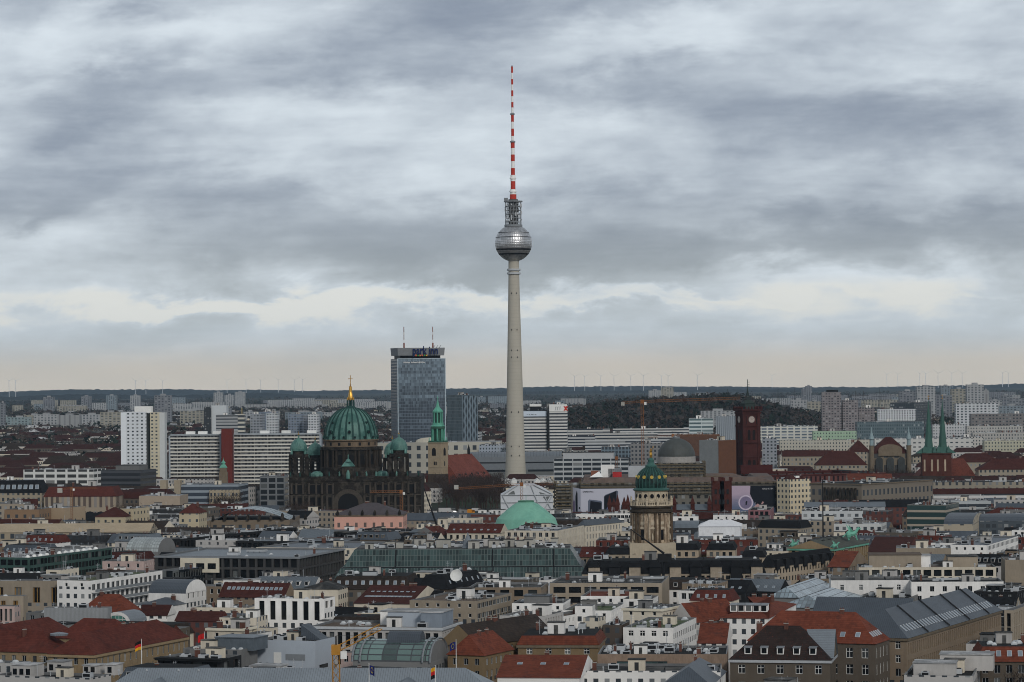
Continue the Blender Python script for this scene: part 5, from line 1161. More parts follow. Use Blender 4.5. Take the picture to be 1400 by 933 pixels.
    for i in range(16):
        a = 2 * PI * i / 16 - PI / 2; cc, s = math.cos(a), math.sin(a); r = R2 + .05
        P = lambda u, z, e=0: ((r + e) * cc - u * s, (r + e) * s + u * cc, z)
        mb = MB(); zc = zz(677.8); mb.face([P(.82 * math.cos(2 * PI * q / 14), zc + .95 * math.sin(2 * PI * q / 14)) for q in range(14)])
        o = mb.build('round_window', dk, t)
        mb = MB()
        for q in range(14):
            b1, b2 = 2 * PI * q / 14, 2 * PI * (q + 1) / 14; mb.face([P(.82 * math.cos(b1), zc + .95 * math.sin(b1), .1), P(.82 * math.cos(b2), zc + .95 * math.sin(b2), .1), P(1.02 * math.cos(b2), zc + 1.18 * math.sin(b2), .1), P(1.02 * math.cos(b1), zc + 1.18 * math.sin(b1), .1)])
        mb.build('window_ring', PS, o)
        a = a + PI / 16; mb = MB(); mb.box(R2 * math.cos(a) - .22, R2 * math.sin(a) - .22, zz(686), R2 * math.cos(a) + .22, R2 * math.sin(a) + .22, zz(672)); mb.build('pilaster', PS, t)
    mb = MB(); mb.lathe([(R2 + .9, zz(670.3)), (R2 + 1.0, zz(669)), (R2 + .2, zz(667.5)), (6.3, zz(666.5))], 48)
    mb.build('dome_gutter', GR, t)
    zd, zt = zz(667), zz(637.5); h = zt - zd; pr = [(6.2, zd), (6.42, zd + h * .1), (6.5, zd + h * .25), (6.3, zd + h * .42), (5.8, zd + h * .58), (5.0, zd + h * .72), (3.9, zd + h * .84), (2.7, zd + h * .93), (1.6, zt)]
    mb = MB(); mb.lathe(pr, 64); mb.build('dome', GC, t, smooth=True)
    mb = MB()
    for i in range(24):
        a0 = 2 * PI * (i + .5) / 24 - PI / 2; dw = .022
        for (ra, za), (rb_, zb_) in zip(pr[:-1], pr[1:]):
            q = lambda r, an, z, e: ((r + e) * math.cos(an), (r + e) * math.sin(an), z)
            o = .16; mb.face([q(ra, a0 - dw, za, o), q(ra, a0 + dw, za, o), q(rb_, a0 + dw, zb_, o), q(rb_, a0 - dw, zb_, o)]); mb.face([q(ra, a0 - dw, za, -.1), q(ra, a0 - dw, za, o), q(rb_, a0 - dw, zb_, o), q(rb_, a0 - dw, zb_, -.1)]); mb.face([q(ra, a0 + dw, za, o), q(ra, a0 + dw, za, -.1), q(rb_, a0 + dw, zb_, -.1), q(rb_, a0 + dw, zb_, o)])
    mb.build('dome_ribs', GR, t)
    for i in range(12):
        a = 2 * PI * i / 12 - PI / 2; j = 3; r = pr[j][0] + .3; z = pr[j][1] + .8; cc, s = math.cos(a), math.sin(a)
        mb = MB(); pts = [((r - .1) * cc - .72 * math.cos(b) * s, (r - .1) * s + .72 * math.cos(b) * cc, z + .72 * math.sin(b)) for b in [2 * PI * q / 12 for q in range(12)]]
        mb.face(pts)
        pc = [(p[0] - .55 * cc, p[1] - .55 * s, p[2]) for p in pts]
        for q in range(12): mb.face([pts[q], pts[(q + 1) % 12], pc[(q + 1) % 12], pc[q]])
        mb.build('golden_rosette', plain('gilded rosette', (.6, .43, .1), .45, var=.05, metal=.4), t)
    mb = MB(); mb.lathe([(2.4, zt - .3), (2.5, zt + .3), (1.6, zt + .8), (1.2, zt + 1.6), (1.3, zt + 2.6), (.8, zt + 3.2), (.5, zt + 3.6), (0, zt + 3.7)], 16); mb.build('lantern', GR, t)
    zs = zt + 3.6; mb = MB(); mb.lathe([(.55, zs), (.62, zs + 1.2), (.42, zs + 2.2), (.5, zs + 2.9), (.22, zs + 3.35), (.26, zs + 3.7), (0, zs + 4.1)], 10); mb.tube((.3, 0, zs + 3), (.95, -.2, zs + 4.3), .14, 5); mb.tube((-.3, 0, zs + 3), (-.6, -.3, zs + 2), .13, 5); mb.tube((.95, -.2, zs + 4.0), (.95, -.2, zs + 4.9), .2, 5); mb.build('golden_statue', GOLD, t)
    REG.append(([(c.x - 13, Y - 10), (c.x + 13, Y - 10), (c.x + 13, Y + 12), (c.x - 13, Y + 12)], Y, 860, 920, 752))
baroque_tower()
# ================================================================ round pale green dome
def round_church():
    Y = 1457; K = Y / FPX; zz = lambda py: 97 - (py - 513) * K; c = atY(719.5, 700, Y)
    t = thing('round_church', 'round church under smooth pale mint green dome', 'church', (c.x, Y + 16, 0))
    gm_ = plain('mint copper', (.17, .38, .29), .6, var=.16, sc=.1, c2=(.13, .31, .24), spec=.25); zt, zb = zz(687.5), 17.0
    pr = [(17.2, zb), (16.8, zb + 2.2), (14.6, zz(711)), (12.2, zz(705)), (9.4, zz(698.5)), (6.4, zz(692)), (3.9, zz(688.5))]
    mb = MB(); mb.lathe(pr, 64); mb.build('dome', gm_, t, smooth=True)
    mb = MB(); mb.lathe([(4.0, zt - .4), (4.1, zt + .35), (3.7, zt + .35), (3.6, zt), (0, zt + .5)], 32); mb.build('oculus_rim', plain('oculus rim', (.08, .2, .14), .6), t)
    mb = MB(); mb.tube((0, 0, zt), (0, 0, zt + 3), .15, 5); mb.build('finial', GREENP, t)
    mb = MB(); mb.lathe([(17.6, 0), (17.6, zb - .2), (18.2, zb), (17.2, zb + .3)], 48); mb.build('wall', SAND, t)
    REG.append(([(c.x - 18, Y - 2), (c.x + 18, Y - 2), (c.x + 18, Y + 34), (c.x - 18, Y + 34)], Y, 680, 760, 708))
round_church()
# ================================================================ white faceted exhibition box
def info_box():
    Y = 1880; K = Y / FPX; zz = lambda py: 97 - (py - 513) * K; c = atY(684, 690, Y); X = lambda px: (px - 684) * K
    t = thing('exhibition_box', 'white panelled exhibition box on steel struts behind the mint green dome', 'pavilion', (c.x, Y, 0))
    out = [(X(684.5), zz(704)), (X(756), zz(704)), (X(756), zz(677)), (X(742), zz(668)), (X(730), zz(663)), (X(708), zz(663)), (X(690), zz(674)), (X(684.5), zz(677))]
    mb = MB(); mb.face([(x, 0, z) for x, z in out]); mb.face([(x, 24, z) for x, z in out][::-1])
    for (a, b) in zip(out, out[1:] + out[:1]): mb.face([(a[0], 0, a[1]), (a[0], 24, a[1]), (b[0], 24, b[1]), (b[0], 0, b[1])])
    mb.build('panelled_hull', plain('hull panels', (.55, .57, .6), .6, var=.06), t)
    mb = MB()
    for p in ([(692, 678), (705, 678), (703, 671), (700, 672)], [(742, 680), (752, 679), (748, 686)], [(737, 673), (750, 677), (739, 677)]): mb.face([(X(a), -.05, zz(b)) for a, b in p][::-1])
    mb.build('window', GLASS, t)
    mb = MB()
    for a, b in (((686, 677), (756, 677)), ((686, 687), (756, 687)), ((686, 697), (756, 697)), ((687, 678), (700, 703)), ((755, 678), (742, 700)), ((744, 678), (756, 702)), ((688, 676), (708, 663.5)), ((730, 663.5), (755, 676)), ((726, 664), (736, 690))): mb.tube((X(a[0]), -.45, zz(a[1])), (X(b[0]), -.45, zz(b[1])), .34, 5)
    mb.build('steel_struts', LGREY, t)
    mb = MB()
    for x in (2, 16, 31): mb.box(x, 2, 0, x + 1.6, 22, zz(704))
    mb.build('leg', MGREY, t)
    REG.append(([(c.x, Y), (c.x + 33, Y), (c.x + 33, Y + 24), (c.x, Y + 24)], Y, 684, 757, 700))
info_box()
# ================================================================ buildings of the foreground and middle ground (near roof corner in photo pixels)
def penthouse(wg, x, y, w, d, h, wall='grey', rmat='grey', name='penthouse', spec=None, z=None):
    """smaller volume on the roof: its wall is a part, its roof a sub-part"""
    z0 = (wg.Z if z is None else z) + .01; mb = MB(); mb.box(x, y, z0, x + w, y + d, z0 + h)
    o = mb.build(name, wall if not isinstance(wall, str) else W(wall), wg.root)
    r = MB(); r.box(x - .25, y - .25, z0 + h, x + w + .25, y + d + .25, z0 + h + .25); r.build('roof_slab', ROOFS[rmat], o)
    if spec:
        n = int(w / spec)
        for i in range(n): put('window', window_mesh(1.2, min(1.6, h - 1.0), 'dark'), o, (x + w * (i + .5) / n, y - .02, z0 + .7))
    return o
OB, HB = 'office_building', 'apartment_house'
# --- bottom left: red tiled ministry block round a court
o, rz, w, d = frame(-60, 127, 257, 896, 20, 20)
t = thing('ministry_building', 'long red tiled ministry building behind the German flag', 'building', (o.x, o.y, 0), rz)
RM = tiled('ministry tiles', (.095, .028, .021), moss=(.06, .024, .02)); sw = ws('cross', bay=3.4, ww=1.15, wh=2.3, fl=4.0, rows=3, top=1.2, kind='two')
for (x, y, ww, dd, ax, F, Rt) in ((w - 14, 0, 14, d, 'y', ws('std', rows=1), sw), (-2, 3, w - 12.5, 13, 'x', ws('std', rows=1), None), (w - 50, 15, 13, d - 15, 'y', None, None), (w - 36.9, d - 14, 22.8, 13, 'x', None, None)):
    Wing(t, x, y, ww, dd, 0, 20 - (0.02 if ax == 'x' else 0), SAND, 'hip', RM, F, Rt, rh=5.6, axis=ax, cornice=SAND if Rt else None)
for x, y in ((w - 8, 34), (w - 44, 26), (w - 26, 8)): furn(t, 'chimney', x, y, 25, PI / 2)
mb = MB(); mb.lathe([(2.6, 0), (2.7, .5), (0, 1.0)], 8, w - 15.5, 9); q = mb.build('roof_lantern', LZINC, t, (0, 0, 24.4))
reg(o, rz, w, d, 20, 915)
B1 = []
def add(*a, **k): r = bld(*a, **k); B1.append(r); return r
# --- bottom row
o = atZ(131, 921, 24); e = atZ(684, 921, 24); L = (e - o).length; rzz = math.atan2(e.y - o.y, e.x - o.x)
t = thing('museum_hall', 'long low hall with pale grey seamed metal roof along the bottom edge', 'building', (o.x, o.y - 9, 0), rzz)
wgm = Wing(t, 0, 0, L, 20, 0, 19, 'grey', 'hip', 'lzinc', ws('office', rows=1), ws('office', rows=1), rh=6.3, axis='x')
for x in (L * .79, L * .9, L * .93): slope_items(t, Wing.__new__(Wing), 'x', 0) if False else furn(t, 'roof_window', x, 4.0, 21.2, 0, (3.4, 1, 1.6), -(PI / 2 - .48))
for x, ww in ((L * .16, 16), (L * .77, 20)): Wing(t, x - ww / 2, -7, ww, 16, 0, 18.4, 'grey', 'gable', 'zinc', rh=5.0, axis='y', rname='cross_roof')
for x in (5, 12, 20, 25): furn(t, 'vent_pipe', x, 9, 23.6)
reg(Vector((o.x, o.y - 9, 0)), rzz, L, 20, 22, 940)
hall = (o, rzz)
g = add('squat grey roof house with two white skylights at the left edge', 'house', -22, 24, 42, 911, 19, kind=HB, wall='pale', rmat='dark', n=0, vb=935)
for x in (-9, -4): furn(g.root, 'skylight_dome', g.W + x, 6, 19, sc=1.3)
g = add('flat dark roof with small grey boxes below the red ministry roof', 'office block', -10, 125, 152, 931, 17, wall='pale', rmat='dark', n=5, vb=940)
for (x, y, ww, dd, h) in ((4, 14, 4, 5, 2.4), (9.5, 14, 3, 5, 2.8), (-9, 3, 6, 7, 3.2), (-6, 16, 5, 5, 3)): penthouse(g, g.W * .5 + x * 1.2, y, ww, dd, h, 'pale', 'pale', spec=1.8)
g = add('low dark modern block with projecting black canopy near the ministry building', 'office block', 216, 302, 330, 905, 18, wall='dark', rmat='dark', front=ws('wide', rows=2, fl=3.2, wh=1.9), right=ws('wide', rows=2), n=5, vb=918)
penthouse(g, -.5, -1.2, g.W + 1, 4, .5, DARKM, 'dark', 'canopy')
g = add('grey roof with white fin vents and dark blue box above the black canopy', 'office block', 250, 330, 352, 892, 18.5, wall='grey', rmat='grey', n=4, vb=900)
penthouse(g, g.W * .45, 4, 12, 10, 3.6, plain('blue grey cladding', (.10, .12, .14), .5), 'zinc')
for i in range(6): mb = MB(); mb.box(0, 0, 0, .5, 5, .9); mb.build('vent_fin', WHITE, g.root, (g.W * .1 + i * 1.3, 3, 18.55))
g = add('cream villa with arched windows and brick chimneys', 'villa', 283, 331, 352, 863, 19.5, kind='villa', wall='cream', rmat='dark', front=ws('small', rows=3, ww=1.2, wh=1.7, fl=3.9, bay=4.6, top=1.4), right=ws('small', rows=2, bay=4), cornice=CREAM, n=2, vb=890)
for x in (2, g.W - 2.2): furn(g.root, 'chimney', x, 5, 20.6, sc=1.3)
g = add('white cube house beside the cream villa', 'house', 325, 345, 372, 872, 18, kind=HB, wall='white', rmat='pale', right=ws('small'), n=3, vb=882)
g = add('blue grey metal clad building with louvre and white end wall', 'commercial building', 350, 431, 458, 880, 20, kind=OB, wall=plain('metal cladding pale blue', (.36, .40, .45), .6, var=.06), rmat='dark', right=None, n=6, vb=919)
for (x, z, ww, h) in ((g.W * .3, 13.6, 2.4, 3.6), (g.W * .5, 15, 6.2, 1.8)):
    mb = MB(); mb.box(x, -.08, z, x + ww, -.004, z + h); mb.build('door' if ww < 3 else 'louvre', WHITE if ww < 3 else MGREY, g.root)
for i in range(4): furn(g.root, 'air_unit', g.W * .1 + i * 2.2, -1.2, 13.2, PI / 2, .6)
mb = MB(); mb.box(g.W + .004, g.D * .2, 12.5, g.W + .06, g.D * .62, 13.6); mb.build('window', PANE, g.root)
mb = MB(); mb.face([(g.W * .66, g.D * .3, 20.7), (g.W, g.D * .3, 20.7), (g.W * .66, g.D * .3, 25)]); mb.face([(g.W * .66, g.D * .3, 25), (g.W, g.D * .3, 20.7), (g.W, g.D * .7, 20.7), (g.W * .66, g.D * .7, 25)]); mb.build('wedge_skylight', SLATE, g.root)
# glass barrel
g = add('green glass barrel roofed hall with dark steel arches', 'glass hall', 482, 588, 612, 906, 17, rot=14, kind=OB, wall='grey', roof='barrel', rmat=glassy('barrel glass', (.09, .14, .13), .15, .8, .6, 4.2, 2.2, (.03, .035, .04), .08), axis='x', rh=5.6, n=0, vb=919)
for k in range(2):
    for e_ in (0, 1):
        mb = MB(); n_ = 14
        for i in range(n_):
            a, b = PI * i / n_, PI * (i + 1) / n_; f = lambda an, e: (g.D / 2 - (g.D / 2 + e) * math.cos(an), 17 + (5.6 + e) * math.sin(an))
            xx = g.W * (1 if e_ else 0) - (2.2 if k else 0) * (1 if e_ else -1); p, q = f(a, .5), f(b, .5); mb.tube((xx, p[0], p[1]), (xx, q[0], q[1]), .32, 4)
        mb.build('steel_arch', MGREY, g.root)
mb = MB(); n_ = 10; x0, x1 = g.W * .38, g.W * .8
for i in range(n_):
    a, b = PI * i / n_, PI * (i + 1) / n_; f = lambda an: (g.D * .45 - 3.4 * math.cos(an), 21.6 + 3.4 * math.sin(an)); p, q = f(a), f(b); mb.face([(x0, p[0], p[1]), (x1, p[0], p[1]), (x1, q[0], q[1]), (x0, q[0], q[1])])
mb.face([(x1, *f(PI * i / n_)) for i in range(n_ + 1)]); mb.face([(x0, *f(PI * i / n_)) for i in range(n_ + 1)]); mb.build('roof_barrel', SLATE, g.root)
g = add('ochre gabled house with brown roof to the right of the glass barrel hall', 'house', 612, 662, 702, 897, 18, rot=24, kind=HB, wall='ochre', roof='half', rmat='orange', front=ws('one', rows=2), right=ws('std', kind='two', rows=2), axis='y', rh=5.6, n=2, vb=918, wname='wall')
g = add('long brown tiled roof behind the European flag', 'house', 600, 655, 708, 884, 19, rot=32, D=42, kind=HB, wall='ochre', roof='gable', rmat='tbrown', right=ws('std', rows=2), axis='y', rh=6, n=3, vb=900)
g = add('dark slate roof with orange patch left of the brown roof', 'house', 510, 598, 618, 879, 17.5, kind=HB, wall='brick', roof='gable', rmat='black', axis='x', rh=4.5, n=3, vb=900)
slope_items(g.root, g, 'roof_window', 6, t=.4)
g = add('orange tiled house behind the yellow crane jib', 'house', 462, 500, 522, 882, 17, kind=HB, wall='tan', roof='gable', rmat='orange', front=ws('small'), axis='x', rh=4.5, n=1, vb=905)
g = add('pale pink rendered house beside the yellow crane mast', 'house', 466, 480, 488, 896, 16, kind=HB, wall='pink', rmat='grey', n=1, vb=918, front=ws('one', rows=1))
g = add('red brick row with white gable ends behind the yellow crane', 'terraced house', 392, 470, 492, 866, 17.5, kind=HB, wall='brick', rmat='dark', n=4, vb=880)
g = add('cream stepped house left of the small green sphere roof', 'house', 350, 373, 380, 862, 19, kind=HB, wall='cream', rmat='pale', front=ws('small', rows=3, bay=2.6), n=2, vb=877)
# colonnade building with brown gravel roof
g = add('long colonnade office with brown gravel roof and blue grey penthouse', 'office building', 424, 604, 631, 862, 22, rot=14, wall='pale', rmat='brown', front=ws('piers', bay=2.45, wh=4.4, ww=1.5, fl=5.2, top=1.6, kind='dark'), right=ws('piers', bay=2.45, wh=4.4, ww=1.4, fl=5.2, top=1.6), n=5, vb=874, cornice=LGREY)
penthouse(g, g.W * .52, 10, g.W * .3, 12, 4.4, plain('blue grey penthouse cladding', (.34, .38, .43), .6, var=.05), 'pale'); penthouse(g, g.W * .8, 6, g.W * .16, 13, 4.6, 'bluegrey', 'pale'); penthouse(g, g.W * .42, 16, 9, 9, 4, 'white', 'pale')
for x in (.3, .34): furn(g.root, 'skylight_dome', g.W * x, 14, 22.02, sc=1.2)
g = add('white framed seven bay building above grey arcades', 'office building', 348, 443, 458, 822, 23, rot=16, wall='white', rmat='brown', front=ws('wide', bay=3.5, ww=1.9, wh=6.2, rows=1, top=.9, kind='dark', rec=.5), right=ws('wide', rows=1), n=8, vb=846)
g = add('cream rendered house with sloped gable beside the brown roofs', 'house', 410, 462, 486, 806, 21, rot=12, kind=HB, wall='cream', roof='half', rmat='grey', n=2, rh=2.2, vb=822)
g = add('row of dark red roofed houses with pale roof windows', 'terraced house', 484, 560, 606, 826, 17, rot=14, kind=HB, wall='cream', roof='gable', rmat='dred', n=3, rh=4.8, vb=836, axis='x')
slope_items(g.root, g, 'roof_window', 12, t=.35, sc=1.3); slope_items(g.root, g, 'roof_window', 8, t=.62, sc=1.1)
g = add('black pitched roof with rows of white skylights right of the red roofs', 'house', 552, 602, 642, 815, 18, rot=12, kind=HB, wall='cream', roof='gable', rmat='black', n=2, rh=5.2, vb=828, axis='x')
slope_items(g.root, g, 'roof_window', 8, t=.3, sc=1.3)
g = add('dark brown mansard with green and pale roof windows', 'apartment house', 452, 562, 576, 806, 20, rot=7, kind=HB, wall='stone', roof='mansard', rmat='tbrown', n=6, hmans=4.6, vb=812)
slope_items(g.root, g, 'roof_window', 9, t=.35, sc=1.2)
g = add('dark slate mansard with large white satellite dish', 'apartment house', 572, 612, 662, 806, 20, rot=22, kind=HB, wall='brown', roof='mansard', rmat='black', n=5, hmans=5.0, vb=812)
furn(g.root, 'satellite_dish', g.W + 1.0, 6, 24.5, .2, 1.9, PI / 2 - .35)
slope_items(g.root, g, 'roof_window', 6, 'right', t=.35)
g = add('brick block with black roof and white roof lights at left centre', 'apartment house', 300, 388, 404, 818, 18, rot=18, kind=HB, wall='tan', roof='gable', rmat='dred', n=2, rh=5, vb=830, axis='x'); slope_items(g.root, g, 'roof_window', 12, t=.5, sc=1.2)
# --- left
g = add('beige stone building with tall bronze framed windows', 'building', -40, 115, 123, 799, 22, rot=9, wall='beige', rmat='brown', front=ws('wide', bay=6.0, ww=2.7, wh=5.6, fl=7, rows=1, top=2.4, kind='gold', rec=.6), right=ws('wide', bay=5, ww=2.6, wh=2.6, rows=1, kind='gold'), n=4, vb=838, par=1.2)
g = add('lower beige stone wing at the left edge with bronze windows', 'building', -40, 32, 38, 818, 19, rot=4, wall='beige', rmat='brown', front=ws('wide', bay=3.6, ww=1.7, wh=4.4, rows=1, top=1.6, kind='gold'), n=1, vb=838)
g = add('pale pink building with narrow upright windows at the left edge', 'building', -30, 20, 28, 832, 17, rot=8, wall='pink', rmat='dark', front=ws('piers', bay=1.7, ww=.9, wh=4.2, rows=1), n=1, vb=850)
g = add('white terraced apartment house with stacked balconies', 'apartment house', 78, 124, 222, 797, 23, rot=20, kind=HB, wall='white', rmat='green', front=ws('small', rows=1, bay=6), right=ws('ribbon', fl=3.6, bay=3.6, ww=2.6, wh=2.2, rows=3, top=1.4), n=6, vb=815)
for k in range(3): mb = MB(); z = 23 - 3.4 - k * 3.6; mb.box(g.W + .01, .5, z - .15, g.W + 1.7, g.D - .5, z); mb.box(g.W + 1.6, .5, z, g.W + 1.7, g.D - .5, z + 1, 1); mb.build('balcony', [WHITE, MGREY], g.root)
g = add('grey corrugated plant building in front of an orange roof', 'plant building', 60, 148, 153, 834, 20, rot=6, wall=seamed('corrugated grey', (.26, .27, .28), .45, .6, 0, .3), rmat='pale', n=6, vb=849)
g = add('small white arch with green glazed end', 'pavilion', 143, 178, 201, 852, 15.5, rot=22, wall='white', roof='barrel', rmat='lzinc', axis='y', rh=3.6, n=0, vb=855)
mb = MB(); n_ = 10; mb.face([(1.2, -.05, 14.2), (g.W - 1.2, -.05, 14.2)] + [(g.W / 2 + (g.W / 2 - 1.2) * math.cos(PI * i / n_), -.05, 15.4 + 2.8 * math.sin(PI * i / n_)) for i in range(n_ + 1)]); mb.build('glazed_end', glassy('green glazing', (.05, .16, .13), .2, .6, .3, 1.4, 1.2, (.5, .5, .48), .12), g.root)
g = add('hipped orange red roof behind the grey plant building', 'house', 110, 172, 192, 837, 18, kind=HB, wall='tan', roof='hip', rmat='orange', n=1, rh=5.6, vb=838, axis='x')
g = add('white building with large arched grey roof', 'hall', 203, 254, 282, 812, 19, rot=20, kind='hall', wall='white', roof='barrel', rmat='slate', axis='x', rh=4.6, right=ws('small', bay=3.4, ww=1.3, wh=2.2, rows=1, top=-.2), n=1, vb=826)
g = add('low white building with hipped slate roof under the arched roof', 'building', 190, 237, 265, 828, 15.5, wall='white', roof='hip', rmat='slate', rh=2.2, n=2, vb=841, axis='x')
g = add('brown gravel roof row with skylight domes right of the hipped slate roof', 'terrace', 265, 340, 352, 834, 17, rot=12, kind=OB, wall='cream', rmat='brown', front=ws('small', rows=1), n=6, vb=842)
g = add('long low red tiled roof behind the skylight dome row', 'house', 240, 300, 312, 850, 16, rot=10, kind=HB, wall='brick', roof='gable', rmat='dred', n=2, rh=3, vb=856, axis='x')
g = add('small red gabled roof beside the white arch', 'house', 190, 228, 240, 842, 15, rot=10, kind=HB, wall='white', roof='gable', rmat='dred', n=1, rh=3.4, vb=852, axis='x')
g = add('small cream stepped house at the centre left', 'house', 300, 350, 366, 848, 18, rot=14, kind=HB, wall='cream', rmat='green', n=4, front=ws('small'), vb=862)
g = add('long green glass terraced building crowded with white roof plant', 'office building', -40, 40, 153, 765, 22, rot=20, wall=plain('green steel', (.045, .085, .075), .5), rmat='pale', front=ws('ribbon', kind='dark', bay=3, ww=2.8, wh=2.4, fl=3.6), right=ws('ribbon', kind='dark', bay=3, ww=2.8, wh=2.4, fl=3.6, rows=3), n=26, vb=778)
for k in range(12): mb = MB(); mb.lathe([(1.1, 0), (1.0, .8), (.7, 1.4), (0, 1.6)], 8); mb.build('roof_hood', WHITE, g.root, (g.W - 3, 4 + k * (g.D - 8) / 12, 22.05))
g = add('pale vaulted glass roof behind the green terraced building', 'glass hall', 172, 216, 240, 755, 18, rot=14, kind='hall', wall='grey', roof='barrel', rmat=glassy('pale vault glass', (.30, .33, .33), .3, .5, .25, 1.2, 1.6, (.14, .15, .15), .1), axis='x', rh=6, n=0, vb=758)
g = add('pale pink flat house with small green end building', 'apartment house', 140, 197, 211, 770, 21, rot=8, kind=HB, wall='pink', rmat='grey', front=ws('small', rows=2, bay=4, wh=1.8), right=ws('small'), n=5, vb=782)
g = add('small white cube house with dark window left of the terraced house', 'house', 63, 82, 108, 782, 20, kind=HB, wall='cream', rmat='pale', front=ws('wide', rows=1), n=2, vb=795)
g = add('dark roof with pale railings at the far left', 'office block', -20, 55, 66, 786, 17, rot=10, wall='dark', rmat='dark', n=5, vb=796)
g = add('dark wedge shaped glass building with blue solar panel', 'office building', 213, 236, 316, 783, 17, rot=24, wall=GLASS, rmat='zinc', right=ws('office', kind='dark', bay=2, ww=1.7, wh=2.4), n=2, vb=802)
mb = MB(); mb.box(g.W * .3, g.D * .45, 17.3, g.W * .9, g.D * .75, 17.6); mb.build('solar_panel', plain('solar blue', (.12, .17, .34), .25, spec=.9), g.root)
g = add('wide grey roofed building with black colonnade windows', 'office building', 212, 409, 472, 764, 21.5, rot=15, wall=plain('anthracite stone', (.055, .055, .055), .6), rmat='zinc', front=ws('colon', bay=3.6, ww=2.7, wh=3.6), right=ws('colon', bay=3.6, ww=2.9, wh=3.9), n=5, vb=790, cornice=MGREY)
mb = MB(); mb.box(g.W * .18, -.6, 15.5, g.W * .45, -.02, 21.6); o_ = mb.build('cream_bay', CREAM, g.root)
for k in range(3): put('window', window_mesh(3.6, 2.4, 'dark'), o_, (g.W * (.24 + k * .08), -.62, 17))
g = add('black long colonnade building with thin flat roof', 'office building', 222, 246, 414, 739, 20, rot=26, wall='dark', rmat='dark', front=ws('piers', rows=1), right=ws('piers', bay=3.0, ww=2.1, wh=5.2, rows=1, top=1.2), n=14, vb=752, D=110)
g = add('cream building behind the black colonnade with slate roof', 'building', 350, 482, 539, 752, 20, rot=18, wall='cream', rmat='slate', right=ws('one', rows=1), front=ws('one', rows=1), n=5, vb=762)
g = add('dark blue flat roofed block at centre left', 'office block', 322, 475, 492, 742, 20, rot=9, wall='dark', rmat='slate', front=ws('office', rows=1), n=9, vb=752)
# --- centre
QG = glassy('sloping atrium glass', (.03, .052, .05), .22, .5, .6, 1.3, 2.6, (.075, .10, .095), .14)
o, rz, w, d = frame(456, 806, 840, 790, 15, 2, 46)
t = thing('glass_arcade', 'long sloping green glass roofed department arcade', 'glass building', (o.x, o.y, 0), rz)
mb = MB(); zs = ((15, 0), (19.2, 2.6), (19.6, 3.6), (26.5, 8.0)); x0a = 6
for (za, ia), (zb, ib) in zip(zs[:-1], zs[1:]):
    m_ = 1 if abs(zb - za) < .6 else 0
    P = lambda i, z: [(i, i, z), (w - i, i, z), (w - i, d - i, z), (i, d - i, z)]
    A, C_ = P(ia, za), P(ib, zb)
    for k in range(4): j = (k + 1) % 4; mb.face([A[k], A[j], C_[j], C_[k]], m_)
mb.face(P(8, 26.5), 2); mb.build('glass_slope', [QG, DARKM, FLATG], t); mb = MB(); mb.box(.5, .5, 0, w - .5, d - .5, 15); mb.build('wall', [FW_('grey')], t)
clutter(t, 9, 9, w - 18, d - 18, 26.5, 30, seed=5, kinds=['air_unit', 'duct', 'roof_box', 'railing', 'skylight_dome', 'stair_head'])
mb = MB(); mb.lathe([(2.6, 26.5), (0, 33)], 10, w * .52, 14); mb.build('glass_cone', LZINC, t)
for x in (w * .24, w * .62, w * .86): mb = MB(); mb.tube((x, 1.4, 17), (x, 7.6, 26.2), .28, 4); mb.build('glass_rib', DARKM, t)
reg(o, rz, w, d, 20, 792)
g = add('brown stone roof terrace block below the glass arcade', 'building', 640, 740, 752, 806, 21, rot=6, wall='tan', rmat='grey', front=ws('wide', rows=2), n=5, vb=818)
g = add('beige hotel with long balconies and flat roof at centre', 'hotel', 560, 652, 700, 825, 21, rot=18, wall='beige', rmat='brown', front=ws('small', rows=2), right=ws('ribbon', rows=2, bay=4), n=7, vb=834, kind='hotel')
g = add('pale long beige hotel wing with dark recessed windows', 'hotel', 752, 905, 962, 800, 21, rot=7, wall='beige', rmat='grey', front=ws('wide', rows=2, bay=5.5, ww=4.4, wh=2.2, top=1.4), n=9, vb=812, kind='hotel')
g = add('white block with slate wedge roof left of the beige courtyard', 'building', 700, 770, 780, 828, 19, rot=8, wall='white', rmat='grey', front=ws('small', bay=2.6, rows=1), n=4, vb=838)
penthouse(g, g.W * .2, 4, g.W * .5, 8, 2.8, 'grey', 'slate')
g = add('cream building with two rows of arched windows', 'building', 852, 905, 937, 836, 22, rot=24, wall='cream', rmat='slate', front=ws('small', rows=1), right=ws('small', bay=2.7, ww=1.3, wh=2.2, fl=4.6, rows=3, kind='dark', top=1.6), n=5, vb=856, cornice=CREAM)
g = add('white building with four dark upright windows at centre', 'building', 852, 892, 900, 822, 20, rot=10, wall='white', rmat='grey', front=ws('wide', bay=3.6, ww=1.6, wh=3.4, rows=1, kind='dark'), n=4, vb=833)
g = add('white flat building with rooftop cabin and terrace', 'building', 794, 860, 872, 818, 20, rot=8, wall='white', rmat='orange', n=3, front=ws('small', rows=1), vb=832)
g = add('grey concrete block with planted green roof', 'building', 770, 836, 852, 838, 18.5, rot=10, wall='white', rmat='green', front=ws('small', rows=1), right=ws('small', rows=2), n=3, vb=846)
g = add('white cube with small window beside the planted roof', 'house', 786, 810, 814, 832, 21.5, kind=HB, wall='white', rmat='pale', front=ws('small', rows=1, bay=5), n=1, vb=846, rot=8)
g = add('grey pillared building with flat brown roof right of the colonnade office', 'office building', 683, 744, 770, 846, 21, rot=20, wall='pale', rmat='brown', front=ws('piers', bay=2.2, wh=3.8, ww=1.4, rows=3), right=ws('piers', bay=2.2, wh=3.8, ww=1.2, rows=3), n=6, vb=880)
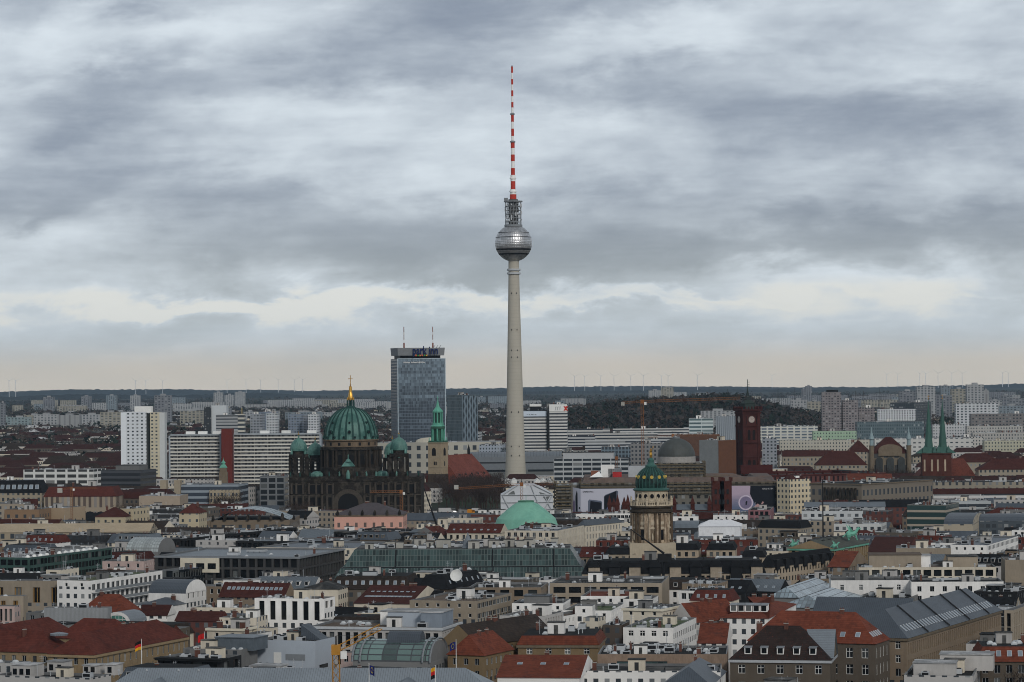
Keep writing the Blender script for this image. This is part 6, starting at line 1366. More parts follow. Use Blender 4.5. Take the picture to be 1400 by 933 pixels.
g = add('small white windowed house behind the pillared building', 'house', 742, 770, 808, 846, 19, rot=26, kind=HB, wall='white', rmat='brown', right=ws('small', bay=2.6, rows=2), n=3, vb=858)
g = add('cream tower house with pale flat top', 'house', 797, 818, 828, 848, 21, kind=HB, wall='cream', rmat='green', n=1, rot=20, vb=868)
g = add('cream building with black glass penthouse left of the orange roof', 'building', 864, 892, 900, 844, 20, rot=16, wall='cream', rmat='grey', front=ws('small', rows=2, bay=5), n=2, vb=860)
g = add('brown round cornered building with dark roof plant', 'building', 824, 850, 860, 858, 19, wall='brown', rmat='dark', n=3, vb=870, rot=12)
g = add('long white building with cross windows and roof plant', 'building', 852, 920, 952, 862, 20, rot=14, wall='white', rmat='green', front=ws('cross', bay=3.4, rows=2, ww=1.6, wh=1.7, fl=3.6), n=8, vb=884)
g = add('ochre house with orange mansard edge and grey flat roof', 'apartment house', 708, 818, 832, 882, 19, rot=6, kind=HB, wall='ochre', roof='mansard', rmat='orange', hmans=2.6, front=ws('cross', bay=4.6, ww=1.7, wh=1.7, fl=4.4, rows=3, top=1.0), right=ws('cross', rows=2), cornice=STONE, n=5, vb=908)
g = add('dark flat roofed building with brown panels and wide dark window band', 'office building', 817, 994, 1012, 898, 19, rot=5, wall=plain('brown travertine', (.22, .16, .12), .8, var=.3), rmat='dark', n=26, vb=918)
mb = MB(); mb.box(g.W * .15, -.08, 13.6, g.W * .54, -.004, 17.8); mb.build('window', glassy('long glazing', (.03, .055, .055), .15, .6, .4, 1.6, 4, (.02, .02, .02), .08), g.root); mb = MB(); mb.box(g.W * .75, -.08, 13.2, g.W * .81, -.004, 17.6); mb.build('window', PANE, g.root)
g = add('pale concrete terrace roof with white cabin at the bottom centre', 'building', 700, 985, 1015, 921, 17, rot=5, wall='white', rmat='grey', n=8, vb=940)
g = add('orange tiled roof with two roof windows at the bottom', 'house', 680, 792, 812, 927, 17, rot=8, kind=HB, wall='white', roof='gable', rmat='orange', rh=4.4, n=1, vb=940, axis='x'); slope_items(g.root, g, 'roof_window', 3, t=.55, sc=1.4)
g = add('slate hipped roof at the bottom edge right of the white cabin', 'house', 905, 972, 992, 938, 16, rot=10, kind=HB, wall='white', roof='hip', rmat='slate', rh=4.4, n=1, vb=945)
# red and orange roofs right of centre
g = add('orange roofed gabled house with weathered pale plaster wall', 'house', 915, 950, 1010, 852, 18, rot=40, kind=HB, wall='pale', roof='gable', rmat='orange', rh=6, n=3, axis='y', vb=858)
g = add('orange roof with white dormer windows above the black roof', 'apartment house', 985, 1050, 1090, 846, 19, rot=14, kind=HB, wall='white', roof='half', rmat='orange', rh=4.6, n=4, vb=862, axis='x'); slope_items(g.root, g, 'dormer|white', 5, t=.3, sc=1.5)
g = add('plain orange tiled roof left of the black patched roof', 'house', 955, 992, 1000, 880, 18, rot=8, kind=HB, wall='white', roof='gable', rmat='orange', rh=5, n=2, vb=890, axis='x')
# black patched roof, bottom right
g = add('grand stone house with black roof patched in red and white dormers', 'apartment house', 998, 1135, 1182, 903, 19, rot=11, kind=HB, wall='stone', roof='hip', rmat='mix', D=19, rh=8.5, front=ws('cross', bay=4.7, ww=1.9, wh=2.4, fl=4.6, rows=3, top=1.4), right=ws('piers', bay=3, ww=1.6, wh=4.2, rows=2), cornice=LGREY, n=3, vb=940, axis='x')
slope_items(g.root, g, 'dormer|white', 5, t=.16, sc=1.25, m=1)
mb = MB(); xg = g.W - .2; mb.face([(xg + .6, 3, 19.3), (xg + .6, g.D - 3, 19.3), (xg + .6, g.D / 2, 26)]); mb.face([(xg + 1, 2.6, 19.3), (xg + 1, g.D / 2, 26.6), (xg - 7, g.D / 2, 26.6), (xg - 4, 2.6, 19.3)], 1); mb.face([(xg + 1, g.D / 2, 26.6), (xg + 1, g.D - 2.6, 19.3), (xg - 4, g.D - 2.6, 19.3), (xg - 7, g.D / 2, 26.6)], 1); mb.build('pediment', [STONE, LZINC], g.root)
g = add('ochre attic house with flat grey top behind the black patched roof', 'house', 1053, 1090, 1110, 859, 22, kind=HB, wall='ochre', rmat='zinc', front=ws('one', rows=1), n=1, vb=870, rot=10)
# big orange roof and grey metal roof
g = add('orange tiled corner building with roof windows above brown stone walls', 'building', 1040, 1196, 1240, 881, 21, rot=22, D=16, wall='stone', roof='hip', rmat='orange', rh=8.2, front=ws('cross', bay=4.4, ww=2, wh=2.8, fl=4.6, rows=4, top=1.2), right=ws('cross', bay=3.4, ww=1.4, wh=3, fl=4.6, rows=4, top=1.2), n=2, vb=935, axis='x', Wd=37)
slope_items(g.root, g, 'roof_window', 7, t=.2, sc=1.4); slope_items(g.root, g, 'roof_window', 5, 'right', t=.2, sc=1.4, m=1)
o2 = g
c, s_ = math.cos(-R(22)), math.sin(-R(22))
gx = bld('long grey metal roofed wing with stone colonnade of narrow windows', 'building', 1150, 1240, 1375, 873, 21, rot=24, wall='tan', roof='hip', rmat='slate', rh=7.5, axis='y', right=ws('piers', bay=2.2, ww=1.1, wh=3.2, fl=4.8, rows=3, top=1.6), n=0, vb=935, cornice=STONE, D=105, Wd=18, front=ws('cross', rows=3))
slope_items(gx.root, gx, 'roof_window', 34, 'right', t=.2, sc=(1.2, 1, 2.0), m=2)
for k in range(4): mb = MB(); y = gx.D * (k + .9) / 4.6; mb.tube((gx.W + .4, y, 21.2), (gx.W / 2, y, 28.7), .3, 4); mb.build('roof_seam', DARKM, gx.root)
g = add('grey seamed metal roof behind the long orange roof', 'building', 1110, 1240, 1262, 850, 21, rot=20, wall='grey', roof='gable', rmat='slate', rh=6.5, n=0, vb=852, axis='x', D=16)
g = add('pale stone tower block with upright windows at the right edge', 'building', 1373, 1385, 1412, 838, 25, rot=22, wall='beige', rmat='grey', front=ws('piers', bay=2.2, ww=1.2, wh=4, rows=2), right=ws('piers', bay=2.4, ww=1.2, wh=4, rows=3), n=3, vb=880)
g = add('red hipped roof stone house at the bottom right corner', 'apartment house', 1336, 1440, 1470, 905, 18, rot=4, kind=HB, wall='stone', roof='mansard', rmat='orange', hmans=4, front=ws('std', bay=3.2, ww=1.6, wh=2.2, rows=3), n=4, vb=940); slope_items(g.root, g, 'roof_window', 6, t=.35, sc=1.3)
g = add('pale grey flat roofed building with penthouses at the bottom right', 'building', 1236, 1330, 1346, 928, 17, rot=12, wall='pale', rmat='dark', n=5, vb=940)
penthouse(g, 2, 6, 11, 9, 3.2, 'pale', 'pale'); penthouse(g, 8, 20, 14, 9, 4.2, 'pale', 'pale')
g = add('white building with tall cross window and slim flat roof', 'building', 1136, 1244, 1262, 796, 21, rot=4, wall='white', rmat='grey', front=ws('cross', bay=6.2, ww=1.4, wh=2, fl=3.8, rows=2, top=1.6), n=2, vb=815)
g = add('white building continuing right with pairs of dark windows', 'building', 1246, 1372, 1384, 798, 21, rot=4, wall='white', rmat='dark', front=ws('std', bay=4.4, ww=1.5, wh=1.9, rows=2, top=1.6), n=4, vb=808)
g = add('long cream attic storey building with wide dark windows', 'building', 1174, 1362, 1400, 778, 22, rot=5, wall='cream', rmat='brown', front=ws('wide', bay=3.7, ww=2.9, wh=2.4, rows=1, top=1.0), n=10, vb=785)
penthouse(g, g.W * .08, 5, g.W * .38, 14, 5, 'beige', 'brown'); penthouse(g, g.W * .44, 6, g.W * .09, 10, 4.6, 'white', 'pale'); penthouse(g, g.W * .66, 9, g.W * .22, 12, 4, 'beige', 'grey')
g = add('beige boxy attic building right of the red roofed hall', 'building', 1225, 1300, 1318, 752, 23, rot=8, wall='beige', rmat='pale', n=6, vb=760)
g = add('white flat roofed building with grey angular roof at the right', 'building', 1300, 1350, 1392, 748, 22, wall='white', rmat='slate', front=ws('small'), n=5, vb=760)
g = add('pale box shaped attic building at the right edge above the white wing', 'building', 1374, 1430, 1440, 768, 23, rot=5, wall='beige', rmat='brown', n=3, vb=780)
g = add('tan building with four cross windows left of the white building', 'building', 1096, 1135, 1150, 794, 19, rot=4, wall='tan', rmat='grey', front=ws('cross', bay=2.8, ww=1.7, wh=2.4, rows=1), n=3, vb=806)
g = add('red tiled steep roof with chimney behind the black hotel', 'house', 1132, 1160, 1186, 776, 19, kind=HB, wall='tan', roof='gable', rmat='orange', rh=5.5, n=1, vb=782, axis='x')
# glass roofs right of centre
for (pl, pn, pr, py, z, lab) in ((1050, 1092, 1140, 818, 17, 'angular pale glass courtyard roof left of the white building'), (1060, 1135, 1180, 832, 17, 'low pale glass roof with dark frames above the grey metal roof'), (1150, 1225, 1262, 828, 16.5, 'flat dark roof with pale skylight strips above the grey metal roof')):
    g = add(lab, 'glass roof building', pl, pn, pr, py, z, rot=18, wall='grey', roof='hip' if 'flat' not in lab else 'flat', rmat=glassy('pale court glass', (.20, .25, .28), .2, .7, .5, 1.5, 3, (.07, .08, .09), .14) if 'pale glass' in lab else 'dark', rh=3.6, n=6 if 'flat' in lab else 0, vb=py + 6)
# --- black roofed grand hotel
BH = plain('hotel cream stone', (.36, .30, .23), .85, var=.25)
g = add('grand hotel with long black roof and striped cream bays', 'hotel', 796, 1046, 1062, 784, 19.5, rot=4, kind='hotel', wall=BH, roof='mansard', rmat='black', hmans=5, front=ws('std', bay=2.4, ww=1.7, wh=1.5, fl=3.2, rows=2, kind='dark', top=.8), n=8, vb=795)
for k in range(9): x = g.W * (k + .6) / 9; mb = MB(); mb.box(x - 2.2, -.9, 17, x + 2.2, 2.5, 22.2); mb.prism([(x - 2.7, -1.3), (x + 2.7, -1.3), (x + 2.7, 3), (x - 2.7, 3)], 22.2, 24.4, 1, s1=.5); mb.build('dormer', [DARKM if k % 2 else BH, BLACKT], g.root)
g = add('black roofed hotel wing receding to the right with dark dormers', 'hotel', 1040, 1056, 1142, 776, 20, rot=32, kind='hotel', wall=BH, roof='mansard', rmat='black', hmans=4.6, right=ws('std', bay=2.6, rows=2, kind='dark'), n=5, vb=790)
for k in range(7): y = g.D * (k + .5) / 7; mb = MB(); mb.box(g.W - 2, y - 1.6, 19, g.W + .7, y + 1.6, 23); mb.build('dormer', [DARKM, BLACKT], g.root)
for (pl, pn, pr, py, lab) in ((828, 868, 880, 758, 'black hipped roof block left below the domed tower'), (902, 955, 968, 752, 'striped pavilion with black flat roof right below the domed tower'), (966, 1005, 1014, 752, 'striped pavilion with black roof farther right'), (1014, 1046, 1060, 762, 'small black roofed block beside the grand hotel wing')):
    g = add(lab, 'hotel block', pl, pn, pr, py, 22, rot=6, kind='hotel', wall=BH, roof='mansard', rmat='black', hmans=2.6, front=ws('std', bay=2.6, rows=1, kind='dark'), n=3, vb=766)
# --- concert hall with green edged roof
o, rz, w, d = frame(1078, 1140, 1187, 751, 24, 24, None)
t = thing('concert_hall', 'temple fronted concert hall with green edged roof and horse statue', 'concert hall', (o.x, o.y, 0), rz)
wg = Wing(t, 0, 0, w, d, 0, 24, SAND, 'gable', plain('hall roof felt', (.07, .075, .065), .9, var=.3), ws('piers', bay=3, ww=1.6, wh=4, rows=1), ws('piers', bay=3, ww=1.6, wh=4.4, rows=2), rh=3.4, axis='y', cornice=GREENP)
for k in range(4): mb = MB(); mb.box(w * .25, d * (.2 + k * .18), 25.6, w * .6, d * (.2 + k * .18) + 2.6, 27.2); mb.build('roof_light', DARKM, t)
def griffin(root, x, y, z, s, name='copper_statue'):
    mb = MB(); mb.lathe([(0, .6), (.7, .8), (.9, 1.5), (.8, 2.2), (0, 2.8)], 8, 0, 0); mb.tube((0, 0, 1.6), (2.0, 0, 2.0), .8, 7, r2=.7); mb.tube((1.9, 0, 2), (2.9, 0, 3.4), .5, 6, r2=.32); mb.tube((2.8, 0, 3.4), (3.6, 0, 3.1), .3, 6, r2=.18)
    for a, b in ((-.2, -.35), (.3, .3), (1.9, -.3), (2.2, .3)): mb.tube((a, b, 1.4), (a + (.5 if a > 1 else 0), b, -.02), .22, 5, r2=.12)
    mb.face([(.4, .4, 2.2), (1.4, .5, 2.3), (-.4, 1.4, 4.6)]); mb.face([(.4, -.4, 2.2), (1.4, -.5, 2.3), (-.4, -1.4, 4.6)]); mb.tube((-.7, 0, 1.8), (-1.7, 0, .9), .18, 5)
    q = mb.build(name, GREENP, root, (x, y, z), .6); q.scale = (s, s, s)
griffin(t, w - 3, d * .62, 26.0, 1.5); griffin(t, 1, 2, 24.0, .9); griffin(t, w - .5, 1, 24.0, .8)
reg(o, rz, w, d, 24, 762)
g = add('dark red tiled halls right of the concert hall', 'hall', 1186, 1240, 1275, 755, 19, rot=14, kind='hall', wall='brick', roof='gable', rmat='dred', rh=5, n=1, vb=758, axis='x')
# --- hotel complex left of the domed tower
g = add('long beige hotel complex with terraces and many windows', 'hotel', 690, 762, 798, 728, 25, rot=16, kind='hotel', wall='cream', rmat='slate', front=ws('std', bay=2.8, ww=1.5, wh=2, rows=3), right=ws('std', bay=2.6, ww=1.1, wh=2.2, rows=4), n=8, vb=750)
g = add('cream hotel wing with slate roof behind the beige complex', 'hotel', 790, 800, 850, 719, 25, rot=32, kind='hotel', wall='cream', roof='hip', rmat='slate', right=ws('std', bay=2.6, ww=1.1, wh=2.2, rows=3), rh=2.6, n=3, vb=735)
g = add('white penthouse terraces below the mint dome', 'building', 662, 745, 770, 742, 21, rot=10, wall='pale', rmat='dark', front=ws('office', rows=2), right=ws('office', rows=2), n=12, vb=755)
g = add('dark red brick building behind the black hotel roofs', 'building', 815, 868, 880, 741, 20, rot=5, wall='brick', rmat='dark', front=ws('std', rows=1), n=5, vb=750)
g = add('long dark red brick building right of the domed tower', 'building', 920, 1036, 1048, 740, 20, rot=4, wall='brick', rmat='dark', front=ws('std', rows=1, bay=4.4), n=8, vb=746)
g = add('white sheeted scaffold block right of the domed tower', 'building under wraps', 955, 1012, 1024, 720, 24, rot=6, kind='wrapped_building', wall=plain('white sheeting', (.72, .73, .75), .7, var=.18, sc=.4), roof='half', rmat=plain('white roof sheeting', (.8, .8, .82), .7, var=.1), rh=2.6, n=0, vb=737, axis='x')
g = add('glass barrel roof building behind the wrapped block', 'building', 922, 955, 962, 722, 20, rot=6, wall='dark', roof='barrel', rmat='zinc', rh=3, n=2, vb=730, axis='x')
g = add('white low office left of the red brick church turrets', 'office building', 826, 866, 876, 704, 21, rot=3, wall='white', rmat='pale', front=ws('ribbon', rows=2, bay=2, ww=1.8), n=3, vb=712)
g = add('white low office right of the domed tower', 'office building', 920, 955, 960, 708, 20, rot=3, wall='white', rmat='pale', front=ws('office', rows=1, bay=5), n=3, vb=716)
g = add('white cube building under the dusk coloured sheet', 'building', 975, 1022, 1030, 706, 20, rot=4, wall='white', rmat='pale', front=ws('small', rows=1), n=5, vb=714)
g = add('dusky pink building under the dusk coloured sheet', 'building', 1023, 1053, 1060, 699, 20, rot=8, wall=plain('dusky pink', (.22, .11, .12), .85), rmat='dark', front=ws('office', rows=2), n=2, vb=712)
# ================================================================ middle distance: landmarks' neighbours, drawn with storey patterns
def mid(label, cat, pL, pN, pR, py, Y, rot=8, D=None, vb=None, mat=None, roof='flat', rmat='grey', n=4, kind=HB, **k):
    Z = atY(pN, py, Y).z
    m_ = mat or 'grey'
    return bld(label, cat, pL, pN, pR, py, Z, rot, D, vb if vb is not None else py + 10, kind, wall=m_ if not isinstance(m_, str) else m_, low=m_ if not isinstance(m_, str) else None, roof=roof, rmat=rmat, n=n, far=True, par=.5, **k)
def fc(n, wall, pu=3.2, pv=3.1, fu=.5, fv=.5, **k): return facade(n, wall, pu=pu, pv=pv, fu=fu, fv=fv, **k)
# white and cream point block with dark core
F1 = fc('white tower panes', (.66, .69, .72), 3.9, 3.0, .42, .42); F2 = fc('cream tower panes', (.56, .51, .38), 3.6, 3.0, .45, .42)
Z = atY(200, 564, 2500).z
g = mid('tall white and cream apartment tower with dark recessed core', 'high-rise', 172, 199.5, 200.5, 564, 2500, 2, 16, 655, F1, n=2)
t = g.root; A = MB(); K = 2500 / FPX
A.box(-7 * K, 0, 0, -.01, 16, Z + .5); A.build('blank_wall', plain('tower white', (.66, .69, .72), .8, var=.05), t)
A = MB(); A.box(g.W + .01, 5, 0, g.W + 5 * K, 15, Z - 1); A.build('dark_core', plain('dark core', (.03, .035, .035), .6), t)
A = MB(); A.box(g.W + 5 * K, 2, 0, g.W + 18 * K, 16, Z + .3); A.build('cream_wing', [F2], t)
A = MB(); A.box(g.W + 18 * K, 2.3, 0, g.W + 25 * K, 15, Z + .1); A.build('blank_wall', plain('tower pale', (.6, .62, .62), .8, var=.05), t)
A = MB(); A.box(g.W * .4, 3, Z, g.W * 1.25, 12, Z + 5.5); A.build('penthouse', WHITE, t)
# long balcony slabs
def slab(label, pL, pR, py, pb, Y, nst, vb, x0=0):
    a = atY(pL, py, Y); b = atY(pR, py, Y); w = b.x - a.x; Z = a.z; fl = (Z - atY(pL, pb, Y).z) / nst
    t = thing('balcony_slab_block', label, 'apartment block', (a.x, Y, 0), R(-1.2)); body = fc('slab recess', (.13, .14, .15), 3.0, fl, .55, .62, glass=(.03, .03, .035), curtain=.5, lightc=(.35, .36, .36))
    mb = MB(); mb.box(0, 0, 0, w, 13, Z); mb.build('wall', [body], t)
    mb = MB(); mb.box(-.4, -1.6, Z - .1, w + .4, 13.4, Z + 1.1); mb.build('roof_edge', plain('slab fascia', (.33, .36, .38), .7), t)
    for x in (-1.4, w): mb = MB(); mb.box(x, -1.7, 0, x + 1.4, 13.2, Z - .15); mb.build('end_wall', plain('slab end', (.34, .38, .42), .8, var=.08), t)
    for k in range(nst):
        z = Z - fl * (k + .92); mb = MB(); mb.box(.02, -1.5, z - .15, w - .02, -.01, z + fl * .36); mb.build('balcony', plain('balcony parapet', (.62, .60, .54), .75, var=.08), t)
    for i in range(int(w / 12)): mb = MB(); mb.box(6 + i * 12, -1.45, 0, 6.25 + i * 12, -.02, Z - .2); mb.build('partition', plain('balcony divider', (.4, .4, .38), .8), t)
    for f in (.3, .55, .85): mb = MB(); mb.box(w * f, 4, Z + 1.1, w * f + 8, 9, Z + 3.6); mb.build('penthouse', WHITE, t)
    REG.append(([(a.x, Y), (b.x, Y), (b.x, Y + 14), (a.x, Y + 14)], Y, pL, pR, vb))
slab('long white slab block with ribbon balconies left of the red stair tower', 233, 300.5, 596, 657, 2640, 13, 655)
slab('longer white slab block with ribbon balconies right of the red stair tower', 320, 437, 595, 667, 2640, 15, 665)
mid('dark red windowless stair tower between the two white slabs', 'stair tower', 302.5, 317, 318.5, 587, 2625, 1, 16, 655, plain('oxide red cladding', (.13, .028, .022), .8, var=.12), n=0, kind='stair_tower')
CG = fc('grey panel', (.26, .28, .31), 3.4, 3.0, .5, .5); CB = fc('blue grey panel', (.19, .23, .29), 3.2, 3.0, .5, .45); CW = fc('white panel', (.5, .52, .54), 3.2, 3.0, .55, .45)
for a in ((278, 289, 291, 556, 3300, (.02, .025, .03), 'black flank of the white mural tower'), ):
    mid('black and white tower with dark mural left of the grey office tower', 'high-rise', 279, 288.5, 290, 557, 3300, 2, 18, 600, fc('black panes', (.02, .025, .03), 3, 3, .5, .5), n=0)
mid('white windowless tower flank with rooftop writing marks', 'high-rise', 289, 309.5, 311, 555, 3302, 2, 18, 600, plain('white flank', (.55, .58, .6), .8, var=.05), n=3)
mid('grey office tower with ribbon windows behind the red stair tower', 'high-rise', 295, 326, 328, 568, 3200, 2, 18, 600, fc('grey ribbons', (.3, .31, .32), 30, 3.4, .98, .4), n=3)
g = mid('pale tower of stacked open spiral ramps with yellow mast', 'tower', 325, 334, 335, 567, 3150, 2, 9, 600, fc('spiral', (.5, .48, .42), 30, 4.5, .99, .55), n=0)
mb = MB(); mb.tube((4, 4, g.Z), (4, 4, g.Z + 7), .4, 5); mb.build('mast', plain('yellow mast', (.5, .4, .15), .6), g.root)
Z3 = [(342, 358, 359, 567, 3250, CG, 'grey panel tower right of the spiral tower'), (350, 361, 380, 564, 3400, CB, 'blue grey twin block tower left of the cathedral dome'), (394, 412, 413, 567, 3400, CB, 'blue grey tower behind the left cathedral tower'), (415, 420.5, 438, 568, 3380, CG, 'grey stepped tower next to the cathedral dome')]
for a in Z3: mid(a[6], 'high-rise', a[0], a[1], a[2], a[3], a[4], 4 if a[2] - a[1] < 3 else 30, 20 if a[2] - a[1] < 3 else None, 600, a[5], n=2)
mid('small white window tower beside the blue grey block', 'high-rise', 364, 379, 381, 566, 3350, 3, 18, 600, CW, n=2)
mid('white windowed tower half hidden by the cathedral dome', 'high-rise', 421, 434, 436, 567, 3360, 3, 18, 600, CW, n=1)
# Alexanderplatz
g = mid('dark glass office tower with diamond patterned right side', 'high-rise', 611, 631.5, 653, 541, 3050, 38, None, 592, glassy('dark tower glass', (.05, .075, .09), .2, .6, .3, 1.6, 3.4, (.1, .13, .15), .18), n=4)
m, b, bs = newmat('diamond facade'); uvn = b.n('ShaderNodeUVMap'); s_ = b.sep(uvn.outputs[0])
tri = lambda v, p: b.m('ABSOLUTE', b.m('SUBTRACT', b.m('FRACT', b.m('DIVIDE', v, p)), .5))
dd = b.m('LESS_THAN', b.m('ADD', tri(s_[0], 4.2), b.m('MULTIPLY', tri(b.m('ADD', s_[1], b.m('MULTIPLY', b.m('FLOOR', b.m('DIVIDE', s_[0], 4.2)), 5.0)), 10.0), .62)), .36)
b.put(bs.inputs['Base Color'], b.mix(dd, (.16, .21, .25), (.012, .02, .028))); bs.inputs['Roughness'].default_value = .4
mb = MB(); mb.face([(g.W + .1, .5, 1), (g.W + .1, g.D - .5, 1), (g.W + .1, g.D - .5, g.Z - .5), (g.W + .1, .5, g.Z - .5)]); mb.build('diamond_screen', m, g.root)
RB_ = lambda n, c: fc(n, c, 40, 3.15, .99, .46, glass=(.025, .03, .04), curtain=.15)
g = mid('white ribbon balcony high-rise with dark roof frame behind the television tower', 'high-rise', 714, 747, 748.5, 562, 2980, 3, 20, 612, RB_('white ribbons', (.58, .58, .56)), n=2)
mb = MB(); mb.box(g.W * .3, 4, g.Z + 4.5, g.W * .78, 12, g.Z + 7); mb.box(g.W * .32, 4.5, g.Z, g.W * .76, 11, g.Z + 4.4, 1); mb.build('roof_frame', [WHITE, DARKM], g.root)
mb = MB(); mb.box(0, -.12, g.Z - 5.5, g.W, -.003, g.Z - .2); mb.build('sign_band', plain('blue white band', (.55, .62, .70), .6, var=.03), g.root)
place_text('sign_letters', 'H A N S A', 1.5, DARKM, g.root, 4.5, -.16, g.Z - 4.2, depth=.02, bold=.04, sx=1.5)
g = mid('taller white ribbon high-rise with red cross sign', 'high-rise', 751, 775, 776.5, 553.5, 2970, 3, 20, 612, RB_('white ribbons', (.58, .58, .56)), n=2)
mb = MB(); mb.box(-.1, -.14, g.Z - 6.5, g.W + .1, -.003, g.Z + .4); mb.build('sign_band', WHITE, g.root)
for i, x in enumerate((6.2, 8.2, 10.4)): mb = MB(); mb.box(x, -.25, g.Z - 5.6, x + .5, -.15, g.Z - 2); mb.box(x + (.5 if i else 0), -.25, g.Z - 2.5, x + 1.3, -.15, g.Z - 2); mb.build('sign_letter', MGREY, g.root)
mb = MB(); x = 14.2; z = g.Z - 6; P_ = lambda a, b_: (x + a, -.2, z + b_)
mb.face([P_(0, 0), P_(1.8, 0), P_(4.6, 4.4), P_(2.8, 4.4)]); mb.face([(x + 2.8, -.23, z), (x + 4.6, -.23, z), (x + 1.8, -.23, z + 4.4), (x, -.23, z + 4.4)]); mb.build('red_cross_letter', plain('sign red', (.5, .03, .015), .5), g.root)
mid('grey concrete lift shaft between the two ribbon high-rises', 'stair tower', 747.5, 751.5, 753, 553, 2985, 2, 16, 612, plain('shaft grey', (.2, .2, .19), .85), n=0, kind='stair_tower')
g = mid('long pale department store with square windows behind the church spire', 'department store', 515, 684, 687, 605, 2850, 1.5, 60, 650, fc('store stone', (.42, .40, .34), 9, 8, .42, .55, curtain=.1), rmat='pale', n=10, kind='department_store')
mb = MB(); mb.lathe([(15, 0), (13.5, 2.6), (9, 4.4), (0, 5.2)], 24); q = mb.build('shallow_dome', CREAM, g.root, (g.W * .43, 16, g.Z)); q.scale = (1, .6, 1)
mid('white roofed low hall right of the church spire', 'hall', 611, 655, 660, 592, 3150, 4, 40, 604, fc('hall white', (.4, .42, .43), 4, 3, .6, .5), rmat='pale', n=5)
mid('blue grey office block with punched windows left of the television tower', 'office building', 655, 687, 690, 609, 2800, 4, 40, 628, fc('blue office', (.30, .34, .39), 2.8, 3.3, .45, .5), rmat='grey', n=5, kind=OB)
mid('dark office block immediately left of the television tower', 'office building', 686, 699, 702, 614, 2790, 5, 30, 628, fc('dark office', (.09, .11, .13), 2.6, 3.3, .6, .6), n=2, kind=OB)
g = mid('long grey railway station hall behind the television tower', 'railway station', 640, 768, 775, 624, 2720, 1, 40, 650, plain('station cladding', (.15, .165, .18), .55, var=.12), roof='barrel', rmat=seamed('station roof', (.13, .145, .16), 3, .45, 0, .2), rh=4, n=0, axis='x', kind='railway_station')
mb = MB(); mb.box(0, -.3, g.Z - 6, g.W, -.003, g.Z - 5); mb.box(0, -.4, 2, g.W, -.3, g.Z - 12, 1); mb.build('glazed_base', [DARKM, GLASS], g.root)
g = mid('low glass office grid with white bands and grey penthouse', 'office building', 757, 859, 863, 628, 2480, 4, 40, 656, fc('glass grid', (.40, .42, .43), 8, 4.0, .9, .6, glass=(.02, .025, .03), curtain=.08), rmat='pale', n=2, kind=OB)
penthouse(g, g.W * .12, 6, g.W * .68, 20, 5.5, plain('penthouse pale grey', (.36, .37, .38), .7, var=.06), 'grey')
mid('grey stone office row with small windows below the ribbon high-rises', 'office building', 719, 804, 808, 617, 2780, 2, 16, 628, fc('grey row', (.22, .21, .19), 3, 3.3, .5, .5), n=6, kind=OB)
mid('square grey office with punched windows left of the scaffold dome', 'office building', 862, 905, 909, 607, 2500, 4, 30, 645, fc('punched grey', (.2, .2, .2), 3.2, 3.4, .5, .55, curtain=.1), n=4, kind=OB)
mid('glass cornered block with blue panels left of the punched grey office', 'office building', 822, 862, 866, 612, 2600, 3, 30, 628, fc('blue glass', (.13, .18, .22), 3, 3.4, .7, .7, curtain=.1), n=4, kind=OB)
for i, (a, c, py, Y, vb) in enumerate(((775, 835, 587, 3300, 612), (800, 960, 601, 2950, 618), (812, 900, 593, 3120, 606), (772, 815, 597, 3080, 612), (838, 966, 586, 3400, 594), (900, 985, 609, 2800, 625))):
    mid(['white ribbon slab right of the red cross high-rise', 'long white ribbon slab crossed by the tall crane', 'white ribbon slab with red shop signs behind the crane', 'short white ribbon slab at the high-rise foot', 'low white slab in front of the dark wooded hill', 'white ribbon slab behind the black dome'][i], 'apartment block', a, c - 1, c, py, Y, 1, 14, vb, RB_('pale ribbons %d' % (i % 2), ((.5, .5, .48), (.42, .44, .45))[i % 2]), n=5)
for i, (px, col) in enumerate(((838, (.5, .1, .05)), (846, (.55, .55, .52)), (853, (.5, .08, .04)), (858, (.5, .08, .04)))): pass
mid('white glass edged office right of the black dome', 'office building', 942, 975, 979, 573, 2900, 3, 30, 600, fc('mint bands', (.5, .56, .56), 12, 3.6, .96, .5, glass=(.08, .12, .13), curtain=.2), n=3, kind=OB)
mid('grey striped office tower left of the town hall', 'office building', 979, 1009, 1011, 570, 2850, 3, 24, 610, fc('vertical stripes', (.30, .33, .36), 1.9, 60, .45, .97, glass=(.07, .09, .11), curtain=0), n=3, kind=OB)
mid('long rust brown building behind the black dome', 'office building', 923, 984, 988, 595, 2700, 2, 20, 604, plain('rust brown', (.11, .06, .042), .85), n=8, kind=OB)
g = mid('grey slatted and orange brick block left of the town hall', 'office building', 956, 982, 1006, 603, 2380, 45, None, 645, plain('grey slats', (.22, .23, .23), .8, var=.15), n=6, kind=OB)
mb = MB(); mb.box(g.W + .01, 0, 0, g.W + .3, g.D, g.Z + .3); mb.build('brick_face', plain('orange brick face', (.13, .06, .036), .85, var=.15), g.root)
mid('pale grey window block right of the town hall tower', 'apartment block', 1042, 1062, 1066, 600, 2700, 5, 20, 640, CG, n=2)
mid('white apartment row with yellow stair strips right of the town hall', 'apartment block', 1040, 1118, 1121, 583, 3100, 2, 16, 602, fc('white yellow', (.55, .55, .50), 7, 3.1, .75, .55, glass=(.1, .12, .15), curtain=.3), n=8)
mid('long cream apartment row under the tall grey towers', 'apartment block', 1066, 1192, 1196, 602, 2900, 2, 16, 615, fc('cream row', (.42, .40, .34), 3, 3.3, .35, .45), n=10)
mid('pale green apartment row with small windows', 'apartment block', 1112, 1171, 1173, 590, 3050, 1, 16, 598, fc('green row', (.30, .42, .30), 3, 3.3, .35, .45), n=5)
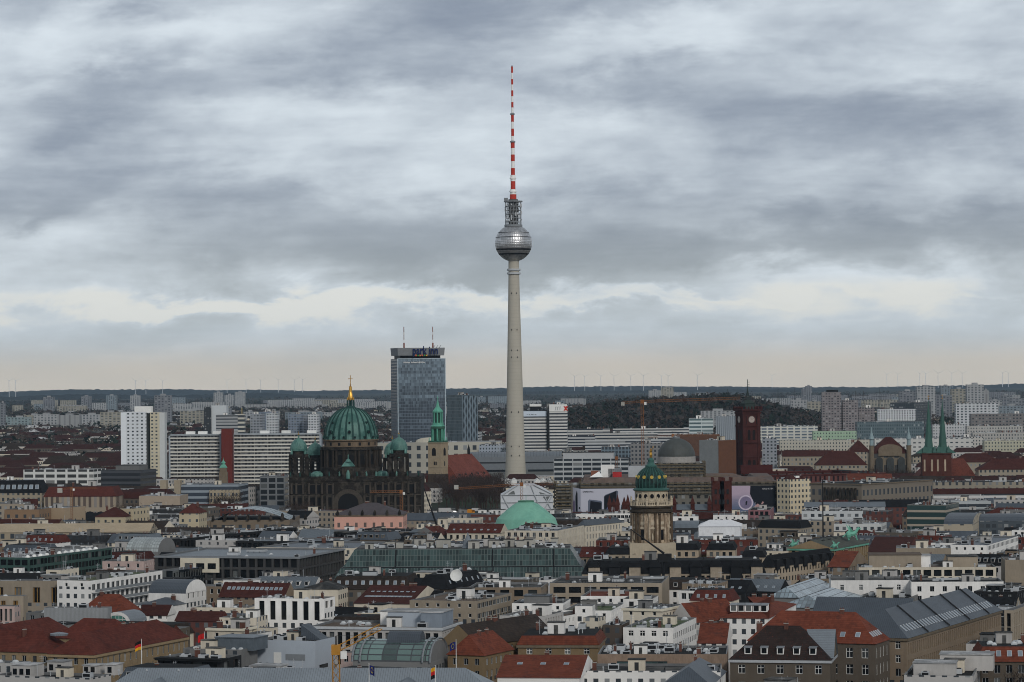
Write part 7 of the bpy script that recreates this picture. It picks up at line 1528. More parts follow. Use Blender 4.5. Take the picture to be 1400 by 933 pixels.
mid('low white roofed market hall behind the twin spires', 'hall', 1196, 1330, 1336, 600, 2800, 1, 40, 612, fc('market white', (.5, .5, .48), 5, 4, .5, .3), rmat='pale', n=8)
PB_ = fc('brown balconies', (.20, .18, .185), 3.4, 2.95, .6, .5, glass=(.05, .05, .055), curtain=.4, lightc=(.5, .5, .5))
g = mid('tall brown grey balcony tower at the right', 'high-rise', 1124, 1150, 1153, 537, 3500, 3, 22, 590, PB_, n=2); penthouse(g, g.W * .25, 3, g.W * .6, 12, 3, 'dark', 'dark')
mid('lower brown grey balcony block stepping right of the tall tower', 'high-rise', 1152, 1173, 1175, 548, 3500, 3, 22, 590, PB_, n=2)
mid('lowest brown grey balcony block beside the glass office', 'high-rise', 1174, 1196, 1198, 558, 3520, 3, 22, 577, PB_, n=2)
mid('wide blue green glass office with white roof edge', 'office building', 1172, 1263, 1266, 577, 3300, 2, 30, 598, fc('teal glass', (.10, .14, .16), 2.4, 3.6, .6, .6, glass=(.045, .07, .08), curtain=.1), rmat='pale', n=4, kind=OB)
mid('white window grid block behind the glass office', 'apartment block', 1200, 1252, 1254, 560, 3900, 2, 14, 575, fc('white grid', (.58, .6, .62), 3.4, 3.2, .45, .6), n=3)
mid('black framed slab above the white window grid block', 'office building', 1217, 1250, 1276, 551, 4000, 20, None, 560, fc('black slab', (.03, .04, .05), 3, 3.2, .7, .6), n=2, kind=OB)
mid('white stepped office left in front of the red topped towers', 'office building', 1307, 1365, 1369, 552, 3800, 3, 20, 572, fc('white holes', (.52, .54, .56), 5, 3.4, .5, .5), n=4, kind=OB)
mid('grey warehouse block right of the twin spires', 'warehouse', 1328, 1420, 1425, 566, 3500, 2, 20, 580, fc('warehouse', (.16, .15, .15), 4, 3.6, .5, .5), n=5)
for i, (a, c, py, Y, col, lab) in enumerate(((1275, 1322, 581, 3300, (.48, .49, .5), 'white office row left behind the right spire'), (1322, 1400, 583, 3250, (.40, .39, .37), 'pale stone row with roof cabins at the right edge'), (1330, 1410, 592, 3050, (.36, .35, .33), 'second pale stone row at the right edge'), (1346, 1410, 603, 2850, (.44, .43, .33), 'pale yellow row above the red roofs at the right edge'), (1300, 1346, 598, 2950, (.44, .43, .4), 'cream row right of the twin spires'))):
    mid(lab, 'office building', a, c - 2, c, py, Y, 2, 16, py + 9, fc('row %d' % i, col, 3, 3.3, .4, .45), n=8, kind=OB)
# right side old town
g = mid('cream corner building with regular square windows', 'office building', 1062, 1080, 1108, 657, 1930, 50, None, 690, fc('cream squares', (.56, .48, .34), 3.4, 3.6, .45, .5), n=5, kind=OB)
Wing(g.root, g.W * .1, g.D * .12, g.W * .75, g.D * .75, g.Z, g.Z + .5, 'brick', 'hip', 'dred', rh=3, rname='upper_roof', wname='attic_wall')
g = mid('long sooty palace with columned front at the right', 'palace', 1108, 1178, 1275, 663, 1820, 40, None, 686, fc('sooty palace', (.17, .145, .115), 4.6, 6.5, .42, .55, curtain=.1), rmat='dark', n=8, kind='palace', cornice=STONE)
for k in range(9): mb = MB(); mb.lathe([(.8, 5), (.7, g.Z - 2)], 7, g.W * (.3 + k * .075), -1.2); mb.build('column', DSTONE, g.root)
g = mid('grey stone ministry with long ranks of windows at the right edge', 'office building', 1276, 1420, 1440, 660, 1950, 4, 30, 672, fc('ministry', (.26, .23, .18), 4.4, 4.2, .35, .6), rmat='dark', n=10, kind=OB)
mid('red roofed white row in front of the grey stone ministry', 'building', 1276, 1420, 1440, 675, 1880, 3, 16, 684, fc('white ribbon mid', (.55, .55, .54), 30, 3.4, .98, .45), roof='gable', rmat='dred', rh=3.2, axis='x', n=3)
mid('pale dotted office with ribbon windows below the red roofed row', 'office building', 1300, 1355, 1360, 686, 1780, 5, 24, 698, fc('pale ribbons low', (.42, .45, .46), 30, 3.6, .98, .5), rmat='pale', n=5, kind=OB)
g = mid('modern block with black glass slits and stone edge at the right', 'office building', 1240, 1293, 1311, 692, 1640, 20, None, 726, fc('glass slits', (.36, .31, .25), 40, 3.9, .99, .68, glass=(.02, .04, .04), curtain=.05), rmat='dark', n=12, kind=OB)
mid('long grey sawtooth factory roof right of centre', 'hall', 1100, 1210, 1220, 693, 1700, 6, 24, 700, fc('saw hall', (.33, .34, .35), 5, 3, .6, .4), roof='gable', rmat='zinc', rh=2.4, axis='x', n=6, kind='hall')
mid('white low buildings below the sawtooth roof', 'building', 1096, 1180, 1190, 700, 1620, 6, 24, 712, fc('white low', (.5, .52, .53), 4, 3.4, .5, .5), rmat='grey', n=12)
g = mid('beige building with curved slate roof at the right', 'building', 1290, 1330, 1345, 717, 1450, 14, None, 730, fc('beige curved', (.38, .33, .25), 6, 4, .3, .3), roof='barrel', rmat='slate', rh=4, axis='x', n=2)
mid('dark blue steel vault right of the beige curved building', 'hall', 1322, 1425, 1440, 712, 1480, 4, 26, 724, fc('blue steel', (.05, .065, .08), 3, 3, .7, .6), roof='barrel', rmat='slate', rh=3, axis='x', n=3, kind='hall')
mid('white roofed building with green glass above the concert hall statue', 'building', 1140, 1205, 1212, 718, 1480, 14, None, 728, fc('white long', (.52, .53, .52), 3.5, 3.4, .5, .5), rmat='pale', n=10)
# court building with two domed turrets
g = mid('ornate court building with red hipped roof and two pale turrets', 'court house', 1190, 1244, 1248, 620, 2550, 2, 30, 650, fc('court stone', (.16, .13, .09), 9, 20, .42, .7, glass=(.05, .05, .05), curtain=0), roof='hip', rmat='dred', rh=14, axis='x', n=0, kind='court_house')
for x in (1, g.W - 1):
    mb = MB(); mb.lathe([(2.1, 0), (2.1, g.Z + 6), (2.6, g.Z + 7)], 10, x, -1); mb.lathe([(1.7, g.Z + 7), (1.7, g.Z + 12), (2.4, g.Z + 12.5), (1.7, g.Z + 15), (.7, g.Z + 18), (.2, g.Z + 23), (0, g.Z + 23)], 10, x, -1, 1); mb.build('turret', [STONE, plain('turret copper', (.22, .29, .31), .5)], g.root)
mb = MB(); n_ = 12; mb.face([(g.W * .2, -1.5, g.Z - 2), (g.W * .8, -1.5, g.Z - 2)] + [(g.W * .5 + g.W * .3 * math.cos(PI * i / n_), -1.5, g.Z + 3 + 5 * math.sin(PI * i / n_)) for i in range(n_ + 1)]); mb.build('curved_gable', STONE, g.root)
for k in range(3): x = g.W * (.22 + k * .28); mb = MB(); mb.face([(x - 3, -1.7, 6), (x + 3, -1.7, 6), (x + 3, -1.7, g.Z - 6)] + [(x + 3 * math.cos(PI * i / 8), -1.7, g.Z - 6 + 3 * math.sin(PI * i / 8)) for i in range(1, 8)] + [(x - 3, -1.7, g.Z - 6)]); mb.build('arched_window', plain('court glass', (.05, .055, .055), .3), g.root)
RR = [(1115, 1186, 1190, 632, 2500, 12, 'red hipped roof with dormers left of the court building'), (1160, 1190, 1194, 614, 2650, 10, 'steep red roof rising to the left turret'), (1248, 1300, 1330, 620, 2650, 6, 'long brown roof behind the twin spires'), (1302, 1370, 1376, 628, 2400, 7, 'red roofs to the right of the twin spires'), (1338, 1420, 1430, 638, 2250, 8, 'large red hipped roof at the right edge'), (1375, 1430, 1440, 632, 2380, 6, 'red roof with attic at the right border'), (1070, 1135, 1140, 620, 2600, 5, 'long maroon roof with brick chimneys right of the town hall'), (1160, 1220, 1225, 652, 2150, 4, 'bright orange low roof in front of the court building')]
for a in RR: mid(a[6], 'building', a[0], a[1], a[2], a[3] + 4, a[4], 3, 24, a[3] + 14, fc('old town', (.30, .26, .2), 3.4, 3.8, .4, .5), roof='hip' if a[5] > 5 else 'gable', rmat='orange' if 'orange' in a[6] else 'dred' if 'brown' not in a[6] else 'tbrown', rh=a[5], axis='x', n=3)
# left middle distance
mid('long white gridded office at the left', 'office building', 32, 128, 137, 643, 2330, 12, 30, 664, fc('white big grid', (.62, .62, .6), 9, 4.6, .8, .55, glass=(.035, .035, .035), curtain=.1), rmat='pale', n=6, kind=OB)
g = mid('dark banded modern office below the white tower', 'office building', 138, 192, 207, 644, 2280, 14, 34, 667, fc('black bands', (.05, .055, .065), 40, 4.2, .99, .55, glass=(.012, .014, .018), curtain=.05), rmat='dark', n=2, kind=OB); penthouse(g, g.W * .3, 6, g.W * .6, 18, 4, 'grey', 'grey')
g = mid('curved glass office with two stone pylons', 'office building', 243, 326, 336, 664, 2090, 6, 36, 690, fc('curved ribbons', (.25, .29, .33), 40, 4.2, .99, .6, glass=(.04, .05, .065), curtain=.1), rmat='slate', n=3, kind=OB)
for x in (-12, -2): mb = MB(); mb.box(x, -3, 0, x + 4.4, 3, g.Z + 4); mb.build('stone_pylon', BEIGE, g.root)
mb = MB(); mb.box(g.W * .54, -4, 0, g.W * 1.03, -.01, g.Z - 3); mb.build('stone_front', [fc('stone front', (.36, .30, .21), 2.6, 4.2, .5, .6)], g.root)
mid('plain beige stone box in front of the curved office', 'building', 190, 246, 249, 679, 1930, 4, 30, 692, plain('blank beige', (.33, .27, .21), .85, var=.1), rmat='pale', n=3)
mid('red tiled building with pale pilasters at the left', 'building', 60, 158, 163, 679, 1930, 5, 24, 704, fc('pilasters', (.33, .27, .2), 3.6, 12, .5, .8, glass=(.09, .07, .06), curtain=.1), roof='mansard', rmat='red', hmans=6.5, n=3)
g = mid('green glazed mansard building at the left edge', 'building', -20, 57, 60, 674, 1950, 4, 24, 685, fc('left stone', (.32, .27, .2), 3.4, 4, .45, .6), roof='mansard', rmat='black', hmans=8, n=3); slope_items(g.root, g, 'roof_window', 9, t=.3, sc=2.4)
g = mid('tan brick block with arched entrance at the left', 'building', 6, 53, 58, 698, 1720, 10, 22, 714, fc('tan brick', (.24, .15, .085), 5, 5, .35, .4), rmat='dark', n=3)
mid('pale flat roofed tan block right of the brick block', 'building', 54, 88, 105, 696, 1740, 20, 26, 714, fc('tan plain', (.36, .27, .18), 9, 9, .15, .2), rmat='pale', n=4)
g = mid('very long low building with pale sandstone coloured roof', 'building', -30, 204, 216, 727, 1500, 2, 26, 732, fc('opera side', (.3, .25, .18), 5, 5, .4, .5), roof='gable', rmat=plain('sandy roof sheet', (.42, .34, .24), .85, var=.18, sc=.15), rh=3.8, axis='x', n=0)
mid('dark red hipped roof beside small cream attic house', 'house', 130, 172, 176, 707, 1640, 8, 18, 714, fc('cream old', (.45, .38, .26), 4, 4, .3, .4), roof='hip', rmat='dred', rh=5, axis='x', n=1)
mid('small cream attic house with green window band', 'house', 164, 182, 200, 697, 1650, 20, 20, 712, fc('cream old', (.45, .38, .26), 4, 4, .3, .4), rmat='grey', n=2)
mid('red hipped roof right of the small cream house', 'house', 245, 272, 278, 702, 1640, 8, 18, 710, fc('cream old', (.45, .38, .26), 4, 4, .3, .4), roof='hip', rmat='red', rh=5, axis='x', n=1)
g = mid('black glass fronted office left of the cathedral', 'office building', 355, 389, 393, 652, 2130, 4, 20, 694, fc('black glass grid', (.16, .17, .18), 6, 4.2, .8, .72, glass=(.012, .015, .018), curtain=.1), n=4, kind=OB)
g = mid('low arsenal palace with shallow arched glass roof and parapet trophies', 'palace', 288, 396, 403, 712, 1740, 1.5, 60, 725, fc('arsenal', (.17, .13, .09), 5, 6, .42, .5, curtain=.1), rmat='dark', n=0, kind='palace')
mb = MB(); n_ = 12; x0, x1 = g.W * .05, g.W * .98
for i in range(n_):
    f = lambda q: (x0 + (x1 - x0) * q / n_, g.Z + 6.5 * math.sin(PI * (q / n_) ** .8)); (xa, za), (xb, zb) = f(i), f(i + 1); mb.face([(xa, 10, za), (xb, 10, zb), (xb, 48, zb), (xa, 48, za)])
mb.build('arched_glass_roof', glassy('court roof glass', (.24, .29, .31), .3, .5, .2, 2.4, 1.6, (.12, .14, .15), .12), g.root)
mb = MB(); rg = random.Random(8)
for sx in range(16): x = -46 + sx * 6.8; q = MB(); q.lathe([(.9, 0), (1.1, 1), (.6, 2.2), (.5, 3), (0, 3.6)], 6); q.tube((-.9, 0, .6), (.9, 0, 2.6), .25, 4); o_ = q.build('parapet_trophy', DSTONE, g.root, (x, -1, g.Z + .5)); o_.scale = (rg.uniform(.8, 1.3),) * 3
mb = MB(); mb.box(-50, -2, 0, -.01, 40, g.Z + .4); mb.build('side_wing', [fc('arsenal', (.17, .13, .09), 5, 6, .42, .5, curtain=.1)], g.root)
g = mid('pink stucco palace with dark hipped roof', 'palace', 457, 551, 557, 704, 1740, 2, 34, 727, fc('pink stucco', (.62, .34, .27), 5.2, 6.5, .3, .42, glass=(.12, .09, .08), curtain=.2), roof='hip', rmat=plain('palace roof', (.075, .065, .07), .8), rh=6.5, axis='x', n=3, kind='palace', cornice=STONE)
for k in range(6): mb = MB(); mb.lathe([(.8, 0), (.9, 1.3), (.5, 2.4), (0, 3.2)], 6); mb.build('statue', DSTONE, g.root, (g.W * (.05 + .18 * k), -.6, g.Z + .02))
# brick church turrets in front of the palace
def brick_church():
    Y = 1790; K = Y / FPX; c = atY(826, 700, Y); X = lambda px: (px - 826) * K; zz = lambda py: 97 - (py - 511.5) * K
    t = thing('brick_church', 'dark red brick gothic church with pinnacles and two square towers', 'church', (c.x, Y, 0)); RBk = plain('gothic church brick', (.062, .02, .016), .9, var=.25)
    mb = MB(); mb.box(X(850), 0, 0, X(975), 17, zz(698)); mb.build('nave_wall', RBk, t); mb = MB(); mb.face([(X(850), -.4, zz(698)), (X(975), -.4, zz(698)), (X(975), 8.5, zz(691)), (X(850), 8.5, zz(691))]); mb.face([(X(975), 17, zz(698)), (X(850), 17, zz(698)), (X(850), 8.5, zz(691)), (X(975), 8.5, zz(691))]); mb.build('nave_roof', ZINC, t)
    for px, tp in ((833.5, 677), (839.5, 681), (844.5, 676), (853.5, 679), (858.5, 676), (922, 678), (947, 679), (970, 679)):
        mb = MB(); x = X(px); mb.box(x - 1.2, -.9, 0, x + 1.2, 1.5, zz(690)); mb.prism([(x - 1.5, -1.2), (x + 1.5, -1.2), (x + 1.5, 1.8), (x - 1.5, 1.8)], zz(690), zz(tp), s1=.06); mb.build('pinnacle', RBk, t)
    mb = MB(); mb.box(X(828), 1.6, 0, X(850), 15, zz(700)); mb.build('choir', RBk, t)
    for px in (974, 984.5):
        o = MB(); x = X(px); o.box(x, -1, 0, x + 7.6 * K * 1.05 * 2, 9, zz(659)); 
        for a in (0, 1):
            for b_ in (0, 1): o.box(x - .3 + a * 6.4, -1.3 + b_ * 9, zz(659), x + 1.2 + a * 6.4, .2 + b_ * 9, zz(654))
        w_ = o.build('square_tower', RBk, t)
        for zc in (673, 687):
            for dx_ in (2, 4.6): q = MB(); q.box(x + dx_ - .7, -1.1, zz(zc + 3.5), x + dx_ + .7, -1.003, zz(zc - 3)); q.build('lancet_window', DARKM, w_)
    REG.append(([(c.x, Y - 2), (X(993) + c.x, Y - 2), (X(993) + c.x, Y + 18), (c.x, Y + 18)], Y, 826, 994, 702))
brick_church()
# ================================================================ the rest of the roofscape: one house at a time
def sat(P, Q):
    for A in (P, Q):
        for i in range(4):
            a, b = A[i], A[(i + 1) % 4]; nx, ny = b[1] - a[1], a[0] - b[0]
            p = [x * nx + y * ny for x, y in P]; q = [x * nx + y * ny for x, y in Q]
            if max(p) < min(q) or max(q) < min(p): return False
    return True
rng = random.Random(77)
REG.append(([((p - 700) / FPX * y, y) for p, y in ((597, 2080), (690, 2080), (690, 2400), (597, 2400))], 2080, 597, 690, 704, 4))
SKY = [2000.0] * 1420; ANCH = [(40, 'left edge'), (150, 'white tower'), (300, 'slab block'), (430, 'small green dome'), (520, 'pink palace'), (600, 'stone church'), (710, 'television tower'), (800, 'white billboard'), (890, 'round tower'), (960, 'black dome'), (1025, 'town hall'), (1120, 'horse statue'), (1200, 'court turrets'), (1280, 'twin spires'), (1360, 'right edge')]
cand = []
for Yb in range(770, 3600, 1):
    pass
Yc = 775.0
while Yc < 3550:
    step = 21 if Yc < 1300 else 27 if Yc < 2000 else 34
    half = Yc * 715 / FPX; x = -half + rng.uniform(0, 20)
    while x < half:
        near = Yc < 1500; w = rng.uniform(13, 27) if near else rng.uniform(16, 44); d = rng.uniform(11, 17)
        cand.append((x + w / 2, Yc + rng.uniform(-7, 7), w, d)); x += w + (rng.uniform(1, 5) if rng.random() < .8 else 14)
    Yc += step
cand.sort(key=lambda c: c[1]); fixed = sorted(REG, key=lambda r: r[1]); fi = 0; made = []; stuffs = []
def cover(a, b, py):
    for q in range(max(0, int(a)), min(1400, int(b) + 1)): SKY[q] = min(SKY[q], py)
for (x, y, w, d) in cand:
    while fi < len(fixed) and fixed[fi][1] < y:
        f = fixed[fi]; Zf = f[5] if len(f) > 5 else 18; c0, c1 = min(p[0] for p in f[0]), max(p[0] for p in f[0]); py = proj(((c0 + c1) / 2, f[1], Zf))[1]; cover(f[2], f[3], py + 4); fi += 1
    rot = R(-20) + rng.uniform(-.12, .12) if y < 1700 else R(rng.choice((-24, -12, 6, -4))) + rng.uniform(-.1, .1)
    c, s_ = math.cos(rot), math.sin(rot)
    P = [(x + a * c - b * s_, y + a * s_ + b * c) for a, b in ((-w / 2 - .8, -d / 2 - .8), (w / 2 + .8, -d / 2 - .8), (w / 2 + .8, d / 2 + .8), (-w / 2 - .8, d / 2 + .8))]
    if any(abs(f[1] - y) < 190 and sat(P, f[0]) for f in REG): continue
    if any(abs(m[1] - y) < 60 and abs(m[0] - x) < 60 and sat(P, m[2]) for m in made): continue
    if 2150 < y < 2560 and 596 < proj((x, y, 10))[0] < 700: continue
    roof = rng.choices(['flat', 'gable', 'mansard', 'hip'], [.62, .17, .13, .08])[0] if y < 1700 else rng.choices(['flat', 'gable', 'hip'], [.45, .4, .15])[0]
    rh = {'flat': 1.6, 'gable': 4.2, 'hip': 4.2, 'mansard': 3.8}[roof]
    xs = [proj((p[0], p[1], 15))[0] for p in P]; p0, p1 = min(xs), max(xs)
    if p1 < 2 or p0 > 1398: continue
    h = rng.uniform(15, 21.5); ok = True; lim = 0
    for f in REG:
        if f[1] > y and f[2] < p1 - 2 and f[3] > p0 + 2 and f[4] is not None: lim = max(lim, f[4])
    near_y = min(p[1] for p in P)
    while h > 7 and proj((x, near_y, h + rh))[1] < lim - 3: h -= 1
    if h <= 7: continue
    top = proj((x, near_y, h + rh))[1]
    if max(SKY[max(0, int(p0)):min(1400, int(p1) + 1)] or [0]) <= top + 1.2: continue
    cover(p0, p1, proj((x, near_y, h))[1]); made.append((x, y, P)); i = len(made)
    if roof == 'flat': rm = rng.choice(['dark', 'grey', 'grey', 'brown', 'pale', 'pale', 'zinc', 'dark'])
    elif y > 1700: rm = rng.choice(['dred', 'slate', 'tbrown', 'dred', 'slate', 'black'])
    else: rm = rng.choice(['slate', 'zinc', 'dred', 'tbrown', 'black', 'red', 'black', 'slate'])
    wl = rng.choice(['white', 'cream', 'cream', 'beige', 'tan', 'grey', 'pale', 'pale', 'stone', 'dark', 'brick'] if y < 1800 else ['cream', 'grey', 'stone', 'pale', 'brick', 'tan', 'beige'])
    stuffs.append((x, y, w, d, h, rot, roof, rh, rm, wl, (p0 + p1) / 2, top))
MAXI = 300
rank = sorted(range(len(stuffs)), key=lambda i: stuffs[i][1])
LB = {}
infos = []
for r_, i in enumerate(rank):
    x, y, w, d, h, rot, roof, rh, rm, wl, pc, top = stuffs[i]
    if r_ >= MAXI: break
    zone = 'in front rows' if y < 960 else 'before domed tower' if y < 1240 else 'past domed tower' if y < 1650 else 'before cathedral' if y < 1990 else 'behind cathedral'
    an = min(ANCH, key=lambda a: abs(a[0] - pc))[1]
    rn = {'tbrown': 'brown tiled', 'dred': 'dark red'}.get(rm, rm)
    base = '%s house, %s %s roof, %s, by %s' % ({'dark': 'black', 'brick': 'brick', 'pale': 'grey white', 'stone': 'sooty stone'}.get(wl, wl), rn, {'flat': 'flat', 'gable': 'pitched', 'hip': 'hipped', 'mansard': 'mansard'}[roof], zone, an)
    LB.setdefault(base, []).append((pc, i)); infos.append((i, base))
ORD = ['leftmost', 'second from left', 'third from left', 'fourth from left', 'fifth from left', 'sixth from left', 'seventh from left', 'eighth from left', 'ninth from left', 'tenth from left']
for i, base in infos:
    x, y, w, d, h, rot, roof, rh, rm, wl, pc, top = stuffs[i]
    L_ = sorted(LB[base]); lab = base
    if len(L_) > 1: k = [q[1] for q in L_].index(i); lab = base + ', ' + ORD[k]
    c, s_ = math.cos(rot), math.sin(rot); ox, oy = x - w / 2 * c + d / 2 * s_, y - w / 2 * s_ - d / 2 * c; g_ = gz(x, y)
    t = thing('town_house', lab, 'house', (ox, oy, g_), rot, 'houses of the old town roofscape')
    close = y < 1450; rr_ = random.Random(i)
    sp = ws(rr_.choice(['std', 'small', 'office', 'std', 'cross']), rows=2 if y < 1150 else 1, kind=rr_.choice(['two', 'white', 'dark'])) if close else None
    wg = Wing(t, 0, 0, w, d, 0, h, wl, roof, rm, sp, sp if close and y < 1100 else None, far=not close, rh=rh, hmans=3.6, low=FW_(wl, 3.2, 3.4, .42, .5), cornice=None)
    wg.W, wg.D, wg.Z = w, d, h; nfl = (9 if y < 1100 else 6 if y < 1500 else 3)
    if roof == 'flat':
        if close and rr_.random() < .5 and w > 12: penthouse(wg, w * rr_.uniform(.08, .3), d * .25, w * rr_.uniform(.3, .5), d * .5, rr_.uniform(2.4, 3.4), rr_.choice([wl, 'white', 'grey', 'dark', 'pale']), rr_.choice(['pale', 'dark', 'grey', 'zinc']), spec=2.6)
        clutter(t, 0, 0, w, d, h, nfl, seed=i, big=y > 1100, kinds=['air_unit', 'air_unit', 'skylight_dome', 'vent_pipe', 'roof_box', 'antenna', 'railing', 'duct', 'vent_pipe'])
    else:
        for q in range(rr_.choice((1, 2, 3)) if y < 1800 else 1): furn(t, 'chimney', w * rr_.uniform(.15, .85), d / 2 + .6, h + rh - .5, 0, .8)
        if close: slope_items(t, wg, rr_.choice(['roof_window', 'dormer|' + wl]), max(2, int(w / 3.4)), t=.28, sc=1.0, m=1.2)
# farther ones merged into one mass each kind of roof
mb = MB(); rest = [stuffs[i] for i in rank[MAXI:]]
MM = [FW_('cream', 3.2, 3.4, .42, .5), FW_('stone', 3.2, 3.4, .42, .5), FW_('pale', 3.2, 3.4, .42, .5), tiled('far roof tiles', (.042, .02, .019)), FLATG, BROWN, FLATL, FLATD]
def house(mb, x, y, w, d, h, rh, rot, wm, rm):
    c, s_ = math.cos(rot), math.sin(rot); g_ = gz(x, y); T = lambda a, b, z: (x + a * c - b * s_, y + a * s_ + b * c, g_ + z)
    C = [(-w / 2, -d / 2), (w / 2, -d / 2), (w / 2, d / 2), (-w / 2, d / 2)]
    for k in range(4):
        a, b = C[k], C[(k + 1) % 4]; mb.face([T(*a, 0), T(*b, 0), T(*b, h), T(*a, h)], wm)
    if rh < 2: mb.face([T(*q, h) for q in C], rm)
    else:
        r0, r1 = T(-w / 2 + d * .25, 0, h + rh), T(w / 2 - d * .25, 0, h + rh); mb.face([T(*C[0], h), T(*C[1], h), r1, r0], rm); mb.face([T(*C[2], h), T(*C[3], h), r0, r1], rm); mb.face([T(*C[1], h), T(*C[2], h), r1], rm); mb.face([T(*C[3], h), T(*C[0], h), r0], rm)
for (x, y, w, d, h, rot, roof, rh, rm, wl, pc, top) in rest: house(mb, x, y, w, d, h, rh, rot, rng.choice((0, 1, 2)), rng.choice((4, 6, 7)) if rh < 2 else rng.choice((3, 3, 5)))
def covered(px, py):
    return 0 <= px < 1400 and SKY[int(px)] < py
for k in range(6500):
    y = 3000 * (2.6 ** rng.random()) ; x = rng.uniform(-.18, .18) * y; p = proj((x, y, 14))
    if not (0 < p[0] < 1400) or covered(p[0], p[1] + 3): continue
    if any(f[2] < p[0] < f[3] and f[1] > y and f[4] and p[1] < f[4] - 1 for f in REG) or any(abs(f[1] - y) < 150 and f[2] - 4 < p[0] < f[3] + 4 for f in REG): continue
    if 4300 < y < 5700 and 770 < p[0] < 1115: continue
    red = rng.random() < (.3 if p[0] < 700 else .16) * (1.5 if y < 4800 else .3)
    house(mb, x, y, rng.uniform(11, 32), rng.uniform(10, 15), rng.uniform(12, 19), rng.choice((4, 4, 4.5, 1)) if red else rng.choice((1, 1, 4)), rng.uniform(-1.3, 1.3), rng.choice((0, 1, 1, 2)), rng.choice((3, 3, 3, 5)) if red else rng.choice((4, 6, 4, 7)))
o = mb.build('far_houses', MM); o['kind'] = 'stuff'
# ================================================================ estates and woods towards the horizon
def shell(name, label, cat, pL, pR, py, Y, m_, group=None, pent=True, d=14, vb=None):
    a, b = atY(pL, py, Y), atY(pR, py, Y); w = b.x - a.x; g_ = gz(a.x, Y); Z = a.z - g_
    if Z < 6: return
    t = thing(name, label, cat, (a.x, Y, g_), R(random.Random(int(pL * 7)).uniform(-4, 4)), group)
    mb = MB(); mb.box(0, 0, 0, w, d, Z, 0, 1); mb.build('wall', [m_, FLATG], t)
    if pent: mb = MB(); mb.box(w * .35, 3, Z, w * .65, d - 3, Z + 3); mb.build('penthouse', plain('far penthouse', (.3, .31, .32), .8), t)
FM = [fc('estate white', (.31, .32, .33), 6, 2.9, .5, .5), fc('estate cream', (.28, .265, .22), 7, 2.9, .55, .5), fc('estate blue', (.18, .22, .25), 6, 2.9, .5, .5), fc('estate grey', (.16, .17, .19), 6, 2.9, .55, .5), fc('estate striped', (.26, .27, .27), 9, 60, .35, .99, glass=(.16, .16, .17), curtain=0), fc('estate mint', (.2, .26, .27), 6, 2.9, .5, .5)]
FN = ['white', 'cream', 'blue grey', 'grey', 'vertically striped', 'mint']
HR = [  # point blocks: px left, right, top py, distance, material, label
 (0, 6, 551, 5200, 3, 'grey high-rise cut by the left picture edge'), (59, 74, 543, 7600, 3, 'dark grey tower with pale centre strip far left'), (111, 124, 542, 8200, 3, 'grey tower third from left on the horizon'), (145, 159, 541, 8000, 2, 'blue grey tower on the horizon left of the white tower'), (178, 191, 541, 8000, 0, 'pale tower just above the white apartment tower'), (211, 234, 541, 5400, 3, 'large grey high-rise right of the white apartment tower'),
 (292, 305, 537, 8600, 0, 'white twin tower with rounded sides on the horizon, left one'), (307, 320, 540, 8800, 0, 'middle tower of the white trio on the horizon'), (321, 335, 536, 8600, 0, 'tallest tower of the white trio on the horizon'),
 (657, 668, 560, 6500, 1, 'small cream block in the woods left of the television tower'), (653, 664, 543, 9800, 2, 'small pale tower on the horizon behind the hotel'),
 (887, 904, 534, 7800, 0, 'pale tower pair above the crane jib, lower one'), (904, 921, 530, 7700, 1, 'pale tower pair above the crane jib, taller one'), (1096, 1102, 532, 8000, 3, 'low part of the dim grey tower left of the brown towers'), (1102, 1110, 528, 8000, 3, 'high part of the dim grey tower left of the brown towers'),
 (1230, 1252, 535, 5400, 3, 'grey red topped tower left of the spires'), (1254, 1279, 529, 5300, 0, 'pale tower with dark top right of the left spire'), (1287, 1300, 528, 6200, 2, 'blue grey tower behind the right spire'), (1301, 1322, 532, 5600, 1, 'dull brown tower right of the spires'), (1322, 1345, 526, 5000, 0, 'dark capped white tower, tallest at the right'), (1345, 1352, 534, 5050, 4, 'striped annex beside the dark capped white tower'), (1368, 1384, 541, 6000, 3, 'grey block near the right border'), (1280, 1302, 541, 5400, 3, 'dark grey block between the spires and the dull brown tower')]
for a in HR: shell('tower_block', a[5], 'high-rise', a[0], a[1], a[2], a[3], FM[a[4]], None, True, 18)
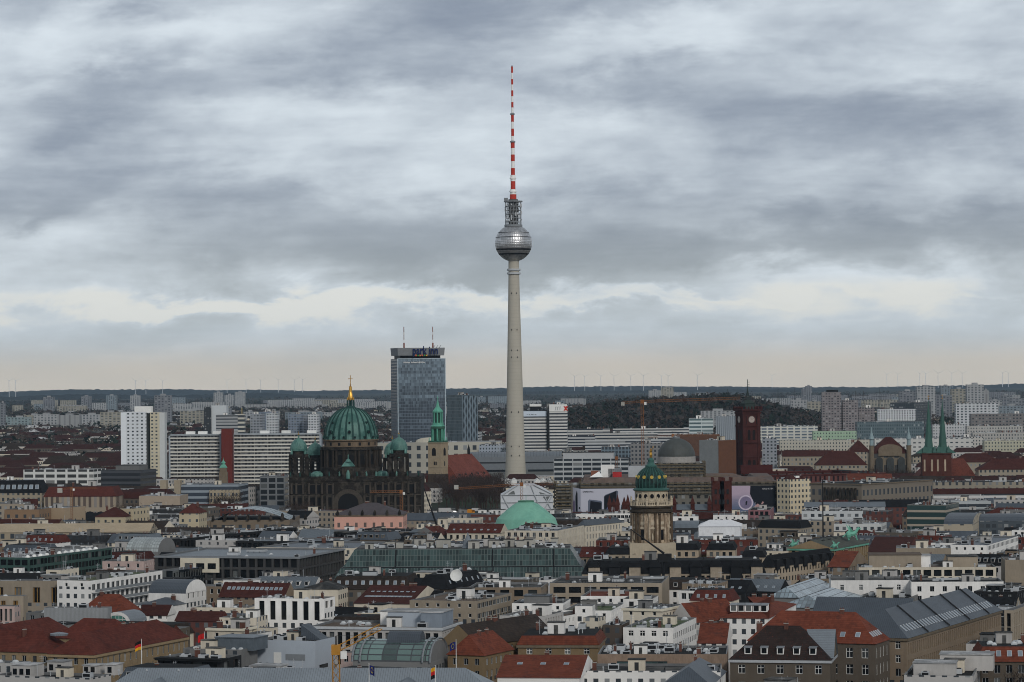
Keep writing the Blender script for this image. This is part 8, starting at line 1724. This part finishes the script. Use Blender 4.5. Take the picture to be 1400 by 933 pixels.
LS = [(0, 14, 570, 5600, 5), (10, 42, 571, 5200, 5), (33, 60, 568, 5500, 1), (46, 80, 567, 5300, 0), (78, 110, 568, 5200, 4), (108, 142, 567, 5300, 0), (137, 165, 564, 5100, 1), (126, 145, 551, 7800, 0), (236, 250, 551, 8000, 0), (236, 262, 552, 7000, 0), (246, 278, 562, 5300, 1), (262, 306, 550, 7200, 0), (333, 350, 563, 5900, 0), (366, 400, 547, 8600, 0), (380, 440, 549, 8300, 0), (400, 430, 545, 9400, 0), (430, 462, 547, 8900, 1), (470, 512, 546, 9100, 0), (498, 530, 549, 8800, 0), (440, 480, 564, 6000, 0), (366, 382, 562, 5900, 0), (390, 440, 564, 5800, 2), (670, 692, 568, 5900, 0), (700, 740, 548, 8900, 0), (780, 835, 559, 5300, 0), (849, 873, 560, 5400, 3), (880, 905, 556, 6100, 2), (910, 960, 543, 8400, 0), (960, 1000, 541, 8800, 0), (1000, 1040, 542, 8600, 1), (958, 1005, 562, 4300, 0), (1040, 1085, 545, 8200, 0), (1081, 1104, 547, 5600, 0), (1104, 1124, 549, 5500, 1), (1110, 1160, 541, 7700, 3), (1165, 1225, 540, 7600, 3), (1178, 1230, 547, 6600, 1), (1220, 1290, 543, 7000, 2), (1352, 1370, 548, 5200, 0), (1366, 1400, 555, 5000, 2), (1380, 1400, 545, 5800, 3), (1300, 1330, 545, 6400, 1), (1364, 1376, 569, 4300, 0), (1384, 1400, 571, 4000, 1)]
rg = random.Random(31)
for k in range(66): p = rg.uniform(0, 1390); w_ = rg.uniform(10, 46); Y = rg.uniform(5800, 11000); LS.append((p, p + w_, proj((0, Y, rg.uniform(20, 38) + gz((p - 700) / FPX * Y, Y)))[1] - (p - 700) * .0087, Y, rg.randrange(5)))
LS = [q for q in LS if not (760 < q[0] < 1100 and 4600 < q[3] < 5200)]
LAB = {}
for i, q in enumerate(LS):
    an = min(ANCH, key=lambda a: abs(a[0] - (q[0] + q[1]) / 2))[1]; base = '%s %s housing slab %s, by %s' % (FN[q[4]], 'long' if q[1] - q[0] > 26 else 'short', 'at horizon' if q[3] > 7500 else 'far off', an); LAB.setdefault(base, []).append((q[0], i))
for base, L_ in LAB.items():
    for k, (p, i) in enumerate(sorted(L_)):
        q = LS[i]; shell('housing_slab', base + (', ' + ORD[min(k, 9)] if len(L_) > 1 else ''), 'apartment block', q[0], q[1], q[2], q[3], FM[q[4]], 'housing slabs of the outer districts', q[3] < 6500, 13)
# woods: bare winter crowns, each a puff of twig-sized faces on a short trunk
def wood(name, spots, mats, seed, n=12, s=1.1):
    r = random.Random(seed); mb = MB()
    for (x, y, z, h) in spots:
        mm = r.randrange(len(mats)); mb.face([(x - .3, y, z - 1), (x + .3, y, z - 1), (x + .2, y, z + h * .5)], mm)
        for k in range(n):
            a, e, rad = r.uniform(0, 2 * PI), r.uniform(-.3, 1), h * .36 * math.sqrt(r.random()) * s
            cx, cy, cz = x + rad * math.cos(a), y + rad * math.sin(a), z + h * (.42 + .5 * r.random()); q = h * .2
            mb.face([(cx + r.uniform(-q, q), cy + r.uniform(-q, q), cz + r.uniform(-q, q)) for _ in range(3)], mm)
    o = mb.build(name, mats); o['kind'] = 'stuff'; return o
WD = [plain('bare wood', (.045, .043, .042), .95, var=.3, spec=.05), plain('winter wood', (.062, .048, .042), .95, var=.3, spec=.05), plain('pine wood', (.02, .03, .025), .95, var=.3, spec=.05)]
r = random.Random(12); sp = []
def hillz(p, y):
    return (26 * math.exp(-((p - 865) / 95) ** 2) + 31 * math.exp(-((p - 1000) / 80) ** 2) + 3) * max(0, 1 - ((y - 5050) / 620) ** 2)
mbh = MB(); N1, N2 = 44, 10
G = [[((730 + 400 * i / N1 - 700) / FPX * (4450 + 1200 * j / N2), 4450 + 1200 * j / N2, hillz(730 + 400 * i / N1, 4450 + 1200 * j / N2) * min(1, i / 4, (N1 - i) / 4) - 2 - .9) for j in range(N2 + 1)] for i in range(N1 + 1)]
for i in range(N1):
    for j in range(N2): mbh.face([G[i][j], G[i + 1][j], G[i + 1][j + 1], G[i][j + 1]])
ph = mbh.build('park_hill', WD[0]); ph['kind'] = 'structure'
for k in range(6500):
    p = r.gauss(925, 105)
    if not 660 < p < 1150: continue
    y = r.uniform(4480, 5600); z = hillz(p, y) - 3; sp.append(((p - 700) / FPX * y, y, z, r.choice((11, 15, 18, 22, 27)) * r.uniform(.85, 1.15)))
wood('park_wood', sp, WD, 1)
sp = []
for (p0, p1, y0, y1, n_) in ((-10, 260, 6000, 7600, 3600), (250, 560, 6000, 8200, 2200), (360, 560, 4200, 5600, 700), (610, 790, 4600, 8500, 3600), (700, 1420, 5900, 7600, 2600), (0, 1400, 3300, 6000, 7500), (0, 1400, 8000, 14000, 4200), (1060, 1400, 4000, 5200, 900), (0, 700, 2900, 3800, 900)):
    for k in range(n_):
        y = y0 * (y1 / y0) ** r.random(); p = r.uniform(p0, p1); x = (p - 700) / FPX * y
        if y < 4200 and any(abs(f[1] - y) < 130 and f[2] - 3 < p < f[3] + 3 for f in REG): continue
        if y < 4200 and proj((x, y, 16))[1] < max([f[4] or 0 for f in REG if f[1] > y and f[2] < p < f[3]] or [0]): continue
        sp.append((x, y, gz(x, y), r.uniform(13, 24)))
wood('distant_wood', sp, WD, 2, 9, 1.3)
# bare street trees one can tell apart
def tree_meshes(seed):
    r = random.Random(seed); tk, cr = MB(), MB(); H_ = 15
    tk.tube((0, 0, -.02), (0, 0, 4.5), .35, 6, r2=.26); tips = []
    for i in range(9):
        a = 2 * PI * i / 9 + r.uniform(-.3, .3); e = Vector((math.cos(a) * r.uniform(2, 4.2), math.sin(a) * r.uniform(2, 4.2), r.uniform(8, 12.5))); tk.tube((0, 0, 3.6 + r.random()), e, .16, 4, r2=.06); tips.append(e)
    for e in tips:
        for k in range(34):
            d = Vector((r.gauss(0, 1.2), r.gauss(0, 1.2), r.gauss(.6, 1.3))); p = e + d * .9; q = p + Vector((r.uniform(-1, 1), r.uniform(-1, 1), r.uniform(.2, 1.6))); n_ = Vector((r.uniform(-.1, .1), r.uniform(-.1, .1), .02)); cr.face([p, q, q + n_, p + n_ * 2.2])
    return tk.mesh('trunk', [WD[1]]), cr.mesh('crown', [plain('twigs', (.045, .032, .028), .95, var=.3)])
TMs = [tree_meshes(i) for i in range(4)]
def sp_trees(n, p0, p1, y0, y1, lab, seed, h=1.0):
    r = random.Random(seed); L_ = []
    for k in range(n): L_.append((r.uniform(p0, p1), r.uniform(y0, y1)))
    for k, (p, y) in enumerate(sorted(L_)):
        x = (p - 700) / FPX * y; t = thing('bare_tree', lab, 'tree', (x, y, gz(x, y)), r.uniform(0, 6), lab); s_ = h * r.uniform(.8, 1.25); t.scale = (s_, s_, s_); a, b_ = TMs[k % 4]; put('trunk', a, t); put('crown', b_, t)
sp_trees(80, 596, 690, 2120, 2395, 'bare brown winter tree in the park below the stone church', 3, 1.15)
sp_trees(16, 1192, 1250, 2440, 2530, 'bare winter tree in front of the court building', 4)
sp_trees(14, 160, 186, 1800, 1900, 'bare winter tree beside the red tiled building at left', 5)
sp_trees(10, 290, 330, 2000, 2070, 'bare winter tree by the curved glass office', 6)
sp_trees(10, 736, 756, 2300, 2440, 'bare winter tree beside the white exhibition box', 7, .8)
# wind turbines and pylons on the horizon
tm, nm, bm_ = MB(), MB(), MB(); tm.tube((0, 0, 0), (0, 0, 95), 1.7, 7, r2=.9); nm.box(-1.8, -4, 93.5, 1.8, 5, 97.5)
for k in range(3): a = 2 * PI * k / 3 + .4; c, s_ = math.cos(a), math.sin(a); bm_.face([(-s_ * .8, -5, 95.5 + c * .8), (s_ * .8, -5, 95.5 - c * .8), (c * 44 + s_ * .3, -5, 95.5 + s_ * 44 - c * .3), (c * 44 - s_ * .3, -5, 95.5 + s_ * 44 + c * .3)])
TU = plain('turbine white', (.72, .74, .76), .6, var=.02); tms = [tm.mesh('mast', [TU]), nm.mesh('nacelle', [TU]), bm_.mesh('rotor', [TU])]
TP = [(12, 15500), (21, 15500), (185, 19000), (199, 18500), (222, 20000), (310, 19500), (336, 19500), (356, 20500), (380, 20000), (402, 20500), (413, 19800), (785, 17500), (799, 17800), (821, 17000), (839, 17500), (862, 17500), (879, 16800), (904, 18500), (913, 18500), (953, 17200), (1055, 19500), (1212, 18500), (1227, 19000), (1257, 17500), (1265, 18000), (1282, 17000), (1301, 17500), (1315, 17800), (1370, 17800), (1378, 18500)]
for k, (p, y) in enumerate(TP):
    y *= 1.12; x = (p - 700) / FPX * y; t = thing('wind_turbine', 'slender white wind turbine on the horizon, %s' % ('at far left' if p < 100 else 'behind the slabs at left' if p < 300 else 'left of the cathedral dome' if p < 500 else 'between television tower and town hall' if p < 1000 else 'between town hall and spires' if p < 1250 else 'near the right edge'), 'wind turbine', (x, y, gz(x, y) + 16), 0, 'wind turbines %s' % ('far left' if p < 100 else 'left' if p < 300 else 'dome' if p < 500 else 'centre' if p < 1000 else 'right' if p < 1250 else 'far right'))
    for me in tms: o = put(me.name.split('.')[0], me, t); o.rotation_euler[1] = 0
def pylon():
    mb = MB(); 
    for sx in (-1, 1): mb.tube((sx * 5, 0, 0), (sx * .8, 0, 42), .35, 3, r2=.25); mb.tube((sx * .8, 0, 42), (0, 0, 56), .25, 3)
    for k in range(5): z = k * 8; w0, w1 = 5 - z * .1, 5 - (z + 8) * .1; mb.tube((-w0, 0, z), (w1, 0, z + 8), .18, 3); mb.tube((w0, 0, z), (-w1, 0, z + 8), .18, 3)
    arm = MB()
    for z, w_ in ((34, 11), (41, 14), (48, 9)): arm.tube((-w_, 0, z), (w_, 0, z), .35, 3)
    return mb.mesh('lattice_mast', [WD[0]]), arm.mesh('cross_arm', [WD[0]])
pm = pylon()
for p, y, lab in ((970, 6900, 'dark lattice pylon above the black dome'), (994, 7000, 'dark lattice pylon left of the town hall spire'), (1063, 6600, 'dark lattice pylon right of the town hall'), (1086, 7000, 'dark lattice pylon left of the dim grey tower'), (1169, 5600, 'left one of two large dark lattice pylons right of the brown towers'), (1180, 5600, 'right one of two large dark lattice pylons right of the brown towers'), (1202, 6400, 'dark lattice pylon above the glass office')):
    x = (p - 700) / FPX * y; t = thing('power_pylon', lab, 'pylon', (x, y, gz(x, y) - .5)); t.scale = (1.1, 1, 1.15); [put(m_.name.split('.')[0], m_, t) for m_ in pm]
# ================================================================ cranes
def lattice(mb, a, b, s, m=0, n=None):
    a, b = Vector(a), Vector(b); d = (b - a); L_ = d.length; d /= L_; u = d.cross(Vector((0, 0, 1)) if abs(d.z) < .8 else Vector((0, 1, 0))).normalized() * s; v = d.cross(u.normalized()) * s; n = n or max(2, int(L_ / (s * 2.4)))
    cs = [u + v, u - v, -u - v, -u + v]
    for c in cs: mb.tube(a + c, b + c, s * .13, 4, m)
    for k in range(n):
        p, q = a + d * (L_ * k / n), a + d * (L_ * (k + 1) / n)
        for i in range(4): mb.tube(p + cs[i], q + cs[(i + 1) % 4], s * .085, 3, m)
def crane(label, px, pt, Y, j0, j1, mat, s=1.0, cabin=True, pj=None, up=0.0, base=0.0):
    top = atY(px, pt, Y); K = Y / FPX; t = thing('tower_crane', label, 'crane', (top.x, Y, gz(top.x, Y) + base)); Z = top.z - gz(top.x, Y) - base
    mb = MB(); lattice(mb, (0, 0, 0), (0, 0, Z), s); mb.build('mast', mat, t)
    J0, J1 = ((j0 or px) - px) * K, ((j1 or px) - px) * K
    if j1: mb = MB(); lattice(mb, (0, 0, Z + s), (J1, 0, Z + s + up), s * .8); mb.build('jib', mat, t)
    if j0: mb = MB(); lattice(mb, (0, 0, Z + s), (J0, 0, Z + s - abs(J0) * .06), s * .7); mb.build('counter_jib', mat, t); mb = MB(); mb.box(J0 - .5, -1, Z - 2, J0 + 2.2, 1, Z + .6); mb.build('counterweight', CONC, t)
    mb = MB(); mb.box(-s * 1.3, -s * 1.6, Z - s * .5, s * 1.3, s * 1.6, Z + s * 2.4); mb.build('slewing_head', mat, t)
    if cabin: mb = MB(); mb.box(s * 1.4, -s * 2, Z - s * 1.6, s * 3.2, -s * .4, Z + s * .6); mb.build('cab', WHITE, t)
    mb = MB(); mb.tube((0, 0, Z + s), (0, 0, Z + s * 5), s * .2, 4)
    if j1: mb.tube((0, 0, Z + s * 5), (J1 * .6, 0, Z + s + up * .6), s * .07, 3)
    if j0: mb.tube((0, 0, Z + s * 5), (J0 * .8, 0, Z + s * .8), s * .07, 3)
    mb.build('stay', DARKM, t)
YL = plain('crane yellow', (.42, .20, .035), .5, var=.15); OR = plain('crane orange', (.25, .10, .035), .5, var=.15); RU = plain('crane rust brown', (.2, .085, .035), .6, var=.15)
crane('tall orange brown tower crane with long jib between both towers', 878, 551, 2250, 850, 1012, OR, 1.0, up=2)
crane('small orange crane behind the black dome', 920, 597, 2600, 882, 984, OR, .9)
crane('orange crane with long low jib in front of the television tower', 713, 664, 1830, 622, 756, OR, .8)
crane('orange crane in front of the cathedral', 548.5, 674, 1850, None, 506, OR, .75)
crane('thin brown crane at the left over the tan buildings', 98, 669, 1700, 80, 132, RU, .55)
crane('short rust brown crane left of the punched grey office', 843, 628, 2350, None, None, RU, .9, False)
crane('yellow crane in front of the blue grey metal building', 459.5, 893, 690, None, 521, YL, .8, up=5.2)
t = thing('boom_crane', 'black sloping crane boom below the domed tower', 'crane', tuple(atY(908, 757, 1130))); K = 1130 / FPX
mb = MB(); mb.tube((-46 * K, 0, 34 * K), (0, 0, 0), .16, 6, r2=.5); mb.build('boom', DARKM, t); mb = MB(); mb.box(-2.5, -1.5, -3.2, 2.8, 1.5, -.1); mb.tube((0, 0, -1.5), (-1.2, 0, -24), .6, 6); mb.build('base', DARKM, t); mb = MB(); mb.box(-47 * K, -.8, 34 * K, -43.5 * K, .8, 38 * K); mb.build('basket', LGREY, t)
t = thing('boom_crane', 'black slanting crane boom right of the cathedral', 'crane', tuple(atY(597, 718, 1500))); K = 1500 / FPX
mb = MB(); mb.tube((-17 * K, 0, 51 * K), (0, 0, 0), .25, 6, r2=.6); mb.tube((0, 0, 0), (0, 0, -atY(597, 718, 1500).z), .7, 6); mb.build('boom', DARKM, t)
t = thing('tall_mast', 'dark thin vertical mast above the concert hall', 'mast', tuple(atZ(1125, 763, 0).xy) + (0,)) if False else thing('tall_mast', 'dark thin vertical mast above the concert hall', 'mast', (atY(1125, 700, 1290).x, 1290, 0))
mb = MB(); mb.tube((0, 0, 0), (0, 0, atY(1125, 655, 1290).z), .55, 6, r2=.2); mb.build('pole', DARKM, t)
# ================================================================ flags
def flag(label, px, pt, pb, Y, cols, w, h, dirn=1, vert=False, extra=None):
    a = atY(px, pt, Y); b_ = atY(px, pb, Y); t = thing('flagpole', label, 'flag', (a.x, Y, b_.z)); L_ = a.z - b_.z
    mb = MB(); mb.tube((0, 0, 0), (0, 0, L_), .11, 6, r2=.07); mb.lathe([(0, L_), (.14, L_ + .14), (0, L_ + .28)], 6); mb.build('pole', WHITE, t)
    mb = MB(); n = 8; k = len(cols)
    f = lambda u, v: (dirn * (w * u * .92 + .1), -.28 * math.sin(u * 7 + v) * u, L_ - .3 - h * v - w * .38 * u * u)
    for i in range(n):
        for j in range(k): mb.face([f(i / n, (j + 1) / k), f((i + 1) / n, (j + 1) / k), f((i + 1) / n, j / k), f(i / n, j / k)], j)
    mb.build('flag_cloth', [plain('flag %s' % str(c), c, .8, var=.05) for c in cols], t)
    if extra: extra(t, f)
BK, RD, YE, BL = (.01, .01, .01), (.45, .02, .02), (.6, .32, .02), (.012, .02, .12)
flag('black red gold flag on white pole before the red tiled building', 193.5, 875, 917, 790, [BK, RD, YE], 1.7, 2.3, -1)
def stars(t, f):
    mb = MB()
    for k in range(12):
        a = 2 * PI * k / 12; p = Vector(f(.5 + .2 * math.cos(a), .5 + .3 * math.sin(a))) + Vector((0, -.1, 0)); mb.face([(p.x - .06, p.y, p.z - .06), (p.x + .06, p.y, p.z - .06), (p.x + .06, p.y, p.z + .06), (p.x - .06, p.y, p.z + .06)])
    mb.build('star_ring', plain('star yellow', (.6, .45, .03), .8, var=0), t)
flag('blue starred flag on white pole at the bottom, left one', 504.5, 908, 945, 700, [BL], 1.3, 2.2, 1, extra=stars)
flag('blue starred flag on tall white pole before the brown roofs', 623.5, 876, 920, 740, [BL], 1.6, 1.9, -1, extra=stars)
flag('drooping black red gold flag at the bottom centre', 595, 911, 945, 700, [YE, RD, BK], 1.0, 2.6, -1)
def one(t, f): place_text('numeral', '1', 1.5, WHITE, t, .75, -.32, f(.5, .5)[2] - .4, depth=.02, bold=.04)
flag('red flag with white numeral one before the cream villa', 279.5, 865, 891, 890, [RD], 2.0, 2.2, -1)
# ================================================================ vehicles on the street below the church park
def vehicle(kind, label, cat, px, py, Y, L_, hgt, col, rot):
    a = atY(px, py, Y); t = thing(kind, label, cat, (a.x, Y, gz(a.x, Y) + .01), rot); pm_ = plain('paint %s' % str(col), col, .35, var=.04)
    mb = MB(); w = 2.0 if hgt < 2.2 else 2.4; c = L_ * .28
    if hgt < 2.2: mb.prism([(-L_ / 2, -w / 2), (L_ / 2, -w / 2), (L_ / 2, w / 2), (-L_ / 2, w / 2)], .4, .95, s1=.97)
    else: mb.box(-L_ / 2, -w / 2, .5, L_ / 2 - c, w / 2, hgt); mb.box(L_ / 2 - c + .1, -w / 2, .5, L_ / 2, w / 2, hgt * .8)
    mb.build('body', pm_, t); mb = MB()
    if hgt < 2.2: mb.prism([(-L_ * .32, -w * .44), (L_ * .22, -w * .44), (L_ * .22, w * .44), (-L_ * .32, w * .44)], .95, hgt, s1=.8)
    else: mb.box(L_ / 2 - c + .4, -w / 2 - .01, hgt * .48, L_ / 2 + .01, w / 2 + .01, hgt * .74)
    mb.build('windows', PANE, t)
    for x in (-L_ * .32, L_ * .32):
        for y in (-w / 2, w / 2): mb = MB(); mb.tube((x, y - .1, .4), (x, y + .1, .4), .4, 10); mb.build('wheel', DARKM, t)
for a in (('truck', 'orange lorry on the street right of the park trees', 'lorry', 641, 701, 2080, 8, 3.2, (.5, .2, .02), .2), ('van', 'white van behind the orange lorry', 'van', 651, 697, 2110, 6, 2.6, (.6, .6, .6), -.3), ('van', 'pale blue van beside the white box', 'van', 660, 701, 2085, 5.5, 2.5, (.25, .4, .5), .4), ('parked_car', 'dark car left of the orange lorry', 'car', 632, 700, 2095, 4.5, 1.5, (.03, .03, .035), .1), ('parked_car', 'silver car in front of the park trees', 'car', 622, 700, 2090, 4.5, 1.5, (.35, .36, .37), .2), ('bus', 'white coach by the park railings', 'coach', 611, 699, 2100, 12, 3.3, (.5, .5, .5), .1)): vehicle(*a)
# small green topped church tower in front of the slabs
Y = 2250; c = atY(305.5, 650, Y); K = Y / FPX; t = thing('small_church_tower', 'little stone tower with green lantern in front of the slab blocks', 'church tower', (c.x, Y, 0)); zz = lambda py: 97 - (py - 517) * K
mb = MB(); mb.box(-2.6, -2.6, 0, 2.6, 2.6, zz(640)); mb.prism([(-3.4, -3.4), (3.4, -3.4), (3.4, 3.4), (-3.4, 3.4)], 0, zz(646), s1=.9); mb.build('tower', STONE, t); mb = MB(); mb.prism([(-2.9, -2.9), (2.9, -2.9), (2.9, 2.9), (-2.9, 2.9)], zz(640), zz(636), s1=.5); mb.lathe([(1.4, zz(637)), (1.4, zz(634)), (1.9, zz(633.6)), (.3, zz(630)), (0, zz(626))], 8); mb.build('lantern_roof', GREENP, t)
for (n_, p0, p1, y0, y1, lab, sd) in ((14, 385, 456, 1830, 1960, 'bare winter tree on the lawn before the cathedral', 8), (9, 1330, 1352, 1330, 1400, 'bare winter tree at the right near the blue vault', 9), (8, 1380, 1398, 800, 830, 'bare winter tree at the bottom right corner', 10)):
    sp_trees(n_, p0, p1, y0, y1, lab, sd, .9)
